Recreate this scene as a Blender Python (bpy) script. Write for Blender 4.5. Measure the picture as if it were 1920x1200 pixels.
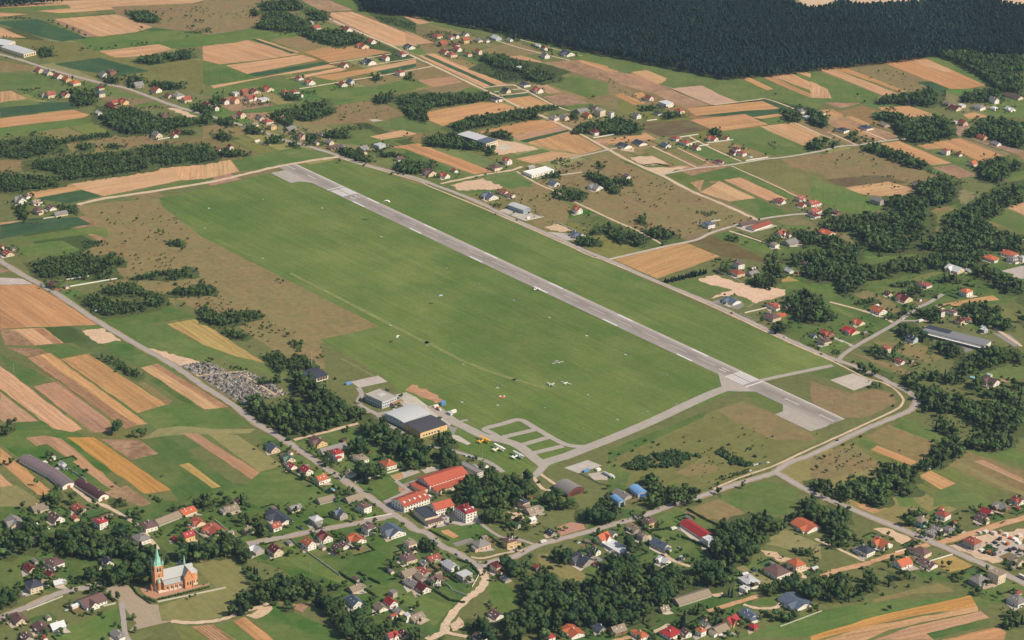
import bpy, bmesh, math, random
import numpy as np
from mathutils import Vector, Matrix

for o in list(bpy.data.objects):
    bpy.data.objects.remove(o)
random.seed(11)
rng = np.random.default_rng(11)
S = bpy.context.scene
COL = S.collection

# ---------------------------------------------------------------- camera
FPX = 4094.2
PITCH, ROLL, CAMH, CAMD = math.radians(22.2), math.radians(1.73), 1032.76, 2531.0
HEAD = math.radians(-39.63)
fwd = Vector((0, math.cos(PITCH), -math.sin(PITCH)))
upv = Vector((0, math.sin(PITCH), math.cos(PITCH)))
rgt = Vector((1, 0, 0))
cR, sR = math.cos(ROLL), math.sin(ROLL)
cx = rgt * cR + upv * sR
cu = upv * cR - rgt * sR
cam = bpy.data.objects.new('camera', bpy.data.cameras.new('camera'))
COL.objects.link(cam)
M = Matrix.Identity(4)
for i in range(3):
    M[i][0], M[i][1], M[i][2] = cx[i], cu[i], -fwd[i]
M.translation = (0, -CAMD, CAMH)
cam.matrix_world = M
cam.data.sensor_width = 36
cam.data.sensor_fit = 'HORIZONTAL'
cam.data.lens = FPX / 1920 * 36
cam.data.clip_start = 5
cam.data.clip_end = 40000
S.camera = cam
S.render.resolution_x, S.render.resolution_y = 1024, 640

# ---------------------------------------------------------------- light
SUN_AZ, SUN_EL = math.radians(112), math.radians(44)
w = bpy.data.worlds.new('World')
S.world = w
w.use_nodes = True
nt = w.node_tree
bg = nt.nodes['Background']
sky = nt.nodes.new('ShaderNodeTexSky')
sky.sky_type = 'NISHITA'
sky.sun_disc = False
sky.sun_elevation = SUN_EL
sky.sun_rotation = SUN_AZ
sky.altitude = 300
sky.dust_density = 2.0
nt.links.new(sky.outputs[0], bg.inputs[0])
bg.inputs[1].default_value = 0.088
sl = bpy.data.lights.new('sun', 'SUN')
sl.energy = 4.1
sl.angle = math.radians(0.6)
sl.color = (1, 0.87, 0.70)
so = bpy.data.objects.new('sun', sl)
COL.objects.link(so)
sd = Vector((math.sin(SUN_AZ) * math.cos(SUN_EL), math.cos(SUN_AZ) * math.cos(SUN_EL), math.sin(SUN_EL)))
so.rotation_euler = sd.to_track_quat('Z', 'Y').to_euler()
so.location = (0, 0, 3000)
S.view_settings.view_transform = 'Standard'
S.view_settings.look = 'None'
S.view_settings.exposure = 0.2
S.view_settings.gamma = 1.0

# ---------------------------------------------------------------- mapping between picture and ground
TX, TY = [0, 380, 760, 1140, 1520], [0, 230, 460, 700, 950]
def tile(t, x, y):
    return TX[int(t[1])] + x / 4.8, TY[int(t[0])] + y / 4.8
def G(px, py, z=0.0):
    u, v = px - 960, py - 600
    a, b = u * cR + v * sR, -u * sR + v * cR
    d = fwd * FPX + rgt * a - upv * b
    t = (z - CAMH) / d.z
    return Vector((d.x * t, d.y * t - CAMD, z))
def PX(P):
    P = np.asarray(P, float)
    q = P - np.array([0, -CAMD, CAMH])
    f = q @ np.array(fwd)
    u = q @ np.array(cx) / f * FPX
    v = -(q @ np.array(cu)) / f * FPX
    return np.stack([960 + u, 600 + v], -1)
def mpp(p):
    return (Vector(p) - Vector((0, -CAMD, CAMH))).length / FPX
def dep(p):
    d = Vector(p) - Vector((0, -CAMD, CAMH))
    return math.asin(-d.z / d.length)
DR = Vector((math.sin(HEAD), math.cos(HEAD), 0))
CR = Vector((DR.y, -DR.x, 0))
ANG_R = math.atan2(-DR.y, -DR.x)
ANG_P = math.atan2(CR.y, CR.x)

# ---------------------------------------------------------------- names, labels
PENDING = []
def newobj(name, data=None, parent=None, loc=None, rz=None):
    o = bpy.data.objects.new(name, data)
    COL.objects.link(o)
    if parent is not None:
        o.parent = parent
    if loc is not None:
        o.location = loc
    if rz is not None:
        o.rotation_euler = (0, 0, rz)
    return o
def tag(o, label, cat, group=None, kind=None):
    o['label'] = label
    o['category'] = cat
    if group:
        o['group'] = group
    if kind:
        o['kind'] = kind
def later(o, desc, px, cat, group=None, kind=None):
    o['category'] = cat
    if group:
        o['group'] = group
    if kind:
        o['kind'] = kind
    PENDING.append((o, desc, px))

# ---------------------------------------------------------------- materials
def lin(c):
    return tuple(((v / 255) / 12.92 if v / 255 <= 0.04045 else ((v / 255 + 0.055) / 1.055) ** 2.4) for v in c)
def nm(name):
    m = bpy.data.materials.new(name)
    m.use_nodes = True
    n = m.node_tree.nodes
    return m, n, m.node_tree.links, n['Principled BSDF']
def noise(n, l, vec, scale, detail=3, rough=0.55, dim='3D', wv=None):
    t = n.new('ShaderNodeTexNoise')
    t.noise_dimensions = dim
    t.inputs['Scale'].default_value = scale
    t.inputs['Detail'].default_value = detail
    t.inputs['Roughness'].default_value = rough
    if vec is not None:
        l.new(vec, t.inputs['Vector'])
    if wv is not None:
        l.new(wv, t.inputs['W'])
    return t.outputs['Fac']
def math_(n, l, op, a, b=None, c=None):
    t = n.new('ShaderNodeMath')
    t.operation = op
    for i, v in enumerate((a, b, c)):
        if v is None:
            continue
        if isinstance(v, (int, float)):
            t.inputs[i].default_value = v
        else:
            l.new(v, t.inputs[i])
    return t.outputs[0]
def mapr(n, l, v, a, b, c, d):
    t = n.new('ShaderNodeMapRange')
    l.new(v, t.inputs[0])
    for i, x in enumerate((a, b, c, d)):
        t.inputs[i + 1].default_value = x
    return t.outputs[0]
def mixc(n, l, fac, a, b, mode='MIX'):
    t = n.new('ShaderNodeMix')
    t.data_type = 'RGBA'
    t.blend_type = mode
    t.clamp_factor = True
    if isinstance(fac, (int, float)):
        t.inputs[0].default_value = fac
    else:
        l.new(fac, t.inputs[0])
    for i, v in ((6, a), (7, b)):
        if isinstance(v, tuple):
            t.inputs[i].default_value = (*v[:3], 1)
        else:
            l.new(v, t.inputs[i])
    return t.outputs[2]
def scalec(n, l, col, fac):
    t = n.new('ShaderNodeVectorMath')
    t.operation = 'SCALE'
    l.new(col, t.inputs[0])
    l.new(fac, t.inputs['Scale'])
    return t.outputs[0]

KB = 1.12
def land(name, big=0.25, fine=0.22, streak=0.2, tint=(150, 135, 95), tamt=0.0, bs=0.012, fs=0.25, lanes=0.0):
    """soil and plant cover: base colour from the object, patches, fine grain, furrow streaks along local X"""
    m, n, l, b = nm(name)
    tc = n.new('ShaderNodeTexCoord').outputs['Object']
    oi = n.new('ShaderNodeObjectInfo')
    wv = math_(n, l, 'MULTIPLY', oi.outputs['Random'], 83.0)
    n1 = noise(n, l, tc, bs, 4, 0.6, '4D', wv)
    n2 = noise(n, l, tc, fs, 4, 0.7, '4D', wv)
    n4 = noise(n, l, tc, bs * 4.3, 4, 0.6, '4D', wv)
    mp = n.new('ShaderNodeMapping')
    mp.inputs['Scale'].default_value = (0.012, 0.32, 1)
    l.new(tc, mp.inputs[0])
    n3 = noise(n, l, mp.outputs[0], 1.0, 3, 0.7, '4D', wv)
    v = math_(n, l, 'MULTIPLY_ADD', math_(n, l, 'SUBTRACT', n1, 0.5), big * 2.2, 1.0)
    v = math_(n, l, 'MULTIPLY_ADD', math_(n, l, 'SUBTRACT', n2, 0.5), fine * 2, v)
    v = math_(n, l, 'MULTIPLY_ADD', math_(n, l, 'SUBTRACT', n4, 0.5), big * 1.2, v)
    v = math_(n, l, 'MULTIPLY_ADD', math_(n, l, 'SUBTRACT', n3, 0.5), streak * 2.4, v)
    if lanes:
        wv2 = n.new('ShaderNodeTexWave')
        wv2.bands_direction = 'Y'
        wv2.inputs['Scale'].default_value = 0.045
        wv2.inputs['Distortion'].default_value = 0.6
        wv2.inputs['Detail'].default_value = 1
        wv2.inputs['Detail Scale'].default_value = 0.02
        l.new(tc, wv2.inputs[0])
        v = math_(n, l, 'MULTIPLY_ADD', mapr(n, l, wv2.outputs['Fac'], 0, 0.12, -lanes, 0), 1.0, v)
    mq = n.new('ShaderNodeMapping')
    mq.inputs['Scale'].default_value = (0.004, 0.075, 1)
    l.new(tc, mq.inputs[0])
    n5 = noise(n, l, mq.outputs[0], 1.0, 2, 0.6, '4D', wv)
    v = math_(n, l, 'MULTIPLY_ADD', math_(n, l, 'SUBTRACT', n5, 0.5), streak * 1.3, v)
    col = oi.outputs['Color']
    if tamt:
        f = math_(n, l, 'MULTIPLY', mapr(n, l, n4, 0.38, 0.68, 0, 1), tamt)
        t2 = tuple(c / KB for c in lin(tint))
        col = mixc(n, l, f, col, t2)
        f2 = math_(n, l, 'MULTIPLY', mapr(n, l, n1, 0.45, 0.7, 0, 1), tamt * 0.8)
        col = mixc(n, l, f2, col, t2)
    l.new(scalec(n, l, col, v), b.inputs['Base Color'])
    b.inputs['Roughness'].default_value = 1
    b.inputs['Specular IOR Level'].default_value = 0.05
    return m
ML = {
    'stubble': land('stubble_mat', 0.2, 0.42, 0.5, (176, 128, 84), 0.35, 0.010, 0.3, 0.16),
    'grass': land('grass_mat', 0.2, 0.42, 0.2, (122, 122, 74), 0.42, 0.008, 0.16),
    'crop': land('crop_mat', 0.14, 0.34, 0.34, (92, 112, 66), 0.3, 0.012, 0.3),
    'brown': land('brown_meadow_mat', 0.22, 0.5, 0.1, (110, 114, 72), 0.5, 0.009, 0.14),
    'airfield': land('airfield_grass_mat', 0.16, 0.36, 0.28, (130, 134, 78), 0.45, 0.0035, 0.22),
    'bare': land('bare_earth_mat', 0.36, 0.55, 0.05, (180, 150, 118), 0.5, 0.03, 0.3),
    'paved': land('paving_mat', 0.16, 0.24, 0.10, (146, 138, 128), 0.4, 0.03, 0.4),
    'scrub': land('scrub_mat', 0.3, 0.35, 0.05, (66, 84, 50), 0.6, 0.02, 0.14),
}
def obs(c):
    return tuple(v / KB for v in lin(c)) + (1,)
CODE = {  # code: (name, material, observed colour, plain words)
    'S': ('stubble_field', 'stubble', (208, 168, 128), 'tan stubble field'),
    'O': ('stubble_field', 'stubble', (198, 154, 108), 'orange tan stubble field'),
    'U': ('stubble_field', 'stubble', (194, 146, 80), 'golden stubble field'),
    'P': ('stubble_field', 'stubble', (182, 147, 116), 'pinkish tan stubble field'),
    'Y': ('grain_field', 'stubble', (176, 154, 92), 'yellow green grain field'),
    'Q': ('ploughed_field', 'bare', (205, 170, 145), 'pale pinkish ploughed field'),
    'E': ('ploughed_field', 'bare', (152, 122, 96), 'brown ploughed field'),
    'V': ('fallow_field', 'brown', (116, 98, 72), 'dark brown fallow field'),
    'B': ('dry_meadow', 'brown', (148, 127, 89), 'brownish dry meadow'),
    'Z': ('meadow', 'grass', (148, 140, 94), 'faded grey green meadow'),
    'G': ('meadow', 'grass', (97, 121, 62), 'green meadow'),
    'I': ('meadow', 'grass', (82, 111, 55), 'deep green meadow'),
    'H': ('meadow', 'grass', (120, 122, 70), 'olive green meadow'),
    'D': ('crop_field', 'crop', (62, 90, 62), 'dark green crop field'),
    'W': ('scrubland', 'scrub', (84, 98, 58), 'rough green scrubland'),
    'N': ('bare_ground', 'bare', (224, 196, 166), 'pale sandy bare ground'),
    'C': ('paved_yard', 'paved', (204, 194, 182), 'pale concrete yard'),
    'K': ('paved_yard', 'paved', (150, 144, 140), 'grey asphalt yard'),
    'A': ('paved_yard', 'paved', (190, 140, 112), 'reddish brick paved yard'),
    'T': ('paved_yard', 'paved', (182, 162, 138), 'tan cobbled square'),
    'L': ('clay_court', 'bare', (206, 92, 54), 'orange red clay court'),
    'R': ('bare_ground', 'bare', (186, 138, 108), 'reddish bare soil strip'),
    'F': ('airfield', 'airfield', (101, 126, 66), 'mown green airfield'),
}
def inpoly(px, py, poly):
    poly = np.asarray(poly, float)
    inside = np.zeros(len(px), bool)
    j = len(poly) - 1
    for i in range(len(poly)):
        xi, yi = poly[i]
        xj, yj = poly[j]
        c = ((yi > py) != (yj > py)) & (px < (xj - xi) * (py - yi) / (yj - yi + 1e-12) + xi)
        inside ^= c
        j = i
    return inside
def edge_d(q, poly):
    p = np.asarray(poly, float)
    best = np.full(len(q), 1e9)
    for a, b_ in zip(p, np.roll(p, -1, 0)):
        ab = b_ - a
        t = np.clip(((q - a) @ ab) / max(ab @ ab, 1e-9), 0, 1)
        best = np.minimum(best, np.linalg.norm(q - (a + t[:, None] * ab), axis=1))
    return best
LAYERS = []
def layer(pts):
    # height by how many earlier sheets really lie under this one
    p = np.array(pts, float)
    lo, hi = p.min(0), p.max(0)
    lev = 0
    def rim(r_):
        return np.concatenate([u + (v_ - u) * np.linspace(0, 1, 9)[:, None] for u, v_ in zip(r_, np.roll(r_, -1, 0))])
    pr = rim(p)
    for q, qlo, qhi, ql, qr in LAYERS:
        if ql < lev or (lo - 2 > qhi).any() or (hi + 2 < qlo).any():
            continue
        if inpoly(pr[:, 0], pr[:, 1], q).any() or inpoly(qr[:, 0], qr[:, 1], p).any() or edge_d(pr, q).min() < 2.0 or edge_d(qr, p).min() < 2.0:
            lev = ql + 1
    LAYERS.append((p, lo, hi, lev, pr))
    return .02 + .0045 * lev
Z = [0.02]
def nextz():
    Z[0] += 0.001
    return Z[0]

def rough_edge(P, step=14.0, amp=0.9):
    """a field edge with the small irregularity of a real one"""
    out = []
    n = len(P)
    for i in range(n):
        a, b = P[i], P[(i + 1) % n]
        L = (b - a).length
        k = max(1, min(60, int(L / step)))
        d = (b - a).normalized() if L > 1e-6 else Vector((1, 0, 0))
        nn = Vector((-d.y, d.x, 0))
        for j in range(k):
            q = a.lerp(b, j / k)
            if j:
                q = q + nn * random.uniform(-amp, amp)
            out.append(q)
    return out
def sheet(name, P, mat, color, z, ang=None, amp=0.9, step=14.0):
    c = sum(P, Vector()) / len(P)
    if ang is None:
        best = max(((P[(i + 1) % len(P)] - P[i]) for i in range(len(P))), key=lambda e: e.length)
        ang = math.atan2(best.y, best.x)
    Q = rough_edge(P, step, amp) if amp else P
    ca, sa = math.cos(-ang), math.sin(-ang)
    loc = [Vector(((q.x - c.x) * ca - (q.y - c.y) * sa, (q.x - c.x) * sa + (q.y - c.y) * ca, 0)) for q in Q]
    me = bpy.data.meshes.new(name)
    bm = bmesh.new()
    vs = [bm.verts.new(v) for v in loc]
    f = bm.faces.new(vs)
    bm.normal_update()
    if f.normal.z < 0:
        f.normal_flip()
    bmesh.ops.triangulate(bm, faces=[f])
    bm.to_mesh(me)
    bm.free()
    me.materials.append(mat)
    o = newobj(name, me, None, (c.x, c.y, z), ang)
    o.color = color
    return o

# ground: one sheet to the horizon
gm = bpy.data.meshes.new('ground')
R_ = 16000
gm.from_pydata([(-R_, -6000, 0), (R_, -6000, 0), (R_, 26000, 0), (-R_, 26000, 0)], [], [(0, 1, 2, 3)])
gm.materials.append(ML['brown'])
ground = newobj('ground', gm, None, (0, 0, 0))
ground.color = obs((112, 117, 70))
tag(ground, 'green and olive open country round the airfield', 'ground', kind='structure')

HOUSES = """00 305 605 385 660 g r c r;375 628 465 685 g g c r;472 655 562 715 g r w r;550 685 640 745 g o y r;610 722 715 778 h o c r;885 640 970 710 g g w r;950 635 1040 690 f b k r;850 775 930 815 h m c r;860 820 940 880 h s c r;1185 735 1285 800 g g g p;1350 778 1448 840 g r w r;400 815 490 890 g r c p;355 830 410 880 g g c r;530 815 635 885 c m c r;1475 840 1545 888 g b p r;1535 808 1650 895 h g w r;1625 865 1715 930 g r c p;1050 875 1160 950 c r y r;985 900 1060 945 g r c p;930 930 1060 985 g m k r2;1430 1020 1510 1065 h b k r;850 995 915 1040 g w w r;1350 1090 1415 1118 f w w r;1800 920 1910 970 g m w r
01 975 225 1060 270 g r w p;1255 235 1345 295 g r w r;1380 370 1495 445 c r c r;1475 345 1560 400 g r w r;1810 395 1910 450 c d w r;1745 460 1840 515 h r w r;1605 495 1680 555 g r w r;1430 525 1555 590 c d w r;1230 560 1310 615 g r w r;1730 630 1815 690 h r w r;830 690 905 725 g r w r;915 705 1010 770 c r w r;1215 730 1300 785 g r w r;1290 708 1370 768 g s w r;335 795 405 865 g r k p;415 795 515 850 c m c r;525 770 635 830 c r c r;260 835 325 870 f w w r;370 850 485 915 c r w p;245 870 325 940 g o p r;160 885 235 945 g m w r;700 810 770 860 h r g r;775 808 865 850 h r w r;875 850 905 880 f r w r;485 893 590 920 f w w p;85 945 145 1000 g m w r;300 995 385 1070 g r c r;240 1040 310 1075 g b p p;478 1035 560 1090 g g c r;525 1070 630 1125 h r c r;580 1115 660 1175 h t y p;665 1045 750 1095 h r c p;725 1140 840 1185 g g g p;430 1110 500 1145 g t w p;965 190 1000 220 g w g r
02 235 300 335 355 h r c r;380 318 445 360 h r w r;430 305 485 350 g d w r;505 285 575 330 c d w r;500 332 575 395 g r y p;295 365 375 420 g r k p;420 390 490 425 h m c r;425 415 508 470 g r w r;310 440 400 495 g r c r;370 468 465 520 h r c r;535 470 600 515 h r c r;625 440 690 498 g r c r;620 345 700 385 g g c r;700 350 760 385 g g w r;770 312 865 370 g w l r;905 345 970 378 g g w r;1230 415 1280 460 g r w r;1220 470 1300 532 g g w r;1390 448 1525 515 c d w r;1165 405 1225 430 g w w r;995 602 1060 645 f w w p;1215 668 1245 692 f w w p;1020 738 1125 790 h d w r;865 788 950 845 g d c r;1140 780 1240 845 c r w r;760 870 870 925 h d w r;1300 1040 1385 1090 h g w r;1385 1030 1475 1090 g g c r;1525 978 1650 1025 g g g p;1600 1010 1680 1070 g r y r;1700 985 1800 1055 f g c r;1665 960 1745 995 g b w r
03 330 855 410 915 g r w r;460 920 590 975 f w w r;600 975 690 1030 h r c r;220 1010 300 1075 g g w r;415 1000 500 1045 h d w r;140 1060 215 1110 g t w r;0 1005 55 1070 f g w r;1695 980 1780 1035 h g w r;1755 1055 1840 1080 f w w r
04 1195 922 1270 960 g g g r;1250 945 1365 1005 g m c r;1330 945 1400 975 f w w r;1610 870 1700 940 g g w r;1465 920 1580 1000 h g w r;1620 960 1690 1000 h w w r;1760 960 1850 1010 c w w r;1765 838 1920 905 g b c r2;1335 1075 1420 1140 g r p r;1285 1095 1330 1125 f w w r;60 1005 150 1045 g g c r;620 1105 720 1150 g t g r
14 240 45 350 100 h d w r;450 25 570 75 h d w r;1505 105 1600 160 g r y r;1635 170 1720 215 g g w r;1180 230 1260 298 h r w r;1310 278 1370 308 g r w r;1430 342 1505 402 g o c p;920 535 990 590 g g g r;550 655 660 750 g g g r1.8;80 965 230 1030 c o c r;200 790 270 835 g b k r
13 1790 695 1905 760 g r w p;1690 655 1780 715 g r w p;1710 715 1790 768 g r c r;1510 678 1605 740 g r w r;1805 765 1915 830 g r w p;1820 815 1915 868 h m w r;80 178 215 240 c d w r;225 165 355 215 g d w r;470 175 570 232 g s w r;565 120 660 172 h r w r;645 155 760 215 h r w r;755 195 838 255 g r w r;890 115 1000 178 c r w r;1040 120 1095 158 g r w r;1115 220 1195 262 h m w r;1165 255 1250 308 h r w r;1095 270 1160 300 g m w r;955 335 1045 378 h m w r;135 475 210 510 g b w r;850 885 965 960 h s w r;1180 885 1345 945 g b g p2.8;1260 895 1490 980 g r w p2.8;1510 965 1605 1040 c r w p;1580 985 1660 1040 g m w r;1570 1040 1725 1120 g g g p;1460 1090 1545 1135 f t w r
10 1355 75 1455 145 g g c r;1525 90 1600 140 g r w r;1560 65 1635 110 g m k r;120 655 230 740 c g w r;270 690 355 750 g t c p;200 655 270 690 g b w r;285 765 380 830 h b c r;400 750 500 798 g b w r;465 790 595 855 g g c p1.8;-10 1095 35 1150 g r c r;85 1125 135 1160 g g g r
11 840 75 930 165 c b p r;1035 90 1100 130 g g c r;1000 165 1050 205 g g c r;1100 148 1180 205 g g c r;1115 205 1225 250 g b p p;1200 200 1300 245 g g w r;1390 215 1490 255 g g l p;1410 250 1480 290 g b c r;1535 195 1640 240 f w l p;1725 315 1810 350 g b w p;120 225 175 270 g o w r;215 195 275 245 g m c r
12 870 300 960 385 c r w r;745 360 870 440 h b c r;145 405 285 490 c b c r;305 445 400 510 c r w r;415 420 475 455 g r w r;680 620 835 705 c s w r;840 600 930 660 g r w r;915 630 990 685 g r w r;1285 515 1390 580 g s w r;1640 545 1780 620 c g w r;1500 745 1595 830 c r w r;1485 975 1620 1050 c s w r;1660 58 1760 120 h m w r
20 0 40 115 110 g r c r;430 320 515 400 g b k r
23 1128 140 1230 222 h b w r;1108 222 1235 292 h r c r;1240 230 1370 290 g g g p;1035 462 1200 545 c s w r;1430 510 1548 585 h r w r;1405 615 1560 695 h b c r;1590 205 1680 260 g w w r;1750 150 1820 195 g b g r
24 1560 95 1700 155 h o w r;1725 62 1885 120 h o w r;1775 95 1870 165 h g w r;1880 95 1940 160 h w w r;1225 170 1395 265 c w c r;1395 210 1450 250 g w l r;975 335 1100 395 h r w r;1350 390 1465 470 h o w p;665 415 740 465 g m c r;770 430 925 525 c m c r;550 535 695 635 g o w r;380 660 495 730 c o c r;290 740 450 815 c e c r;90 755 225 835 c r k r;75 830 190 910 h b c r;0 800 60 840 g s w r;860 800 975 890 g d l r;640 905 725 980 h r c r;765 1020 860 1080 g r w r;1145 580 1210 650 h b w r;1230 575 1335 640 h b w r;1305 660 1390 720 h m c r;1390 650 1460 705 h r c r;1530 755 1600 795 f w l r
30 515 805 595 860 g w w r;460 755 500 785 f w w r
31 560 625 690 730 g s p r;700 720 830 815 c n c r;745 815 845 875 g e w r;865 825 990 930 g e w r;995 905 1120 1010 g o w p;945 555 1115 680 c b y r;1030 630 1285 740 g g w p3;1135 680 1265 785 h e w r;1335 735 1490 825 h t w r;1585 770 1740 880 h o w r;1275 870 1380 945 g t w r;1010 1095 1185 1190 g t g p1.8;1260 1100 1450 1180 g t g p2;1385 1150 1515 1275 h b w r
32 600 820 660 870 g w w r;680 810 750 860 g g w r;1000 1130 1115 1225 h d p r
33 40 1080 215 1150 g g g r1.6
34 1550 25 1715 130 c b w r;1815 1105 1935 1195 c r w r
40 15 75 205 215 c g c r;245 -10 415 65 g t g p;410 50 565 165 g b w r;625 -20 760 65 g r c r;630 90 710 140 g r c r;830 95 960 215 h e w r;1240 110 1405 240 h b w r;1165 210 1340 360 h g w r;1360 65 1605 185 g t g p2.4;1580 0 1755 100 g o c p;1700 105 1840 190 c r c r;1800 160 2020 280 c r c r;1620 215 1745 325 g e y p;1540 280 1610 325 g e k r;385 435 560 580 h b w r;190 515 325 610 g m c r;390 580 490 650 g m k r;205 665 370 795 h d c r;905 455 1015 560 g d w r;670 780 930 940 c b w p;75 960 235 1080 g b c r;265 1050 440 1155 g b g r;420 1030 575 1140 g w l p;165 1160 290 1230 g b g r;980 1110 1110 1205 g g w r;460 665 560 730 g w g p;255 260 330 350 g g g r
41 155 0 320 75 g t g p;755 -15 890 60 g g c p;950 85 1075 185 h w g r;1175 15 1300 130 c s g r;545 45 800 180 c d w r2;345 170 475 260 g t c p;590 135 705 235 g r w p;400 335 545 450 c w g r;580 335 720 465 g m c r;880 265 1015 405 g o w r;1020 215 1165 340 c m w r;1150 330 1260 440 g b k r;1210 320 1320 395 g b w r;1290 240 1465 355 c o w r;1425 150 1555 265 h b w r;1590 120 1820 300 c s w r;1800 285 1925 410 h t c r;1765 430 1925 530 h b c r;1755 550 1925 660 g t c p;1810 660 1960 750 g g g r;1290 700 1435 790 g t g p;1285 795 1445 930 g s w r;1530 875 1660 960 g t w r;1625 810 1755 930 g e w r;1670 765 1750 830 f g g r;1700 900 1815 990 g g c r;1800 970 1870 1050 f w w r;1640 1120 1760 1225 c e w p;1750 1140 1860 1200 g m g r
42 330 480 480 595 g w w r;455 600 600 690 f w g p;165 440 320 520 g r g p;120 480 215 555 g g g r;95 570 230 640 g r g r;75 600 200 690 g t g r;200 610 330 720 c b w p;80 675 230 795 g m w r;0 980 175 1060 g t g p;595 290 765 410 h g p p;870 275 1000 390 h b y p;1270 215 1365 275 g d g r;760 500 885 610 h m c r;850 620 955 695 g g g r;1145 500 1220 590 g r g r;735 940 885 1030 g b w r;1700 225 1850 355 c o w p;1830 220 1910 280 g g w r;1775 345 2020 445 f w l r2;1475 385 1700 560 c d g r;1660 360 1760 450 g d w r;1085 95 1180 160 g w w p;980 140 1040 205 g n g r;1060 0 1215 85 g t g p;1400 1080 1615 1205 c o w r;1250 1160 1350 1220 h e w r;1690 1050 1810 1150 g s g r;600 1165 730 1230 g b w r
43 310 100 440 205 h b y r1;665 135 945 305 g e w r2.6;850 285 965 380 f w w r;170 175 300 250 g t g r;265 220 360 320 g t g r;380 285 570 415 g s c r1.5;435 460 570 535 c w w r;640 455 690 490 f w w r;580 770 940 910 g t g p3;450 890 560 970 g t g p;1185 640 1370 735 h w w r;1185 730 1280 790 f w w r;1415 535 1640 670 h b w r;1620 465 1780 600 h o c r;1665 130 1925 250 c o w r;1555 790 1850 950 c s w r;1190 920 1365 1045 g s w r;1035 970 1190 1095 c e y p;1265 1075 1360 1130 h e k r;470 1125 670 1210 h e w p;655 1095 755 1190 g b w r;790 1095 885 1180 h o w r;920 1055 1100 1170 g t w p;830 1050 930 1110 g g g r;235 1150 365 1215 h o w r;0 1055 170 1175 g t k p
44 565 275 745 400 c o w r;420 340 585 465 h d w r;750 455 925 575 g o w p;935 375 1095 475 h b c r;1000 480 1155 575 g b w r;930 95 1060 200 h t q r;1130 40 1270 135 h r w r;1535 10 1655 105 g e w r;1490 60 1615 155 g b c r;1650 -10 1810 60 c g k r;1090 170 1200 245 g g w r;1030 215 1170 290 h g g r;1200 185 1300 250 h g g r;1385 270 1545 400 h r g r;1790 440 1940 545 c t c r;1440 580 1620 740 h g g p;1610 590 1760 710 f t c r;1790 805 1960 920 h g w r"""
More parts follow.
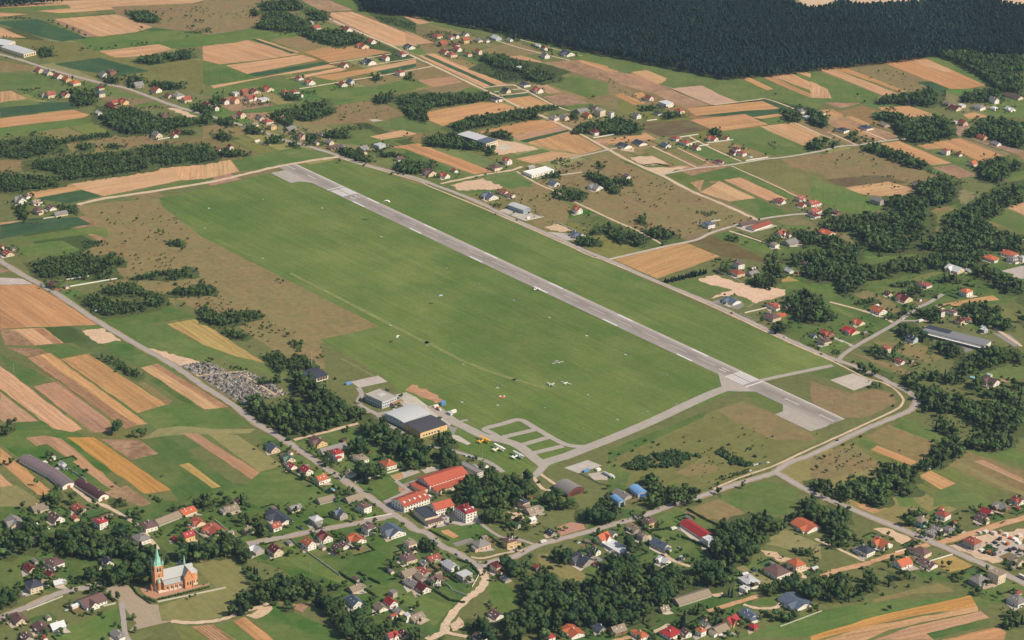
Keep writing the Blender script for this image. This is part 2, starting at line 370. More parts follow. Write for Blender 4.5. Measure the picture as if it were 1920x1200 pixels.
FIELDS = """40 I -100 -150 340 -20 1000 60 1400 -60 1900 -40 2300 -20 2300 250 2250 420 1900 480 1500 640 1000 760 0 760 -100 700
41 I -200 -100 700 -150 1650 -40 1920 200 2400 420 2500 600 2200 1100 1700 1250 1200 900 700 560 300 420 0 300
42 I -100 100 300 350 700 560 600 800 400 1000 200 1220 -200 1220
43 I -100 0 600 60 950 130 900 400 1300 500 1300 1000 900 1220 -400 1220 -400 700
31 I 450 560 800 540 1550 480 1920 600 1920 850 1700 1150 1300 1150
24 I -300 0 1900 0 1900 500 1400 560 900 700 300 900 -200 900
04 N -170 -30 -10 -30 260 -30 260 20 60 62 -20 64
04 N 320 -30 1100 -30 1100 40 700 45 340 60
04 N 1560 -30 2000 -30 2000 110 1900 95 1700 60
00 S 0 40 610 5 1000 -5 1900 -5 1660 40 540 118 330 100 640 72 610 42 0 72;G 0 75 600 42 640 75 330 95 0 105;S 0 112 250 128 0 150;D 0 195 330 170 790 345 560 375 420 345 0 215;S 0 245 235 340 0 335;B 1000 60 1920 20 1920 300 1560 270 1370 245 1050 125;S 495 170 1050 128 1370 245 1220 290 890 330;E 470 185 495 170 890 330 770 330;G 640 365 1280 285 1560 270 1920 330 1920 410 1540 440 1420 398 870 460 720 390;H 90 345 700 385 880 460 1050 515 1200 530 1700 530 1900 560 1900 830 1560 800 1000 740 600 600 200 480;S 890 462 1430 398 1550 440 1300 505 1030 517;D 480 575 900 520 1350 640 1050 690 650 620;B 0 550 300 595 290 640 0 650;G 0 660 350 660 1000 780 1250 860 1340 890 850 860 360 900 130 800 0 820;S 0 825 105 818 235 885 0 925;D 0 970 260 920 720 920 800 960 0 1060;G 0 930 250 895 380 935 0 970;O 0 1068 660 988 810 1035 740 1060 0 1150;G 0 1152 740 1062 900 1050 830 1110 0 1240;G 1200 950 1400 905 1500 945 1250 975;N 1510 975 1580 975 1800 1050 1700 1060
01 B 0 0 880 0 940 80 500 250 0 310;E 880 0 1140 0 1350 90 1090 110;G 1150 0 1480 0 1460 60 1700 120 1500 150;S 1090 115 1340 105 1920 330 1920 410 1700 410 1350 240;W 1450 90 1700 110 1920 190 1920 300 1600 200;O 1720 110 1800 105 1920 155 1920 200;G 0 320 540 250 870 300 600 350 400 350 290 385 0 410;S 0 415 290 385 400 360 830 480 870 490 520 540 140 580 0 540;D 440 355 470 350 860 470 800 485;S 470 350 510 350 880 470 840 475;B 600 360 880 320 1200 400 900 465;O 910 465 1280 400 1700 470 1140 560;S 210 590 900 495 1040 540 400 665;D 400 670 1080 555 1170 580 480 690;S 70 770 460 710 1130 580 1220 600 600 690 100 795;S 600 740 1230 610 1300 620 1250 640 650 745;O 1000 690 1490 615 1560 640 1170 725;S 1490 615 1920 530 1920 570 1560 640;G 100 800 600 730 830 700 880 790 200 850;I 0 545 210 590 460 700 50 770 0 750;D 1570 640 1920 570 1920 600 1640 680;B 1370 740 1920 620 1920 710 1520 780;G 880 800 1520 780 1920 700 1920 810 1180 890 1080 870;G 500 970 1100 880 1420 890 600 1010 100 1030;B 950 1080 1120 960 1530 900 1850 1030 1500 1100 1000 1130;G 1540 1100 1920 1050 1920 1200 1600 1150;B 0 1110 280 1130 480 1200 0 1250;C 1490 1076 1560 1072 1625 1086 1540 1095
02 G 0 100 1000 290 920 340 300 240 0 130;S 0 105 230 205 120 220 0 160;S 0 275 260 385 80 400 0 400;G 20 460 100 410 200 475 130 495;B 100 410 260 395 330 470 200 480;S 110 500 190 495 770 770 700 785;D 150 500 210 495 830 765 770 775;S 190 488 260 482 930 765 830 770;B 0 640 260 605 440 690 100 720;P 100 720 430 690 520 740 250 785;B 150 800 560 740 620 780 350 860;G 0 720 110 720 210 780 0 810;G 350 860 600 780 740 835 560 870;B 680 450 1000 370 1240 480 900 510;S 890 515 1040 500 1240 560 1030 575;E 1240 560 1540 540 1920 680 1920 760 1560 660;O 1540 545 1600 540 1920 620 1920 680;G 1050 310 1920 530 1920 620 1600 540 1300 470 1020 350;G 1200 730 1560 680 1920 780 1880 850 1640 870 1400 800;W 560 620 830 500 1240 570 1500 650 1280 720 900 745;P 1150 745 1230 740 1410 830 1280 840;E 1240 870 1490 845 1640 925 1380 955;G 1420 960 1680 930 1720 955 1480 1000;B 1560 900 1900 850 1920 1000 1700 930;O 180 1010 690 920 870 930 1040 985 660 1060 360 1145 220 1085;O 910 890 1120 862 1290 935 1080 985;D 860 860 1100 840 1130 860 900 885;G 0 950 40 1080 400 1170 0 1200;O 640 1200 700 1175 1210 1065 1420 1140 1200 1200
03 G 0 470 1060 690 1400 640 1920 600 1920 1000 1450 890 1160 910 580 790 0 610;E 0 730 0 640 200 665 920 945 700 975 420 850;P 90 680 230 660 480 760 350 780;S 205 648 350 632 530 705 490 745 440 752;Q 570 798 720 780 850 770 1000 850 1170 915 930 945;O 710 975 1390 910 1545 975 1220 1020 790 1040;D 790 1045 1200 1000 1540 980 1560 1020 1290 1050;O 740 1080 1230 1025 1440 1120 1020 1180 900 1170;O 1290 1055 1560 1020 1600 1040 1380 1070;G 1370 1070 1600 1045 1600 1100 1450 1120;O 1380 1140 1670 1105 1900 1200 1500 1200;B 0 690 320 880 430 950 240 945 0 850;O 40 850 130 840 340 930 240 945;O 230 840 310 830 340 865 270 885;V 300 1100 720 1080 900 1170 350 1200;O 1165 685 1230 678 1490 800 1430 812;O 1395 700 1470 685 1870 865 1820 880;S 1400 655 1600 635 1920 790 1920 830 1780 800 1470 685;S 1640 635 1720 625 1920 700 1920 730;S 1840 605 1920 595 1920 640
04 G 0 620 620 850 580 930 0 920;S 20 605 130 590 780 840 650 860;O 130 590 250 580 880 800 840 835;B 240 580 620 540 1000 640 1110 780 880 830;O 600 540 820 520 1330 650 1580 770 1400 800 1240 800;S 820 520 970 503 1330 640 1200 650;G 970 495 1150 490 1600 740 1580 770;O 1420 460 1560 452 1690 485 1560 500;G 1560 455 1700 440 1920 495 1920 520 1700 490;D 960 740 1080 730 1250 800 1180 840;O 610 965 900 955 1140 1040 900 1060 620 985;O 80 990 200 985 300 1040 230 1060;O 310 1050 370 1045 540 1120 480 1125;O 210 1095 290 1090 690 1290 640 1270;G 1700 920 1920 850 1920 1050 1700 1060 1550 1010;O 1370 1030 1470 1010 1600 1050 1420 1070;S 0 730 150 800 190 885 0 880
10 G 0 50 600 0 820 0 300 90 0 130;B 600 180 850 90 1300 100 1560 170 1500 200 1000 240;B 0 310 240 330 230 420 0 460;O 220 610 620 555 740 600 330 675 270 665;S 630 552 1530 400 1720 500 1110 625 930 662 740 605;S 1530 400 1920 360 1920 490 1650 520;D 330 680 740 608 910 660 630 725 420 700;D 0 910 300 860 700 850 830 915 500 960 0 1050;G 0 1060 840 930 960 950 980 1040 820 1000 130 1090;S 0 900 220 880 100 905 0 918;G 140 1110 560 1060 720 1140 600 1200 200 1200;G 930 665 1120 630 1920 490 1920 520 1100 650
11 S 0 375 250 335 330 440 0 510;G 260 340 860 215 1200 300 960 330 640 410 340 440;G 1150 130 1500 60 1620 150 1920 130 1450 210 1200 180;S 1505 125 1790 65 1920 95 1920 105 1610 155
12 B 870 560 1190 580 1500 750 1450 900 1240 985 1100 850 1000 700;I 0 240 560 490 500 500 0 320;O -130 218 120 185 790 440 620 465 0 235;O 650 80 1330 -20 1420 0 990 110 800 120;P 960 120 1420 30 1460 60 1020 160;D 1020 165 1460 65 1490 80 1090 180;O 1090 180 1490 75 1770 235 1600 285 1250 225;S 990 325 1310 255 1600 290 1370 330 1160 370;G 940 310 1230 235 1310 260 990 325;N 800 200 840 150 1010 180 1150 215 1200 240 850 290 800 260;N 400 560 700 500 880 580 830 600 480 610;G 790 500 970 460 1140 545 960 595 850 560;G 500 640 650 600 860 610 600 660;N 1170 580 1290 555 1360 610 1270 620;C 840 790 960 760 1240 850 1080 885;N 1250 945 1370 905 1510 970 1390 985;C 1250 980 1500 1000 1560 1050 1450 1060;P 1690 155 1890 140 1920 175 1790 215;C 820 210 900 190 960 230 850 250
13 B 0 300 450 480 1300 870 850 980 480 1080 0 850 -350 720 -700 560 -300 350;H 1130 385 1540 290 1920 270 1920 720;B 1550 330 1920 270 1920 460 1650 400;I 750 480 1110 390 1700 660 1440 700 1080 520 870 530;P 740 540 870 510 830 620;S 830 625 1000 525 1330 680 1090 710;S 1040 515 1190 492 1620 690 1430 700;I 1090 715 1330 680 1440 730 1650 830 1370 865;G 1040 75 1370 40 1710 220 1100 180;S 1370 35 1660 0 1920 110 1760 210;O 770 0 1300 -40 1440 10 1010 75;V 300 60 770 -10 930 60 480 130;O 0 150 340 95 440 150 0 190;N 180 310 400 300 540 370 340 390;N 340 400 740 400 470 460 420 440;H 300 250 400 215 760 380 600 390;H 520 250 620 235 900 360 820 390;G 590 200 760 160 1180 350 1000 370;G 930 1010 1080 975 1480 1120 1500 1190 1300 1150;G 1530 920 1900 930 1700 980;C 1150 945 1200 930 1350 975 1290 990;N 200 200 100 240 230 265 245 230
14 B 0 300 470 225 900 330 1140 480 960 600 820 680 500 640 130 500;O 610 185 800 165 1270 365 1070 385;O 880 165 1350 140 1810 330 1700 370 1500 340 1270 240 1050 240;E 1090 400 1300 380 1500 480 1330 500;V 130 510 600 470 900 540 300 590;S 260 590 700 530 960 610 780 670 500 650;G 0 490 350 600 680 740 560 830 400 830 0 690;E 1820 260 1920 250 1920 340;S 1760 760 1920 715 1920 830;G 1560 860 1740 770 1920 840 1920 990;G 1700 480 1920 410 1920 560;H 1050 800 1330 790 1190 940 1070 1000;G 1060 240 1180 230 1270 370 1430 410 1400 330
20 B 1000 -100 1500 0 1600 700 900 300 700 100;O 0 360 320 350 890 715 0 748;E 0 200 100 230 0 250;C 0 290 200 300 300 350 0 355;E 0 750 110 755 320 900 50 900;S 105 755 390 742 575 880 320 900;W 400 740 640 730 780 860 580 880;N 738 770 920 745 1090 860 880 882;I 930 675 1560 540 1770 640 1200 730;G 1200 730 1520 700 1740 660 1500 710 1700 850 1920 920 2400 1080 2600 1130 2500 1200 2200 1100 1920 1000 1440 930 1240 890;Y 1505 708 1750 665 1830 700 2384 1060 2130 1000 1830 895;N 1280 920 1380 930 1720 1020 1810 1065 1580 1090 1430 1000;I 320 910 600 890 800 960 560 1020;I 950 900 1180 880 1500 1060 1260 1090 1000 950;E 60 920 370 930 430 970 240 1000;G 520 380 800 290 1050 290 640 370
30 I 0 -180 110 -110 500 60 270 115 90 -10;P 250 -142 350 -165 1230 465 1130 500;O 350 -165 450 -185 1330 455 1220 468;O 545 -130 790 -177 1500 280 1240 358;S -60 -110 90 -5 740 500 650 530 470 495 0 140;P 0 165 340 430 50 445 0 410;P 300 120 520 72 990 430 1000 520 830 535;I 130 440 330 440 470 500 400 510 130 510;B 1240 90 1300 80 1560 250 1510 290;I 1340 60 1400 40 1830 330 1650 260;S 1270 -52 1420 -87 2060 300 1850 330;G 1240 360 1480 300 1660 265 1830 325 2020 310 2270 460 1920 500 1420 520;Z 1270 590 1420 500 1620 475 1920 500 2300 500 2250 540 1900 545 1520 560;P 230 580 400 560 550 585 1080 1030 1000 1045 420 635 330 655;U 600 575 840 575 940 640 1540 1050 1300 1085;E 900 590 1270 600 1430 725 1190 780;I 340 650 420 635 1000 1050 900 1050;E 940 1070 1140 1010 1360 1170 1280 1200 1000 1110;I 1260 600 1510 565 2100 990 2450 1000 2500 1130 2000 1200 1650 1200 1540 1050 1190 780 1430 725;P 1640 540 1780 540 2450 960 2290 970;Y 1610 825 1700 805 1990 1020 1910 1035;O 0 670 470 1060 360 1110 0 800;S 0 900 120 1010 0 1025;Z 0 1025 150 1010 380 1160 400 1200 0 1200
31 K 1620 1150 1830 1060 1790 1000 1900 960 2010 1000 2060 1120 1800 1260 1700 1230;Z 0 510 320 560 720 830 510 890;G 520 890 720 850 1000 1000 1400 1160 600 1200 0 1100 400 1000;I 1400 990 1690 930 1830 1050 1600 1140;C 1330 75 1580 20 1665 75 1410 130;C 1720 195 1830 170 1920 215 1990 300 1850 340 1760 250;N 1450 350 1500 345 1530 380 1480 385;N 540 480 650 500 740 560 700 580 600 540;C 1690 920 1900 860 1960 890 1740 970;O 1700 920 1790 890 1810 940 1740 960
32 C -40 230 90 210 240 320 440 430 340 530 240 420 60 300;K 250 400 440 490 480 470 430 560 390 490;C 1430 850 1640 780 1770 830 1560 900;R 0 150 60 100 210 160 340 240 270 270 120 200;C 420 550 480 560 590 630 560 645 430 590;C 120 850 280 830 340 860 180 900;A -60 1010 50 1000 120 1050 0 1100 -60 1060;C 1640 905 1800 880 1880 930 1830 960 1700 960
33 H 0 700 900 350 1200 250 1560 380 1820 520 1920 530 1920 600 1300 900 700 1060 0 1000;B 980 330 1200 255 1560 385 1800 520 1880 600 1500 600 1150 440;B 600 900 880 740 1010 880 750 930;I 0 690 880 340 860 400 0 790;G 1180 160 1320 160 1560 290 1570 340 1500 370;G 1010 1110 1300 990 1450 970 1720 1050 1720 1200 1600 1280 1100 1200;B 600 1290 850 1180 1000 1130 1280 1280 1200 1350 950 1310;G 0 800 200 900 150 1050 0 1100
34 B 0 70 360 180 560 140 740 180 780 260 500 400 300 400 0 280;B 500 560 700 460 1110 620 1080 740 950 790 620 640;G 740 420 840 390 1250 580 1130 620;G 370 600 430 580 590 640 520 690;O 540 690 600 650 960 795 900 830;B 0 780 380 620 640 830 380 900 0 980;O 980 920 1080 875 1310 990 1170 1045;O 380 1140 430 1110 650 1195 690 1215 560 1260 430 1200;G 1100 1080 1330 1000 1700 1190 1100 1200;B 1250 830 1380 690 1920 880 1920 1080 1750 1060;P 1470 790 1550 780 1920 950 1920 990;Z 1290 820 1350 800 1920 1070 1920 1110;G 1640 680 1760 650 1920 720 1920 830 1600 730;C 175 60 380 0 590 80 390 155;G 750 1060 900 1100 1000 1200 800 1200;R 1700 40 1790 70 1760 80
40 T 930 740 1130 690 1230 790 1360 880 1420 880 1550 1030 1160 1120 1230 1050 1080 860;A 1260 740 1400 670 1440 770 1880 690 1860 640 1890 700 1400 830 1310 800;S 1720 1080 1920 1060 2140 1200 1900 1200;H 1550 1060 1720 1080 1900 1200 1640 1200;G 450 1150 1060 900 1090 1100 1130 1200 400 1200
41 Z -100 480 250 430 380 530 560 700 300 860 240 970 0 1030 -370 1030 -400 900 -60 780 130 730 100 700 -80 520;O 270 1030 380 990 640 1200 480 1200;I 490 1030 640 870 1080 1060 1250 1200 640 1200;G 100 1060 260 1040 470 1200 240 1200;G 690 320 810 310 1340 690 1270 700 1000 600 700 480;N 380 975 620 880 630 920 480 1010;E 640 840 760 820 960 880 900 950
42 C 180 200 330 180 420 150 540 180 720 110 640 40 440 20 280 60 160 170;I 220 210 660 150 840 260 640 310 430 350;O 320 215 390 205 480 265 440 285 340 240;K 425 330 590 280 620 310 460 360;G 720 680 870 660 1080 840 1080 930 830 960;Z 1180 430 1300 420 1500 500 1630 620 1560 700 1250 580;N 890 20 1000 10 1090 110 1000 130;A 1350 190 1490 140 1600 150 1620 200 1400 260;G -300 780 150 800 430 890 260 1080 180 1000;N 400 1060 480 990 530 1100 430 1120;K 1660 400 1880 540 1830 580 1640 450
43 G 420 100 620 20 900 160 760 180 560 200;G 1200 510 1400 460 1470 540 1390 600;Z 1390 330 1580 200 1920 340 1920 470 1700 400;N 1360 390 1460 400 1660 470 1560 500;Z 1130 540 1220 530 1540 700 1450 720;L 205 1075 420 1010 435 1060 260 1110;N 820 720 940 705 1080 820 960 810;N 1700 520 1870 560 1830 650 1740 640;K 590 190 670 180 870 290 830 310;G 1280 880 1500 770 1560 790 1480 890
23 O 60 130 560 0 690 -30 1010 100 440 300;V 690 -30 940 -90 1430 120 1380 150 1020 100;G 540 345 880 280 1140 380 860 470;N 810 310 960 265 1180 340 1600 400 1590 450 1240 550 1330 520 1150 440 870 490 1120 400 930 360;K 930 510 1050 470 1280 520 1170 580;G 1180 460 1300 500 1230 560;L 1490 630 1560 598 1640 620 1560 655;Y 1540 320 1620 275 1720 320 1600 340;G 1600 660 1700 650 1920 740 1920 790;G 1480 340 1720 320 1920 400 1920 500 1700 400
24 O 1170 530 1640 450 1700 490 1260 555;G 460 100 740 90 1000 40 1050 70 640 150;H 870 310 1100 240 1200 240 960 330;B 380 440 500 400 760 520 820 600 760 620;G 0 300 200 320 240 400 180 480 60 440;B 560 870 820 880 1200 940 1220 1000 1060 1060 900 1000 740 960;B 350 960 700 1060 1000 1180 900 1200;G 330 1000 500 1060 860 1200 760 1200;G 1450 1140 1760 1040 1920 1100 1920 1200 1500 1200;H 1720 560 1900 600 1800 760 1640 650;G 0 840 140 870 330 960 280 980 100 960;C 1710 230 1920 180 1920 300 1810 300 1830 260;C 190 830 230 830 390 900 360 910;K 1010 770 1100 760 1470 940 1400 960;K 1640 790 1790 800 1900 890 1830 910;G 170 560 230 545 650 740 600 760;I 0 1150 250 1085 300 1120 340 1150 180 1205 0 1165
44 G -900 1200 -400 1080 20 950 540 860 980 840 1420 790 1440 800 600 985 0 1165;B 550 840 1150 685 1300 760 900 790 560 870;U 0 1165 600 985 1440 795 1500 900 1000 970 500 1080 0 1220;S 0 1230 500 1080 1500 900 1510 940 1000 1040 700 1110 500 1200;P 560 1200 900 1080 1530 940 1610 1000 1050 1140 1110 1200;I 1040 1140 1570 1010 1620 1060 1100 1190;O 1170 1200 1680 1080 1760 1130 1740 1200;Y 1090 500 1280 440 1500 550 1240 590;N 560 200 680 190 1000 330 870 350;N 1240 350 1330 330 1450 260 1920 200 1920 440 1700 500 1640 510;C 1560 330 1800 300 1920 340 1920 440 1700 480;O 430 0 560 -40 690 15 560 60;G 1240 600 1500 560 1900 700 1920 850 1500 900 1440 790;I 920 580 1100 580 1300 680 1000 650;C 1130 130 1190 130 1420 235 1380 250"""
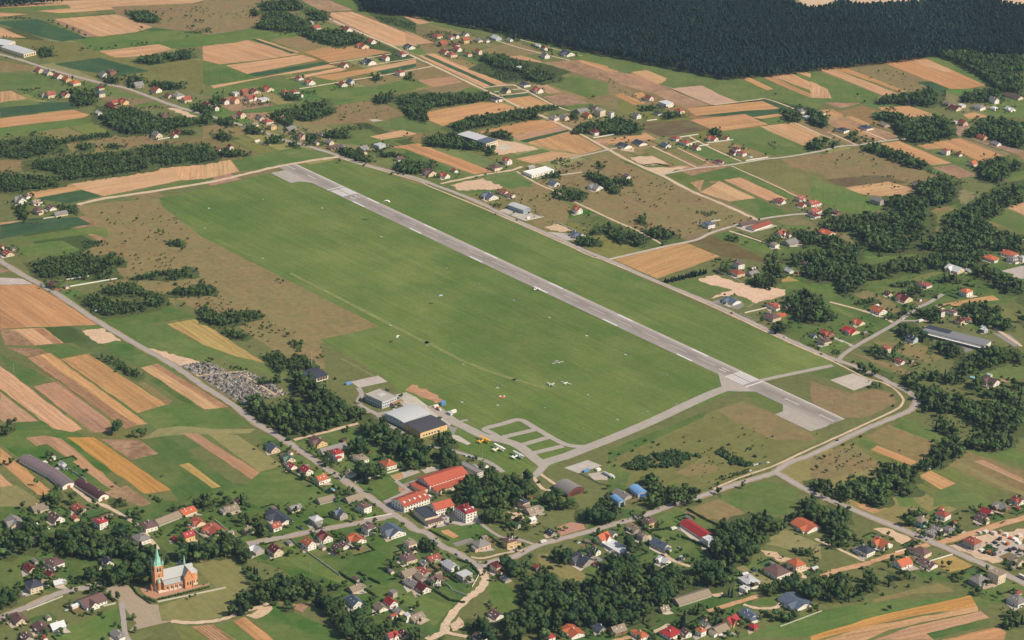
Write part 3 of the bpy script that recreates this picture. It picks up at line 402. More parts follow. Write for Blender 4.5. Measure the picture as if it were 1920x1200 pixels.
WOODS = """00 P 0 -10 560 -10 400 5 0 30;s 0 145 180 140 320 160 180 175 40 180;b 1140 110 1330 100 1430 150 1420 195 1250 185;b 330 435 460 430 480 490 370 510;b 1200 540 1330 500 1700 445 1740 510 1350 570;s 1570 290 1900 240 1920 300 1600 310;b 950 680 1080 690 1060 740 940 760;b 1150 680 1290 690 1300 740 1150 780;b 1340 730 1640 740 1640 790 1400 800;b 620 800 850 810 860 930 700 940 640 880;s 140 800 400 770 390 800 220 850;b 940 960 1250 980 1420 1060 1700 1050 1920 1080 1920 1100 1650 1130 1500 1180 1130 1200 900 1080;s 1200 960 1500 940 1500 970 1230 990;b 1720 930 1920 960 1920 1030 1760 1010
01 b 510 20 720 0 840 0 920 60 900 80 740 90 560 90;b 440 80 520 80 510 130 450 130;b 560 110 760 110 950 200 960 280 700 270 470 240 560 170;b 940 90 1110 110 1130 170 960 180;b 1000 270 1250 260 1480 340 1400 380 1220 410 1050 370 880 300;b 70 900 180 830 150 960 90 950;b 0 920 40 1000 100 1060 0 1110;s 340 920 600 900 630 940 380 965;b 620 1010 900 950 1100 900 1170 1010 960 1080 820 1060 800 1200 900 1200 640 1060;b 120 1060 280 1070 280 1130 160 1110;b 380 1130 560 1150 540 1200 400 1190;b 740 830 870 850 860 890 750 890;s 880 800 1040 810 1040 850 880 845;b 1525 670 1610 670 1600 710 1530 720;b 1820 660 1890 665 1880 710 1820 700;b 1540 860 1710 830 1720 900 1560 930;b 1760 890 1920 860 1920 1000 1870 1050 1780 960;b 1850 980 1920 980 1920 1050;P 1460 -10 1920 -10 1920 110 1650 100 1460 60;s 1500 110 1920 200 1920 280 1600 190;s 1060 1160 1500 1100 1600 1150 1200 1200
02 s 120 280 440 270 440 320 240 380 130 310;b 870 310 1040 300 1000 350;s 1000 390 1150 390 1340 440 1340 475 1200 430;b 620 500 880 490 1020 550 1100 570 1130 620 1180 600 1390 680 1360 710 1200 735 1080 700 1050 640 800 590;b 0 850 740 830 790 870 700 900 250 960 200 1000 210 1090 160 1080 40 1040 0 900;b 410 1120 560 1060 870 1000 1200 960 1370 950 1400 970 1200 1000 1190 1060 960 1080 480 1175;s 600 620 1060 580 1080 700 900 745;b 1510 1150 1640 1090 1920 1080 1920 1200 1520 1190;b 1480 1010 1550 1010 1540 1070 1490 1060
03 b 290 945 430 950 440 990 300 990;b 500 1015 660 1010 700 1040 520 1065;b 0 1070 130 1060 290 1130 280 1190 0 1200;b 930 1160 1010 1160 1000 1200 940 1200;b 1570 990 1700 970 1720 1080 1600 1080;b 1780 990 1870 985 1920 1060 1920 1130 1850 1110
04 b 1100 470 1430 450 1560 500 1560 560 1780 620 1600 720 1350 570;b 1570 490 1920 500 1920 840 1700 810 1560 690 1500 600;b 610 880 900 830 1070 800 1180 830 1170 910 1060 950 860 930 620 920;b 1380 830 1700 790 1720 900 1500 910 1380 900;b 570 1010 720 1000 780 1030 870 1040 840 1080 680 1085 580 1060;b 720 1100 870 1060 1130 1040 1260 1100 1290 1220 950 1280 850 1250;b 1430 1150 1560 1060 1750 1070 1920 1120 1920 1330 1560 1220 1400 1220;b 0 980 150 1050 150 1130 0 1100
14 b 340 75 410 75 400 130 350 130;b 375 140 440 140 430 170 380 170;b 470 130 520 130 510 170;b 480 190 560 180 850 270 1060 370 1040 410 880 380 680 300 480 240;s 680 450 800 500 780 540 690 500;s 1060 410 1330 490 1430 540 1330 580 1000 420;b 960 540 1180 490 1330 560 1300 700 1100 740 960 610;b 680 660 1080 640 1090 760 1000 800 700 780;b 1510 370 1700 300 1790 330 1790 440 1700 530 1530 510;b 1800 330 1920 350 1920 410 1800 420;b 240 840 400 830 700 800 1000 790 1060 830 1080 990 950 1050 870 1140 620 1160 430 1050 370 960 240 960;b 1220 850 1430 740 1700 580 1920 550 1920 720 1720 760 1700 830 1560 860 1650 940 1920 1000 1920 1180 1560 1120 1400 1190 1200 1140 950 1130 1000 1050 1180 1000;b 90 870 230 860 240 960 100 960;b 135 780 200 770 200 820 140 830;b 40 1010 240 1000 350 1100 200 1150 50 1060;b 360 1090 470 1060 460 1170 380 1170;b 0 160 140 150 130 220 0 230;b 180 160 260 150 250 210 190 210
10 b 0 170 300 110 560 160 580 250 330 290 200 310 0 310;b 500 140 980 80 1060 90 960 120 560 180;b 690 190 850 180 840 240 700 250;b 940 200 1070 190 1060 230 950 230;b 270 340 560 300 900 270 1180 250 1350 360 1340 410 900 480 620 510 460 430 300 410;b 0 440 300 470 560 490 550 560 120 620 0 600;b 1210 220 1540 180 1540 270 1300 320;b 1560 210 1850 180 1920 240 1920 340 1500 380 1340 340;b 1640 50 1760 70 1750 100 1650 100;b 130 740 240 740 250 860 400 870 230 870 140 820;b 500 730 690 740 700 810 600 800;b 1500 1050 1660 1050 1660 1110 1520 1090;s 730 1060 970 1050 980 1110 760 1130
11 b 80 90 200 80 320 130 160 150;b 560 150 720 100 720 170 580 180;b 940 80 1040 100 1020 190 930 180;b 780 160 880 180 850 210 760 200;b 150 230 430 270 400 290 160 300;b 0 180 150 300 120 330 0 340;b 1060 80 1320 70 1320 130 1150 135;s 1800 150 1890 130 1880 170;b 1200 220 1300 230 1500 250 1430 270 1540 330 1430 350 1250 280;b 1550 220 1610 230 1600 265 1550 260;b 1620 260 1820 270 1800 300 1580 300;b 1730 360 1920 340 1920 450 1740 440
12 b 190 130 470 90 640 180 700 190 720 240 500 230 200 200;b 740 85 870 55 960 110 950 150 750 110;b 730 220 800 215 800 280 740 275;b 0 345 250 350 260 420 0 450;s 1370 310 1450 310 1560 340 1660 330 1560 430 1340 380 1280 350;b 1700 360 1790 360 1760 410;b 1230 460 1340 430 1440 440 1380 480 1240 490;b 1330 600 1480 570 1630 620 1620 670 1540 700 1340 660;b 1610 450 1720 450 1900 530 1920 620 1780 580 1740 540;s 750 720 880 730 850 780 780 770;b 1530 1030 1640 1010 1770 1060 1740 1100 1560 1090;s 1610 900 1670 900 1670 930;b 1670 950 1770 940 1760 1000 1680 990;b 1820 960 1920 940 1920 1040 1830 1000
13 b 0 520 110 590 90 630 0 610;b 30 490 200 500 210 560 60 540;b 0 890 70 960 240 960 350 1060 290 1100 100 1060 0 1010;b 260 840 330 840 350 910 270 890;b 325 970 440 930 620 1000 600 1030 490 1060 340 1000;b 930 60 1000 50 1010 110 940 110;s 950 190 1200 180 1330 250 1230 260 1050 220;b 1430 170 1510 190 1490 220;s 760 780 1050 800 880 850;b 1060 1000 1180 1030 1170 1060 1080 1050;b 1440 1040 1540 980 1520 1090 1450 1090;b 1680 960 1890 970 1900 1080 1750 1100;b 1790 180 1920 150 1920 230 1790 240
20 b 270 150 560 90 820 80 1000 190 1060 280 900 300 560 280 350 280;b 900 90 1020 60 1140 130 1120 180 950 180;b 1190 280 1400 230 1700 190 1760 270 1560 300 1200 300;b 390 330 520 310 560 330 500 390 400 370;b 900 400 1000 350 1220 330 1280 410 1240 460 1000 450;b 1260 400 1470 450 1490 520 1300 580 930 630 770 540 720 450 880 440 1000 490 1280 470;b 1510 430 1620 350 1680 390 1720 340 1920 370 1920 440 1700 440 1560 450;b 1770 570 1840 530 1920 580 1920 720 1800 640;b 850 980 1000 990 1280 1150 1210 1190 1080 1110
21 b 0 360 90 355 140 410 60 430 0 430;b 0 540 150 600 420 570 530 610 500 650 300 700 180 720 0 680;b 150 750 300 760 430 800 380 840 250 830;s 380 870 470 940 420 930;b 810 870 870 870 880 920 820 910;s 770 940 930 920 900 960 780 970;b 540 990 680 940 750 1000 920 990 1010 1080 980 1120 750 1100 700 1150 600 1070;s 150 1040 300 1060 410 1110 400 1130 250 1110;b 450 1120 530 1170 490 1190;b 740 1080 850 1130 800 1150
23 c 500 315 880 215 900 240 540 330;b 980 190 1060 150 1130 180 1100 250 1000 220;b 1250 200 1330 210 1300 240;b 1320 270 1460 230 1550 320 1420 370 1240 320;b 1440 120 1500 80 1530 150 1600 230 1590 270 1490 250 1420 170;b 1540 100 1740 70 1760 180 1600 160;b 1790 60 1920 50 1920 330 1760 240;b 1600 470 1760 400 1890 450 1920 560 1900 680 1740 680 1600 570;s 1170 590 1230 620 1400 680 1260 650;b 1470 710 1620 700 1630 770 1500 780;s 1680 700 1790 760 1700 740;s 1650 850 1920 900 1900 960 1740 870
24 b 0 60 350 0 470 30 400 260 240 310 0 300;b 220 170 700 180 760 280 500 300 480 370 320 440 250 380;b 640 150 900 100 1500 30 1570 50 1500 220 1200 190 1000 230 720 240;b 1570 170 1920 320 1920 420 1780 420 1600 320 1450 260 1500 180;b 760 330 870 310 900 370 770 360;b 860 390 990 350 1000 440 870 430;b 1000 440 1120 400 1100 450;b 400 480 600 470 590 520 420 530;b 690 610 830 590 800 650 690 650;b 820 560 960 540 920 620 830 620;b 970 560 1160 560 1160 680 960 660;b 1340 540 1480 510 1690 560 1700 650 1820 700 1800 750 1500 700 1340 610;b 0 430 200 600 210 650 100 680 0 660;s 20 690 280 740 200 760;s 100 900 300 940 280 990 120 970;b 780 700 950 700 1000 790 1090 820 1050 880 1000 860 800 790;b 780 870 830 860 820 920 780 910;b 460 910 600 900 650 960 760 960 870 1000 800 1020 640 1010;b 1060 900 1090 930 1080 970 1050 960;b 1100 880 1200 850 1370 920 1340 1010 1220 990;b 1300 1100 1400 990 1620 900 1800 920 1920 1000 1920 1090 1800 1030 1600 1110 1450 1140 1320 1180;b 400 1060 560 1090 740 1150 730 1200 500 1130;b 860 1160 1300 1130 1320 1200 900 1200;b 1820 600 1920 620 1920 700;b 1840 470 1920 430 1920 540;b 1140 300 1250 260 1480 290 1360 340 1500 360
30 b 0 455 110 440 130 500 60 540 0 550;b 445 710 490 710 490 750 450 750;b 260 830 330 840 330 880;b 350 1080 430 1080 540 1030 560 1100 500 1180 400 1160;b 610 1060 660 1050 700 1150 640 1180;b 980 1120 1130 1120 1150 1170 1040 1190;s 1310 1080 1400 1090 1500 1150 1400 1160;s 1410 910 1520 910 1500 940;b 1740 1110 1880 1100 1890 1180 1760 1190;s 1280 480 1390 510 1330 540
31 b 430 200 560 200 600 280 920 230 960 270 1220 300 1270 310 1440 340 1440 400 1300 440 1160 480 950 530 870 560 740 560 680 470 540 420 430 330 350 290;b 770 50 850 0 1000 50 1100 130 1250 240 1450 340 1300 320 1000 240 850 160;b 480 60 680 40 680 80 500 90;s 840 640 1000 680 1020 740;b 1230 490 1310 490 1300 530;b 1320 600 1480 560 1500 700 1320 700;b 1400 430 1620 420 1800 560 1920 590 1920 720 1700 720 1480 540;b 1080 770 1180 770 1180 830 1100 830;s 1180 820 1330 800 1300 870;b 1400 820 1500 790 1640 850 1640 900 1450 960 1380 900;s 1010 810 1110 880 1100 890;b 1170 1020 1380 1040 1390 1110 1200 1100;b 170 1110 260 1100 280 1200 180 1200;b 320 1080 400 1090 420 1180 330 1160;b 0 1140 100 1150 100 1200 0 1200
32 b 270 530 370 520 460 600 460 650 320 640;b 0 570 160 590 200 700 290 790 120 830 0 850;b 270 660 380 680 440 730 520 780 500 850 400 860 280 800;b 670 850 800 850 800 900 690 910;b 470 960 700 930 860 900 960 920 1040 950 1130 900 1180 980 1190 1100 1100 1110 1050 1090 1000 1200 720 1200 560 1200 440 1080;b 1270 1080 1380 1070 1400 1150 1530 1140 1520 1200 1280 1190;b 1750 1160 1880 1140 1860 1200 1760 1200
33 m 120 760 250 730 480 700 640 670 860 740 840 780 700 800 640 850 520 850 260 880 130 840;m 900 680 1030 660 1180 740 1320 800 1280 840 1100 830 1000 740;s 960 930 1240 860 1300 830 1260 900 1020 960;b 320 930 430 910 480 1000 560 1020 700 1010 760 1060 800 1060 790 1140 640 1180 560 1150 400 1200 340 1180 390 1060 310 980;s 800 1070 930 1010 1130 980 900 1050;b 970 1010 1020 1020 1010 1100;b 1170 970 1220 960 1220 1030;s 1220 520 1330 510 1320 560;s 1260 610 1360 605 1340 630;s 1200 670 1310 660 1290 700;b 1730 1120 1820 1100 1900 1160 1880 1200 1740 1200;s 1410 560 1530 570 1500 600;b 1800 980 1920 980 1920 1040 1820 1030;s 1150 950 1320 900 1320 920 1170 970
34 b 850 30 960 20 1000 90 1200 140 1290 180 1480 240 1700 230 1920 250 1920 500 1740 520 1540 470 1420 380 1340 330 1090 320 1040 260 900 150;b 1190 0 1500 0 1340 80 1180 50;b 1320 110 1450 130 1920 160 1920 240 1700 220;b 1390 70 1540 40 1540 120 1420 130;b 1800 70 1920 60 1920 150 1810 130;b 560 60 640 50 640 120 540 110;b 1150 340 1200 340 1200 420 1150 410;b 1070 450 1200 440 1330 500 1310 560 1150 510;b 1000 290 1070 310 1030 350;b 1510 510 1720 490 1830 560 1820 640 1640 680 1450 650 1380 620;b 1110 640 1290 580 1380 640 1380 700 1180 830 960 850 980 790 1110 740;b 640 810 720 800 940 870 990 960 860 940 640 870;b 0 960 170 950 220 1060 370 950 560 930 700 890 860 900 900 1000 960 1070 830 1090 730 1010 700 1160 600 1180 380 1100 330 1170 200 1130 40 1040;s 1660 1100 1870 1090 1800 1130
40 b 0 240 130 230 180 300 150 430 60 460 0 430;b 140 240 230 200 400 190 440 250 380 330 320 410 200 390;b 470 230 620 210 700 170 820 220 950 250 1000 170 1140 210 1240 330 1280 380 1380 340 1430 400 1400 500 1100 440 780 440 560 420 480 330;b 1120 40 1250 20 1260 100 1160 90;b 1590 370 1660 330 1920 300 2000 330 2000 440 1700 470 1600 450;b 1470 400 1540 400 1540 500 1480 490;b 820 540 900 560 1050 540 1150 500 1390 480 1400 640 1160 680 960 650 960 720 880 760 790 720 780 600;s 580 600 780 620 800 700 620 700;b 260 590 380 600 400 680 310 670;b 410 340 480 340 480 400 410 400;b 0 760 150 720 180 800 100 880 0 900;s 850 940 960 930 940 1000;s 640 960 800 940 780 990;s 880 790 1030 860 1000 880;b 140 60 230 80 290 150 260 180
41 b 0 270 100 230 230 250 310 290 350 310 400 400 460 560 600 650 700 620 900 620 1000 640 1100 720 1120 790 1260 850 1440 960 1560 1010 1620 1060 1600 1160 1420 1180 1300 1150 1100 950 950 800 840 830 700 810 620 850 480 800 440 640 330 430 180 420 0 460;b 300 800 400 770 460 860 430 920 250 960 240 920;b 460 800 600 720 610 860 500 870;b 730 860 800 850 820 920 750 930;s 870 890 910 880 930 940;b 1350 1130 1560 1140 1660 1200 1340 1200;b 280 80 420 70 560 120 540 200 400 150 300 130;b 480 170 590 200 580 250 480 230;b 1120 680 1250 700 1200 760;b 1650 480 1760 460 1780 540 1700 560;b 1590 960 1690 1000 1650 1040;s 520 330 580 350 570 380;b 1560 160 1610 130 1600 190
42 b 110 300 280 300 290 390 180 390;b 740 500 770 490 770 570 740 560;b 880 490 1000 500 1060 430 1110 410 1120 520 1050 620 900 600;b 1230 540 1290 560 1290 600 1230 600;b 1040 680 1250 600 1380 640 1420 740 1480 660 1520 720 1640 700 1760 750 1920 730 1920 1040 1700 1050 1560 1080 1440 1010 1400 1120 1240 1160 1180 1080 1000 1180 870 1170 900 990 1080 950 1060 820;b 1700 610 1720 560 1800 520 1820 580 1920 600 1920 720 1700 700;b 570 1000 700 1000 760 1090 860 1070 880 1180 740 1190 560 1140 520 1080;b 1330 370 1470 380 1480 460 1420 490 1300 430;b 860 110 920 70 990 120 980 180 900 170;b 1040 130 1110 130 1110 200 1040 200;b 1230 160 1290 180 1280 210;b 640 0 880 60 860 150 720 120;b 1560 20 1700 0 1920 0 1920 100 1700 120 1560 80;b 1720 140 1790 150 1780 200;b 1840 460 1920 440 1920 520;b 0 1080 200 1120 150 1180 0 1180;b 240 1150 340 1100 330 1180;b 370 1070 420 1080 400 1140;s 820 150 1100 240 1000 240;s 1580 310 1680 330 1640 350
43 b 980 170 1200 90 1270 70 1400 80 1500 120 1700 50 1920 0 1920 100 1660 90 1590 170 1450 250 1380 330 1250 470 1150 500 1160 640 1060 690 920 690 760 660 780 520 880 500 940 440 950 370 970 290;b 0 450 150 430 300 520 420 540 560 560 640 540 760 600 780 680 760 760 580 850 440 890 420 1010 200 1040 0 1060;b 100 260 270 290 310 350 200 430 90 400;b 1050 700 1170 760 1180 800 1060 790;b 1360 690 1530 700 1510 780 1380 790;b 1560 680 1700 640 1740 700 1920 740 1920 800 1800 830 1600 750;s 630 260 900 360 880 380;b 1710 370 1850 370 1850 430 1720 430;b 630 930 740 910 750 1060 640 1050;b 720 900 850 880 850 960;b 870 950 1000 930 1020 1050 900 1040;b 1480 960 1690 940 1700 1020 1500 1010;b 440 1000 560 1020 540 1060;b 340 1150 420 1130 410 1190;s 1080 1120 1200 1140 1180 1180;b 250 40 350 50 340 110 260 110
44 b 0 0 330 0 370 150 300 140 420 280 280 300 130 310 120 200 0 110;b 120 310 320 320 310 370 200 370;b 0 610 180 600 360 620 360 700 480 740 390 820 180 830 0 800;b 480 550 600 640 590 750 470 760;b 640 650 750 620 770 720;b 700 560 900 590 920 650 780 620;s 800 700 920 690 900 740;b 830 130 900 30 960 30 1060 90 920 150;b 960 220 1040 210 1030 270;b 1220 590 1340 590 1330 650;s 1340 560 1500 590 1480 600;b 1430 740 1540 730 1550 800;b 1740 510 1820 500 1810 560;b 1740 930 1920 920 1920 1050 1800 1080;b 1710 1030 1780 1020 1770 1090;s 1420 110 1480 130 1470 150;s 780 420 870 450 850 465;b 0 870 70 870 60 950"""
SINGLES = """00 435 185 478 190 528 215 605 240 660 262 715 288 770 318 1275 245 1465 125 1538 170 1670 140 1720 145 1760 185 1800 180 1830 185 1690 235 1735 235 740 440 810 415 870 435 915 435 980 425 1045 415 1190 395 1240 395 1280 385 1320 385 1685 325 30 330 480 650 1820 825 950 765
01 1190 790 1275 1060 1090 200 905 690
02 1690 870
03 1505 845 1735 960 1560 1075
04 425 850 487 910
14 520 645 1560 285 1500 630 145 260 560 150
10 75 110 1140 195 205 620 1230 862 1430 970 1470 985 1635 1140 1130 1070 110 1105
11 1840 100 1230 340
12 720 468 640 492 1190 665 1270 660 1300 690 1130 700 1650 835
13 500 130 580 380 1420 285 1590 288 1700 265 150 135 65 145 1245 1082 820 690 390 548
20 1770 212 530 305 1880 1020 630 410 1655 525 755 50
21 680 305 725 322 540 735 610 722 625 770 690 770 770 797 1060 990 85 1025
23 1000 130 970 128 1640 700
30 1035 490 1060 460 1205 530 1260 530 1300 545
32 685 820
34 1410 465 120 748 50 845 140 875
40 1203 990
42 165 210 760 860 775 880 1440 190
43 570 285 1310 570 1190 600 1860 465 1840 890 640 120
44 390 265 310 845 705 905 70 470 1085 655"""
SHRUBS = """20 1170 90 1220 85 1200 165 1265 160 1400 185 1465 155 1450 85 1490 110 1570 110 1430 340 1500 320 1860 480 1700 465 1790 470 680 450
33 1180 570 1085 640 340 605 255 645 410 620 395 665 460 640 680 575 690 620 220 695 110 725 25 715 765 870 1320 745 1420 750 20 800 60 830 1880 540
10 920 810 1100 755 1240 683 1070 808 1340 1028 970 875 1035 910 1105 908 1500 270 900 215 1050 190
34 300 640 380 640 800 690 740 200 740 290 450 570
13 200 890 390 915 420 740 460 690 520 720 640 710
44 650 790 500 870 1380 700"""
ROADS = """a7 main_road 00 -40 475 0 490 200 545 500 640 900 745 1150 800 1530 940 1760 1010 2054 1090 2374 1190 2554 1260 2724 1302 / 11 900 200 1200 290 1400 360 1700 440 1920 500 / 12 230 550 600 690 930 850 1240 985 1480 1090 1680 1180 / 23 0 130 450 330 850 490 1130 615 1560 820 1920 980 / 24 110 985 250 1040 400 1090 650 1200 / 34 700 80 850 150 930 210 950 260 900 330 720 410 450 520 0 735 / 33 1640 800 1500 890 1420 920 1250 970 1000 1050 800 1120 540 1200 / 43 300 90 20 170 / 42 1600 240 1400 290 1180 355 960 460 800 490 700 540
a7 village_road 20 -30 120 0 140 200 265 500 430 900 700 1280 920 1500 1045 1620 1120 / 31 0 110 280 290 480 450 780 630 1000 780 1250 950 1550 1150 1640 1210 / 41 1720 70 1830 140 1920 210 / 42 200 240 320 350 450 410 600 500 680 560
d8 village_road 42 680 560 715 630 690 720 600 800 480 900 370 1040 340 1130 200 1200
d5 lane 42 340 1130 500 1160 600 1180 800 1210
a7 cross_street 41 400 335 700 280 1000 220 1500 130 1720 75
a7 church_road 40 -40 1015 0 1000 300 880 560 770 800 725 900 690
d5 lane 30 600 980 700 1060 800 1140 960 1200 1170 1320 1280 1410 1420 1590
a5 lane 40 1090 860 1110 1000 1130 1150 1200 1260
d5 field_track 40 1540 1030 1700 1045 1920 1030 2080 990 2420 870
d8 field_road 10 700 740 900 690 1300 630 1920 530 / 11 380 465 700 390 1000 340 1240 305
l5.5 cross_road 23 0 130 300 60 560 0 800 -50 / 13 950 985 1320 880 1650 830 1920 815
d7 field_road 13 0 240 200 350 470 470 760 620 1000 720 1330 870
d6 field_road 01 1140 170 1350 265 1650 390 1920 520 / 02 250 590 650 780 870 885 1090 995 1220 1040 1560 1200 / 13 0 240
l5.5 cross_road 13 470 470 800 410 1100 380 1400 330 1600 310 1920 255 / 14 250 215 430 200 700 160 930 140 1100 120 1300 100
d6 cross_road 12 320 550 700 470 950 430 1050 395
d4 field_road 12 1000 440 1190 550 1350 620 1560 730 1920 900 / 13 240 960 480 1090
l5 cross_road 12 1480 325 1800 250 1920 225
d5 lane 01 870 800 1200 745 1550 690 1920 625 / 02 250 595
d4 lane 01 1140 575 1400 535 1700 485
d4 lane 01 1480 595 1650 565 1920 525
d5 lane 02 700 790 960 765 1040 805
d5 lane 02 840 860 1100 830 1040 800
d4 lane 02 1100 820 1300 930 1480 1000
d4 lane 02 830 370 1060 440 1300 500 1480 545
d3 field_track 02 1030 355 1300 430 1600 505
d3 field_track 02 1220 1050 1090 1000
d4 field_track 03 950 945 1320 900 1440 895 1700 990
d4 field_track 13 1680 0 1920 110 / 14 190 140
d4 field_track 14 160 85 420 205
d4 lane 14 480 75 700 165
d3 field_track 13 1110 390 1500 565 1700 665 1920 770
d4 lane 13 400 215 800 405
d3 lane 13 620 225 900 360
d4 lane 13 730 125 950 240 1200 350
a6 lane 24 250 1040 300 980 420 900 650 770 800 680 950 570 1060 520 1190 440
a5 lane 24 800 680 950 680 1100 685
d5 lane 24 170 510 540 610 740 695
d5 field_track 24 1130 540 1340 640 1640 740 1900 910
d4 lane 13 1090 975 1350 1060 1550 1140
d3 perimeter_track 11 1240 320 1500 400 1920 520 / 12 230 578 600 730 1000 900 1480 1113 1680 1205 / 23 0 150 850 512 1560 842 1920 1000 / 24 210 1050 500 1195 / 34 640 80 750 140 820 210 830 260 760 330 400 500 0 680 / 33 1500 830 1300 900 1160 950 950 1040
a8 district_road 33 1500 890 1560 920 1700 1000 1920 1110 / 34 200 1150 340 1210 / 44 1100 320 1600 540 1920 690 2000 720
o9 dirt_road 44 1130 335 1450 240 1920 100 2000 80
o7 dirt_road 44 1060 340 880 390 600 480 480 520 220 580 110 630
d4 lane 44 40 290 240 375 480 490
o6 dirt_road 43 900 940 1200 850 1390 795
d4 lane 43 1220 880 1340 915 1500 910 1560 870
d4 lane 43 410 1130 550 1060
o5 dirt_road 43 0 1220 130 1190 340 1140
d4 lane 43 360 260 420 330 560 470 740 540
a4 footpath 42 660 140 850 270 1000 290 1100 320 1180 350
d3 footpath 42 590 455 700 465 850 430 1150 370
a14 taxiway 32 1220 830 1300 790 1450 745 1590 690 1920 560 / 33 400 430 720 280 1020 150 1250 95
a7 taxiway 33 1240 100 1400 60 1680 0 2020 -70
a13 taxiway 32 240 290 430 430 530 480 720 570 900 610 1030 660 1170 770 1250 830
a8 taxiway 32 900 610 780 540 720 500 880 455 1030 420 1180 500 1440 640 1640 660
a8 taxiway 32 880 575 1160 510
a8 taxiway 32 1030 650 1280 580
a8 taxiway 32 1150 720 1420 655
a4 taxiway 32 530 480 490 440 560 420
a9 taxiway 32 1250 830 1190 900 1150 930
d4 service_road 32 1190 890 1350 1000
d4 service_road 32 1150 930 1240 1040 1310 1050
a6 service_road 32 220 650 430 700 700 780 800 830 880 890
a6 service_road 31 1400 130 1430 190 1400 260 1470 320 1570 370 1620 430 1700 480 / 32 0 540
a7 service_road 31 1570 370 1700 345 1800 320
d5 lane 31 820 600 1100 530 1400 450
a5 lane 31 1740 970 1790 1010 1840 1060 1640 1160
g6 grass_track 21 790 250 1920 830 / 22 200 875 550 1055 950 1200 / 32 1000 60 1270 140
g3 grass_track 21 1240 1015 1540 1180
d4 lane 14 1740 1090 1920 1050"""

# ---------------------------------------------------------------- fields
def add_field(code, pts, amp=0.9):
    name, mk, c, words = CODE[code]
    P = [G(*p) for p in pts]
    j = random.uniform(-2.5, 2.5) if code in 'GHIB' else random.uniform(-7, 7)
    c = tuple(max(0, min(255, v + j + random.uniform(-3, 3))) for v in c)
    o = sheet(name, P, ML[mk], obs(c), layer(pts), amp=3.0 if code in 'NR' else amp, step=6.0 if code in 'NRBW' else 14.0)
    ctr = np.mean(np.array(pts), 0)
    later(o, words, ctr, name.replace('_', ' '), kind='structure')
    return o
add_field('B', [(140, 385), (300, 372), (300, 385), (380, 445), (712, 612), (600, 645), (610, 690), (575, 700), (430, 600), (400, 600), (330, 560), (240, 500), (190, 430)])
add_field('F', [(300, 372), (514, 324), (580, 309), (640, 298), (720, 322), (780, 344), (808, 352), (885, 384), (968, 419), (1070, 464), (1140, 494), (1300, 567), (1540, 669), (1566, 684), (1430, 717), (1370, 738), (1100, 838), (1015, 887), (940, 888), (872, 850), (800, 790), (720, 706), (600, 637), (712, 612), (380, 445), (305, 388)], amp=0.5)
for line in FIELDS.strip().split('\n'):
    t, rest = line.split(' ', 1)
    for e in rest.split(';'):
        q = e.split()
        v = [float(x) for x in q[1:]]
        add_field(q[0], [tile(t, v[i], v[i + 1]) for i in range(0, len(v), 2)], amp=0.9 if q[0] not in 'CKATL' else 0.15)
print('layers', max(l_[3] for l_ in LAYERS))
# the same patchwork goes on beyond the picture's edges
def beyond(x0, x1, y0, y1, words, codes='SSOPGGIHBBDEW', z=.02, frac=.62):
    a, e = G(x0, y1), G(x1, y0)
    s0 = [(p - G(960, 600)).dot(DR) for p in (G(x0, y0), G(x1, y0), G(x0, y1), G(x1, y1))]
    t0 = [(p - G(960, 600)).dot(CR) for p in (G(x0, y0), G(x1, y0), G(x0, y1), G(x1, y1))]
    s = min(s0)
    while s < max(s0):
        ds = random.uniform(120, 260)
        t = min(t0)
        while t < max(t0):
            dt = random.uniform(24, 90)
            P = [G(960, 600) + DR * (s + i) + CR * (t + j) for i, j in ((6, 3), (ds - 6, 3), (ds - 6, dt - 3), (6, dt - 3))]
            q = PX(np.array([tuple(p) for p in P]))
            if (q[:, 0] > x0).all() and (q[:, 0] < x1).all() and (q[:, 1] > y0).all() and (q[:, 1] < y1).all() and random.random() < frac:
                name, mk, col, _w = CODE[random.choice(codes)]
                col = tuple(v + random.uniform(-9, 9) for v in col)
                o = sheet(name, P, ML[mk], obs(col), z)
                if z > .015:
                    tag(o, _w + words, name.replace('_', ' '), kind='structure')
                else:
                    later(o, _w, q.mean(0), name.replace('_', ' '), kind='structure')
            t += dt
        s += ds
beyond(-1100, -12, -10, 1300, ' beyond the left picture edge')
beyond(1932, 3000, -10, 1300, ' beyond the right picture edge')
beyond(0, 1920, 1206, 1500, ' below the bottom picture edge')
# plainer strips of meadow and fallow between the cropped ones
beyond(-40, 1960, -30, 530, '', 'GHIBZBHWBGEZ', .009, .8)
beyond(-40, 560, 470, 960, '', 'GHIZHG', .009, .7)
beyond(1440, 1960, 700, 1210, '', 'GHIBZH', .009, .75)
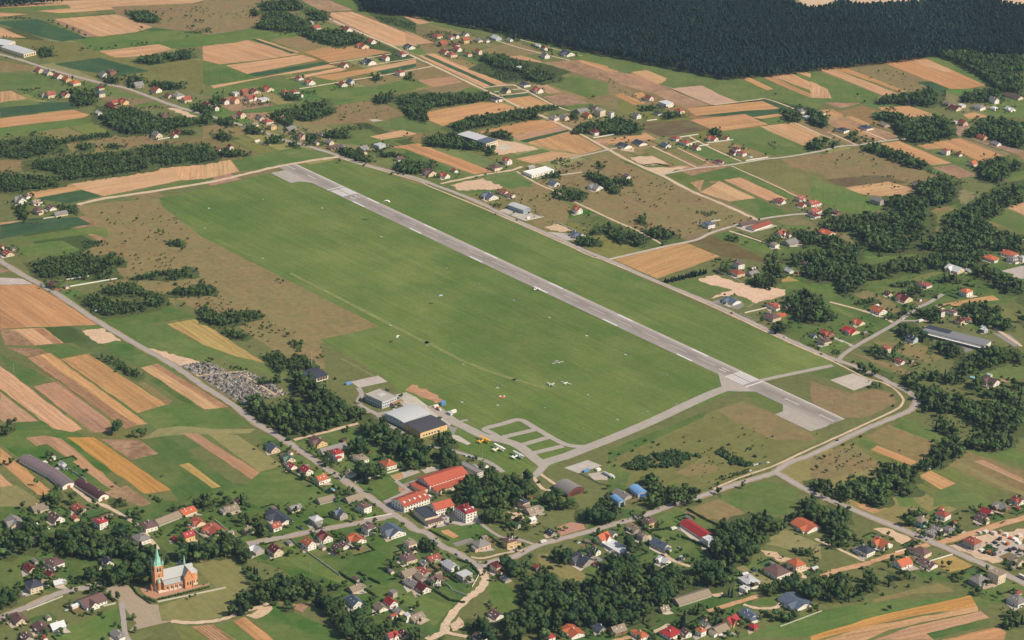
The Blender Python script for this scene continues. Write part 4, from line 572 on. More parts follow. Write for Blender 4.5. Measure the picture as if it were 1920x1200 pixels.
# narrow worked strips with lighter furrow lines (row crops) near the church and on the plots
# ---------------------------------------------------------------- roads
def smooth(P, k=6):
    out = []
    n = len(P)
    for i in range(n - 1):
        p0, p1, p2, p3 = P[max(i - 1, 0)], P[i], P[i + 1], P[min(i + 2, n - 1)]
        for j in range(k):
            t = j / k
            out.append(0.5 * ((2 * p1) + (p2 - p0) * t + (2 * p0 - 5 * p1 + 4 * p2 - p3) * t * t + (3 * p1 - p0 - 3 * p2 + p3) * t ** 3))
    out.append(P[-1])
    return out
def strip_mesh(name, P, wd, mat, color, z, jit=0.0, off=0.0):
    V, Fc = [], []
    acc = 0
    for i, p in enumerate(P):
        d = (P[min(i + 1, len(P) - 1)] - P[max(i - 1, 0)]).normalized()
        nn = Vector((-d.y, d.x, 0))
        w1, w2 = wd / 2 * (1 + random.uniform(-jit, jit)), wd / 2 * (1 + random.uniform(-jit, jit))
        V += [p + nn * (off + w1), p + nn * (off - w2)]
    for i in range(len(P) - 1):
        Fc.append((2 * i, 2 * i + 1, 2 * i + 3, 2 * i + 2))
    c = P[len(P) // 2].copy()
    me = bpy.data.meshes.new(name)
    me.from_pydata([(v.x - c.x, v.y - c.y, 0) for v in V], [], Fc)
    me.materials.append(mat)
    o = newobj(name, me, None, (c.x, c.y, z))
    o.color = color
    return o
ROADZ = {'a': .222, 'l': .219, 'd': .216, 'o': .213, 'g': .2}
RC = {'l': ((206, 194, 178), 'pale grey '), 'a': ((180, 170, 162), 'grey asphalt '), 'd': ((222, 200, 172), 'pale dirt '), 'o': ((206, 160, 122), 'orange sandy '), 'g': ((134, 142, 86), 'worn pale ')}
for line in ROADS.strip().split('\n'):
    q = line.split()
    typ, wd, name, t = q[0][0], float(q[0][1:]), q[1], q[2]
    pts = []
    i = 3
    while i < len(q):
        if q[i] == '/':
            t = q[i + 1]
            i += 2
            continue
        pts.append(tile(t, float(q[i]), float(q[i + 1])))
        i += 2
    P = [G(*p) for p in pts]
    P2 = [P[0]]
    for p in P[1:]:
        if (p - P2[-1]).length > 4:
            P2.append(p)
    P = smooth(P2)
    c, words = RC[typ]
    if name in ('main_road', 'district_road', 'village_road', 'cross_street', 'church_road', 'cross_road') and typ == 'a':
        vg = strip_mesh('road_verge', P, wd + (2.6 if name == 'main_road' else 3.0), ML['bare'], obs((160, 146, 116)), .208 + random.uniform(0, .002), 0.25)
        later(vg, 'dusty verge under the %s' % name.replace('_', ' '), pts[len(pts) // 2], 'verge', kind='structure')
    if name == 'taxiway':
        c = (184, 176, 165)
    o = strip_mesh(name, P, wd, ML['paved'] if typ in 'al' else ML['grass'] if typ == 'g' else ML['bare'], obs(c), .23 if name == 'main_road' else ROADZ[typ] + random.uniform(0, .002), 0.0 if typ in 'al' else 0.28)
    later(o, words + name.replace('_', ' '), pts[len(pts) // 2], name.replace('_', ' '), kind='structure')
    if name == 'main_road':
        MAIN = P
    if name in ('main_road', 'district_road'):
        ln = strip_mesh('road_line', P, 0.35, ML['paved'], obs((225, 222, 216)), .237, 0, 0.0)
        later(ln, 'white centre line of the %s' % name.replace('_', ' '), pts[len(pts) // 2], 'road marking', kind='structure')

# ---------------------------------------------------------------- runway
def W(s, t, z=0.0):
    return Vector((-125.06, 2851.66 - CAMD, z)) + DR * s + CR * t
SN, SF = -645.5, 215.3
def rect(s0, s1, t0, t1):
    return [W(s0, t0), W(s1, t0), W(s1, t1), W(s0, t1)]
def runway_mat():
    m, n, l, b = nm('runway_asphalt_mat')
    tc = n.new('ShaderNodeTexCoord').outputs['Object']
    sx = n.new('ShaderNodeSeparateXYZ')
    l.new(tc, sx.inputs[0])
    n1 = noise(n, l, tc, 0.02, 4, 0.6)
    n2 = noise(n, l, tc, 0.35, 4, 0.7)
    mp = n.new('ShaderNodeMapping')
    mp.inputs['Scale'].default_value = (0.01, 0.4, 1)
    l.new(tc, mp.inputs[0])
    n3 = noise(n, l, mp.outputs[0], 1, 4, 0.75)
    br = n.new('ShaderNodeTexBrick')
    br.inputs['Scale'].default_value = 0.028
    br.inputs['Mortar Size'].default_value = 0.006
    br.inputs['Color1'].default_value = (1, 1, 1, 1)
    br.inputs['Color2'].default_value = (.80, .80, .80, 1)
    br.inputs['Mortar'].default_value = (.7, .7, .7, 1)
    l.new(tc, br.inputs[0])
    # rubber and wear: dark band along the middle, pale worn shoulder on one side
    ab = math_(n, l, 'ABSOLUTE', sx.outputs['Y'])
    mid = mapr(n, l, ab, 0, 11, 1, 0)
    v = math_(n, l, 'MULTIPLY_ADD', mid, -0.2, 1.0)
    edge = mapr(n, l, math_(n, l, 'MULTIPLY_ADD', math_(n, l, 'SUBTRACT', n3, .5), 9.0, sx.outputs['Y']), 7, 14, 0, 1)
    v = math_(n, l, 'MULTIPLY_ADD', edge, 0.34, v)
    v = math_(n, l, 'MULTIPLY_ADD', math_(n, l, 'SUBTRACT', n1, .5), 0.5, v)
    v = math_(n, l, 'MULTIPLY_ADD', math_(n, l, 'SUBTRACT', n2, .5), 0.16, v)
    v = math_(n, l, 'MULTIPLY_ADD', math_(n, l, 'SUBTRACT', n3, .5), 0.5, v)
    c0 = n.new('ShaderNodeRGB')
    c0.outputs[0].default_value = obs((168, 159, 151))
    c = mixc(n, l, 0.5, c0.outputs[0], br.outputs['Color'], 'MULTIPLY')
    l.new(scalec(n, l, c, v), b.inputs['Base Color'])
    b.inputs['Roughness'].default_value = 0.9
    b.inputs['Specular IOR Level'].default_value = 0.2
    return m
RWM = runway_mat()
ra = math.atan2(-DR.y, -DR.x)
rz_ = .242
rw = sheet('runway', rect(SN - 132, SF + 128, -15, 15), RWM, (1, 1, 1, 1), rz_, ang=ra, amp=0)
later(rw, 'long grey asphalt runway with white markings', (1000, 530), 'runway', kind='structure')
for pts in ([tile('33', 990, -10), tile('33', 1030, 158), tile('33', 1180, 165), tile('33', 1330, 165), tile('33', 1225, 120)],
            [tile('33', 1500, 370), tile('33', 1572, 345), tile('33', 1575, 280), tile('33', 1830, 400), tile('34', 160, 475), tile('34', 0, 525), tile('33', 1822, 523)],
            [tile('11', 612, 455), tile('11', 745, 428), tile('11', 1000, 545), tile('11', 870, 530), tile('11', 795, 545)]):
    o = sheet('runway_pad', [G(*p) for p in pts], ML['paved'], obs((186, 178, 167)), rz_ + 0.006, amp=0)
    later(o, 'grey paved pad beside the runway', np.mean(np.array(pts), 0), 'pavement', kind='structure')
def paint_mat(nme, c, wear):
    m, n, l, b = nm(nme)
    tc = n.new('ShaderNodeTexCoord').outputs['Object']
    f = mapr(n, l, noise(n, l, tc, 0.6, 4, 0.7), 0.35, 0.65, 1 - wear, 1.0)
    c0 = n.new('ShaderNodeRGB')
    c0.outputs[0].default_value = obs(c)
    l.new(scalec(n, l, c0.outputs[0], f), b.inputs['Base Color'])
    b.inputs['Roughness'].default_value = 0.8
    return m
PAINT, PAINT2 = paint_mat('white_paint_mat', (234, 231, 226), .22), paint_mat('worn_paint_mat', (208, 202, 196), .25)
mz = rz_ + 0.014
class Marks:
    def __init__(s):
        s.v, s.f = [], []
    def quad(s, P):
        k = len(s.v)
        s.v += [tuple(p) for p in P]
        s.f.append(tuple(range(k, k + len(P))))
    def out(s, name, mat, label):
        me = bpy.data.meshes.new(name)
        me.from_pydata([(x, y, 0) for x, y, _ in s.v], [], s.f)
        me.materials.append(mat)
        bm = bmesh.new()
        bm.from_mesh(me)
        for f in bm.faces:
            f.normal_update()
            if f.normal.z < 0:
                f.normal_flip()
        bm.to_mesh(me)
        bm.free()
        o = newobj(name, me, None, (0, 0, mz))
        tag(o, label, 'runway marking', kind='structure')
        return o
mk, mk2 = Marks(), Marks()
for i in range(-2, 13):
    s = -i * 50
    if SN + 60 < s - 30 and s < SF - 55:
        mk2.quad(rect(s - 30, s, -0.55, 0.55))
for s0, sg in ((SN, 1), (SF, -1)):
    mk.quad(rect(s0 - sg * 2.5, s0, -15, 15))
    for k in range(8):
        t = (2.2 + k % 4 * 3.2) * (1 if k < 4 else -1)
        mk.quad(rect(s0 + sg * 5, s0 + sg * 36, t - 1.05, t + 1.05))
    for off in (-60, -115):
        a = s0 + sg * off
        mk.quad(rect(a - 14, a + 14, -0.6, 0.6))
        h = a + sg * 14
        mk.quad([W(h - sg * 9, -2.4), W(h - sg * 9, 2.4), W(h, 0)])
for i in range(1, 7):   # touchdown bars in pairs along both edges
    s = SN + 92 + (i - 1) * 136
    for t in (-12.8, 12.8):
        mk.quad(rect(s, s + 27, t - 1.4, t + 1.4))
mk.quad(rect(SN - 148, SN - 66, -14.8, -13.8) if False else rect(SN - 128, SN + 2, 13.6, 14.6))
mk.quad(rect(SF + 18, SF + 122, 13.4, 14.4))
# digits: 11 read from the near end, 29 from the far end
def stroke(s0, sg, pts, wd=1.3, sc=1.0, t0=0):
    for (x0, y0), (x1, y1) in zip(pts, pts[1:]):
        d = Vector((x1 - x0, y1 - y0))
        nn = Vector((-d.y, d.x)).normalized() * wd / 2
        e = d.normalized() * wd * 0.3
        c4 = [(x0 + nn.x - e.x, y0 + nn.y - e.y), (x1 + nn.x + e.x, y1 + nn.y + e.y), (x1 - nn.x + e.x, y1 - nn.y + e.y), (x0 - nn.x - e.x, y0 - nn.y - e.y)]
        mk.quad([W(s0 + sg * y, sg * (x + t0)) for x, y in c4])
for t in (-2.6, 2.6):
    stroke(SN + 44, 1, [(t, 0), (t, 12)])
stroke(SF - 42, -1, [(-1.8, -0), (1.8, 0)], t0=-4)
stroke(SF - 42, -1, [(-1.8, 0), (1.8, 6.5), (1.6, 10.5), (0, 12), (-1.8, 10)], t0=-4)
stroke(SF - 42, -1, [(-1.4, 0.6), (0.6, 1.2), (1.9, 6), (1.6, 11), (0, 12), (-1.8, 10.6), (-1.9, 7.4), (-.4, 5.6), (1.6, 6.4)], t0=4)
mk.out('runway_marking', PAINT, 'white threshold stripes, numbers, arrows and bars on the runway')
mk2.out('runway_centreline', PAINT2, 'worn white dashed centre line of the runway')

# ---------------------------------------------------------------- building helpers
def plain(name, c, rough=0.8, var=0.12, metal=0.0, scale=0.6, ornd=0.12, streak=False):
    """c = real base colour as sRGB"""
    m, n, l, b = nm(name)
    tc = n.new('ShaderNodeTexCoord').outputs['Object']
    oi = n.new('ShaderNodeObjectInfo')
    f = noise(n, l, tc, scale, 4, 0.7)
    f2 = noise(n, l, tc, scale * 7, 2, 0.6)
    v = math_(n, l, 'MULTIPLY_ADD', math_(n, l, 'SUBTRACT', f, .5), var * 2.4, 1.0)
    v = math_(n, l, 'MULTIPLY_ADD', math_(n, l, 'SUBTRACT', f2, .5), var * 1.2, v)
    if streak:
        wvt = n.new('ShaderNodeTexWave')
        wvt.bands_direction = 'X'
        wvt.inputs['Scale'].default_value = 0.9
        l.new(tc, wvt.inputs[0])
        v = math_(n, l, 'MULTIPLY_ADD', math_(n, l, 'SUBTRACT', wvt.outputs['Fac'], .5), 0.16, v)
    v = math_(n, l, 'MULTIPLY_ADD', math_(n, l, 'SUBTRACT', oi.outputs['Random'], .5), ornd * 2, v)
    c0 = n.new('ShaderNodeRGB')
    c0.outputs[0].default_value = (*lin(c), 1)
    l.new(scalec(n, l, c0.outputs[0], v), b.inputs['Base Color'])
    b.inputs['Roughness'].default_value = rough
    b.inputs['Metallic'].default_value = metal
    b.inputs['Specular IOR Level'].default_value = 0.3
    return m
ROOF = {
    'r': (plain('brick_red_tile_mat', (150, 80, 64), .75, .16), 'brick red'),
    'e': (plain('bright_red_sheet_mat', (158, 52, 52), .6, .1), 'bright red'),
    'o': (plain('orange_tile_mat', (178, 98, 66), .75, .14), 'orange'),
    'm': (plain('maroon_sheet_mat', (104, 46, 46), .65, .14), 'maroon'),
    'g': (plain('grey_sheet_mat', (132, 128, 124), .8, .16), 'grey'),
    'd': (plain('charcoal_tile_mat', (62, 66, 76), .6, .14), 'charcoal'),
    's': (plain('slate_blue_tile_mat', (88, 100, 116), .6, .14), 'slate blue'),
    'w': (plain('pale_metal_mat', (196, 198, 198), .5, .08), 'pale metal'),
    'b': (plain('brown_tile_mat', (104, 80, 76), .75, .16), 'brown'),
    't': (plain('weathered_tan_mat', (140, 126, 108), .9, .2), 'weathered tan'),
    'u': (plain('blue_sheet_mat', (110, 152, 196), .5, .1), 'light blue'),
    'n': (plain('green_sheet_mat', (78, 104, 88), .6, .14), 'green'),
    'p': (plain('pinkish_tile_mat', (150, 110, 98), .8, .16), 'pinkish'),
}
WALL = {
    'w': (plain('white_render_mat', (236, 230, 218), .9, .05, ornd=.04), 'white'),
    'c': (plain('cream_render_mat', (226, 208, 178), .9, .06, ornd=.06), 'cream'),
    'y': (plain('ochre_render_mat', (226, 194, 138), .9, .06, ornd=.05), 'ochre yellow'),
    'g': (plain('grey_block_mat', (176, 166, 154), .9, .12), 'grey'),
    'p': (plain('pinkish_render_mat', (226, 194, 168), .9, .08), 'pinkish'),
    'k': (plain('brown_brick_mat', (146, 104, 80), .9, .16), 'brown brick'),
    'l': (plain('light_blue_grey_mat', (188, 194, 198), .7, .06), 'pale grey'),
    'q': (plain('turquoise_render_mat', (160, 206, 190), .9, .06), 'turquoise'),
}
GLASS = nm('dark_window_glass_mat')
GLASS[3].inputs['Base Color'].default_value = (.03, .04, .05, 1)
GLASS[3].inputs['Roughness'].default_value = 0.12
GLASS = GLASS[0]
FRAME = plain('white_frame_mat', (225, 222, 214), .6, .03)
CHIM = plain('chimney_brick_mat', (150, 112, 92), .9, .15)
DOORM = plain('brown_door_mat', (94, 66, 48), .7, .1)
DARKM = plain('dark_opening_mat', (44, 42, 42), .8, .05)
CONC = plain('concrete_mat', (178, 172, 162), .9, .1)
TRIM = plain('pale_trim_mat', (214, 206, 192), .8, .06)

class MB:
    def __init__(s):
        s.v, s.f, s.m = [], [], []
    def face(s, P, mi=0):
        k = len(s.v)
        s.v += [tuple(p) for p in P]
        s.f.append(tuple(range(k, k + len(P))))
        s.m.append(mi)
    def box(s, x0, y0, z0, x1, y1, z1, mi=0):
        k = len(s.v)
        s.v += [(x0, y0, z0), (x1, y0, z0), (x1, y1, z0), (x0, y1, z0), (x0, y0, z1), (x1, y0, z1), (x1, y1, z1), (x0, y1, z1)]
        for q in ((0, 3, 2, 1), (4, 5, 6, 7), (0, 1, 5, 4), (1, 2, 6, 5), (2, 3, 7, 6), (3, 0, 4, 7)):
            s.f.append(tuple(k + i for i in q))
            s.m.append(mi)
    def extrude_x(s, sec, x0, x1, mi=0, mends=None):
        """closed (y, z) section, counter-clockwise seen from +x"""
        k, n = len(s.v), len(sec)
        s.v += [(x0, y, z) for y, z in sec] + [(x1, y, z) for y, z in sec]
        for i in range(n):
            j = (i + 1) % n
            s.f.append((k + i, k + n + i, k + n + j, k + j)[::-1])
            s.m.append(mi)
        me = mi if mends is None else mends
        s.f.append(tuple(k + n + i for i in range(n)))
        s.m.append(me)
        s.f.append(tuple(k + i for i in range(n))[::-1])
        s.m.append(me)
    def cyl(s, p0, p1, r0, r1, n=8, mi=0, cap=True):
        p0, p1 = Vector(p0), Vector(p1)
        d = (p1 - p0).normalized()
        a = d.orthogonal().normalized()
        b = d.cross(a)
        k = len(s.v)
        for p, r in ((p0, r0), (p1, r1)):
            for i in range(n):
                t = 2 * math.pi * i / n
                s.v.append(tuple(p + (a * math.cos(t) + b * math.sin(t)) * r))
        for i in range(n):
            j = (i + 1) % n
            s.f.append((k + i, k + j, k + n + j, k + n + i))
            s.m.append(mi)
        if cap:
            s.f.append(tuple(k + n + i for i in range(n)))
            s.m.append(mi)
            s.f.append(tuple(k + i for i in range(n))[::-1])
            s.m.append(mi)
    def build(s, name, mats, parent=None, loc=None, rz=None, smooth=False):
        me = bpy.data.meshes.new(name)
        me.from_pydata(s.v, [], s.f)
        for m in (mats if isinstance(mats, (list, tuple)) else [mats]):
            me.materials.append(m)
        me.polygons.foreach_set('material_index', s.m)
        bm = bmesh.new()
        bm.from_mesh(me)
        bmesh.ops.recalc_face_normals(bm, faces=bm.faces)
        bm.to_mesh(me)
        bm.free()
        if smooth:
            me.polygons.foreach_set('use_smooth', [True] * len(me.polygons))
        return newobj(name, me, parent, loc, rz)

def gable_roof(mb, L, W_, ze, zr, ov=0.55, th=0.28, x0=None, x1=None, cy=0.0, mi=0):
    xa = -L / 2 - ov if x0 is None else x0
    xb = L / 2 + ov if x1 is None else x1
    h = W_ / 2
    sl_ = (zr - ze) / h
    w2, z2 = h + ov, ze - sl_ * ov
    sec = [(cy + w2, z2), (cy, zr), (cy - w2, z2), (cy - w2, z2 + th), (cy, zr + th), (cy + w2, z2 + th)]
    mb.extrude_x(sec[::-1], xa, xb, mi)
def hip_roof(mb, L, W_, ze, zr, ov=0.6, th=0.22, mi=0):
    a, b = L / 2 + ov, W_ / 2 + ov
    r = max(0.4, a - b)
    z = ze - 0.1
    B = [(-a, -b, z), (a, -b, z), (a, b, z), (-a, b, z)]
    T = [(x, y, zz + th) for x, y, zz in B]
    r0, r1 = (-r, 0, zr + th), (r, 0, zr + th)
    for i in range(4):
        j = (i + 1) % 4
        mb.face([B[i], B[j], T[j], T[i]], mi)
    mb.face(B[::-1], mi)
    mb.face([T[0], T[1], r1, r0], mi)
    mb.face([T[2], T[3], r0, r1], mi)
    mb.face([T[1], T[2], r1], mi)
    mb.face([T[3], T[0], r0], mi)
def gable_walls(mb, L, W_, ze, zr, mi=0, zb=-1.3):
    h = W_ / 2
    mb.extrude_x([(-h, zb), (h, zb), (h, ze), (0, zr), (-h, ze)], -L / 2, L / 2, mi)

_wm = MB()
_wm.box(-.5, -.5, -.5, .5, .5, .5, 0)
_wm.box(-.40, -.56, -.40, .40, -.5, .40, 1)
_wm.box(-.40, .5, -.40, .40, .56, .40, 1)
_w = _wm.build('window', [FRAME, GLASS])
WINME = _w.data
bpy.data.objects.remove(_w)
_dm = MB()
_dm.box(-.5, -.5, -.5, .5, .5, .5)
_d = _dm.build('door', DOORM)
DOORME = _d.data
bpy.data.objects.remove(_d)
def window(par, x, y, z, w_, h_, along_x=True, name='window', me=None):
    o = newobj(name, me or WINME, par, (x, y, z), 0 if along_x else math.pi / 2)
    o.scale = (w_, 0.16, h_)
    return o

FOOT = []      # footprints, so that no tree grows through a house
HCOUNT = [0]
GARD = []
def house(t, e):
    q = e.split()
    x0, y0 = tile(t, float(q[0]), float(q[1]))
    x1, y1 = tile(t, float(q[2]), float(q[3]))
    typ, rc, wc, orr = q[4], q[5], q[6], q[7]
    k = float(orr[1:]) if len(orr) > 1 else (1.22 if typ in 'gc' else 1.15)
    ang = (ANG_R if orr[0] == 'r' else ANG_P) + math.radians(random.uniform(-7, 7))
    g = G((x0 + x1) / 2, y1)
    sc, dp = mpp(g), dep(g)
    ax, ay = Vector((math.cos(ang), math.sin(ang))), Vector((-math.sin(ang), math.cos(ang)))
    ext = (x1 - x0) * sc
    W_ = ext / (k * abs(ax.x) + abs(ay.x)) * 1.06 - 0.4
    W_ = max(3.2, min(W_, 24))
    L = k * W_
    hy = (abs(ax.y) * L + abs(ay.y) * W_) / 2
    c = Vector((g.x, g.y + hy + 0.4, 0))
    # height from the picture
    D = math.sin(dp)
    ridge_dy = hy + (abs(ax.y) * L / 2 * (1.0 if typ in 'gc' else 0.35))
    Hr = ((y1 - y0) * sc - ridge_dy * D) / math.cos(dp)
    small = W_ < 6.2
    lo, hi = (2.8, 5.5) if small else (5.0, 9.6 if W_ < 12.5 else 7.6)
    if typ == 'f':
        lo, hi = (2.6, 9.5)
    Hr = max(lo, min(hi, Hr))
    if typ in 'gc':
        rise = min(W_ * 0.40, Hr * 0.58, 5.2)
    else:
        rise = min(W_ * 0.26, Hr * 0.42, 4.2)
    ze = max(2.2, Hr - rise)
    zr = ze + rise
    rm, rw_ = ROOF[rc]
    wm, ww = WALL[wc]
    nmz = 'house' if not small else 'shed'
    if k >= 1.8 or W_ > 17:
        nmz = 'barn' if rc in 'tgb' else 'long_building'
    root = newobj(nmz, None, None, (c.x, c.y, 0.45), ang)
    root.empty_display_size = 2
    FOOT.append((c.x, c.y, max(L, W_) / 2, min(L, W_) / 2, ang))
    mbw, mbr = MB(), MB()
    near = sc < 0.80
    cam2 = Vector((-c.x, -CAMD - c.y))
    fy = 1 if ay.dot(cam2) > 0 else -1
    fx = 1 if ax.dot(cam2) > 0 else -1
    if typ == 'f':
        mbw.box(-L / 2, -W_ / 2, -1.3, L / 2, W_ / 2, Hr)
        mbr.box(-L / 2 - .25, -W_ / 2 - .25, Hr + .003, L / 2 + .25, W_ / 2 + .25, Hr + .3)
        ze = Hr
    elif typ == 'h':
        mbw.box(-L / 2, -W_ / 2, -1.3, L / 2, W_ / 2, ze)
        hip_roof(mbr, L, W_, ze, zr)
    else:
        gable_walls(mbw, L, W_, ze, zr)
        gable_roof(mbr, L, W_, ze, zr)
    wing = None
    if typ == 'c':
        ww_ = L * 0.42
        wx = random.choice((-1, 1)) * L * 0.16
        pr = W_ * 0.16
        zw = ze + (zr - ze) * 0.9
        h = ww_ / 2
        ya, yb = (W_ / 2 + pr) * fy, 0.0
        # cross wing: section along local X, extruded along Y
        def ex(mb, sec, y_a, y_b):
            kk, n_ = len(mb.v), len(sec)
            mb.v += [(x, y_a, z) for x, z in sec] + [(x, y_b, z) for x, z in sec]
            for i in range(n_):
                j = (i + 1) % n_
                mb.f.append((kk + i, kk + j, kk + n_ + j, kk + n_ + i)); mb.m.append(0)
            mb.f.append(tuple(kk + i for i in range(n_))); mb.m.append(0)
            mb.f.append(tuple(kk + n_ + i for i in range(n_))); mb.m.append(0)
        ex(mbw, [(wx - h, -1.3), (wx + h, -1.3), (wx + h, ze - .15), (wx, zw - .1), (wx - h, ze - .15)], ya, yb)
        s_ = (zw - ze) / h
        o2 = .45
        ex(mbr, [(wx - h - o2, ze - s_ * o2), (wx, zw), (wx + h + o2, ze - s_ * o2), (wx + h + o2, ze - s_ * o2 + .26), (wx, zw + .26), (wx - h - o2, ze - s_ * o2 + .26)], ya + .5 * fy, yb)
        wing = (wx, ya, zw)
    wall = mbw.build('wall', wm, root)
    roof = mbr.build('roof', rm, root)
    if not small and nmz == 'house':
        ch = MB()
        px_, py_ = random.uniform(-.25, .25) * L, random.uniform(-.12, .12) * W_
        zz = (zr if typ != 'f' else Hr)
        ch.box(px_ - .42, py_ - .42, zz - rise * .5, px_ + .42, py_ + .42, zz + 1.1)
        ch.box(px_ - .52, py_ - .52, zz + 1.1, px_ + .52, py_ + .52, zz + 1.28)
        ch.build('chimney', CHIM if random.random() < .6 else TRIM, roof)
    if near and not small and nmz == 'house' and typ in 'gh' and random.random() < .45:
        al, aw, ah = random.uniform(3.5, 5.5), W_ * random.uniform(.5, .75), random.uniform(2.5, 3.0)
        sx = random.choice((-1, 1))
        y_0 = fy * W_ / 2 - (aw if fy > 0 else 0) - fy * .3
        xs_ = sorted((sx * L / 2 + sx * .01, sx * (L / 2 + al)))
        mb_ = MB()
        mb_.box(xs_[0], y_0, -1.3, xs_[1], y_0 + aw, ah)
        mb_.build('annex_wall', wm, root)
        mb_ = MB()
        e0, e1 = (ah + .9, ah + .05) if sx > 0 else (ah + .05, ah + .9)
        Pq = [(xs_[0] - (.35 if sx < 0 else 0), y_0 - .3, e0), (xs_[1] + (.35 if sx > 0 else 0), y_0 - .3, e1), (xs_[1] + (.35 if sx > 0 else 0), y_0 + aw + .3, e1), (xs_[0] - (.35 if sx < 0 else 0), y_0 + aw + .3, e0)]
        mb_.face(Pq)
        mb_.face([(x, y, z + .2) for x, y, z in Pq][::-1])
        for i in range(4):
            j = (i + 1) % 4
            mb_.face([Pq[i], Pq[j], (Pq[j][0], Pq[j][1], Pq[j][2] + .2), (Pq[i][0], Pq[i][1], Pq[i][2] + .2)])
        mb_.build('annex_roof', rm if random.random() < .6 else ROOF[random.choice('gtb')][0], root)
    # openings on the sides the photograph shows
    if sc < 1.05 and not small:
        storeys = 2 if ze > 4.7 else 1
        for st in range(storeys):
            zc = 1.6 + st * 2.8
            if zc + .8 > ze:
                continue
            nwin = max(2, min(9, int(L / (3.4 if near else 4.6))))
            for i in range(nwin):
                x = (i + .5) / nwin * L - L / 2
                yy = fy * (W_ / 2 + .03)
                if wing is not None and abs(x - wing[0]) < L * .21:
                    yy = wing[1] + fy * .03
                if st == 0 and i == nwin // 2 and near:
                    window(root, x, yy, 1.05, 1.2, 2.2, True, 'door', DOORME)
                else:
                    window(root, x, yy, zc, 1.25, 1.35)
            nw2 = max(1, min(5, int(W_ / (3.6 if near else 5))))
            for i in range(nw2):
                y = (i + .5) / nw2 * W_ - W_ / 2
                window(root, fx * (L / 2 + .03), y, zc, 1.2, 1.35, False)
        if typ in 'gc' and rise > 2.6:
            for y in ((-.9, .9) if rise > 3.4 else (0,)):
                window(root, fx * (L / 2 + .03), y, ze + .75, 1.0, 1.2, False)
        if wing is not None and near:
            window(root, wing[0], wing[1] + fy * .03, ze + .6, 1.1, 1.2)
        if near and typ in 'gh' and rise > 2 and random.random() < .55 and nmz == 'house':
            for i in range(2):                       # roof windows
                x = (-.2 + .4 * i) * L * (.6 if typ == 'h' else 1)
                v = newobj('skylight', WINME, roof, (x, fy * W_ * .25, ze + rise * .5 + .35))
                v.scale = (.9, 1.2, .12)
                v.rotation_euler = (-fy * math.atan2(rise, W_ / 2), 0, 0)
        if near and random.random() < .35 and nmz == 'house':   # balcony / porch
            bm_ = MB()
            bx = random.uniform(-.2, .2) * L
            yb = fy * (W_ / 2 + .05)
            bm_.box(bx - 1.8, min(yb, yb + fy * 1.4), 2.75, bx + 1.8, max(yb, yb + fy * 1.4), 2.95)
            bm_.box(bx - 1.8, min(yb + fy * 1.32, yb + fy * 1.4), 2.95, bx + 1.8, max(yb + fy * 1.32, yb + fy * 1.4), 3.85)
            bm_.build('balcony', TRIM, root)
    elif small and near:
        window(root, fx * 0 + 0, fy * (W_ / 2 + .03), 1.05, min(2.2, L * .4), 2.1, True, 'door', DOORME)
    kind = {'g': 'gabled', 'h': 'hipped', 'f': 'flat', 'c': 'cross gabled'}[typ]
    noun = {'house': 'house', 'shed': 'small shed', 'barn': 'long barn', 'long_building': 'long building'}[nmz]
    later(root, '%s %s with %s %s roof' % (ww, noun, rw_, kind), ((x0 + x1) / 2, (y0 + y1) / 2), noun.split()[-1], {'house': 'houses of the villages', 'shed': 'small sheds', 'barn': 'farm barns', 'long_building': 'long buildings'}[nmz])
    # trodden or paved yard beside it
    if near and random.random() < .8 and nmz != 'barn':
        y0_ = W_ / 2 * fy
        P = [(-L * .5, y0_), (L * .55, y0_), (L * .6, y0_ + fy * random.uniform(4, 9)), (-L * .25, y0_ + fy * random.uniform(2.5, 6))]
        P = [Vector((c.x + ax.x * a + ay.x * b_, c.y + ax.y * a + ay.y * b_, 0)) for a, b_ in P]
        o = sheet('house_yard', P, ML['paved'], obs(random.choice([(214, 202, 184), (190, 180, 168), (204, 184, 160)])), 0.26 + 0.0006 * HCOUNT[0], amp=.2)
        later(o, 'paved yard beside a house', ((x0 + x1) / 2, y1), 'yard', kind='structure')
        HCOUNT[0] += 1
    # garden plot: lawn, vegetables or dug soil, lined up with the house
    if near and not small and t[0] in '234' and random.random() < .85:
        s2 = random.choice((-1, 1))
        gw, gl = random.uniform(9, 16), random.uniform(12, 26)
        x0_, y0_ = s2 * (L / 2 + 1.5), random.uniform(-.5, .2) * W_
        P = [(x0_, y0_), (x0_ + s2 * gw, y0_), (x0_ + s2 * gw, y0_ - fy * gl), (x0_, y0_ - fy * gl)]
        P = [Vector((c.x + ax.x * a + ay.x * b_, c.y + ax.y * a + ay.y * b_, 0)) for a, b_ in P]
        gc = random.choice([(86, 116, 60), (104, 128, 66), (70, 98, 54), (122, 126, 78), (134, 112, 84), (78, 106, 62)])
        o = sheet('garden_plot', P, ML['crop'], obs(gc), .193 + 0.0001 * HCOUNT[0], amp=.5)
        later(o, 'garden plot beside a house', ((x0 + x1) / 2, y1), 'garden', kind='structure')
        GARD.append((P, fy))
for line in HOUSES.strip().split('\n'):
    t, rest = line.split(' ', 1)
    for e in rest.split(';'):
        house(t, e)

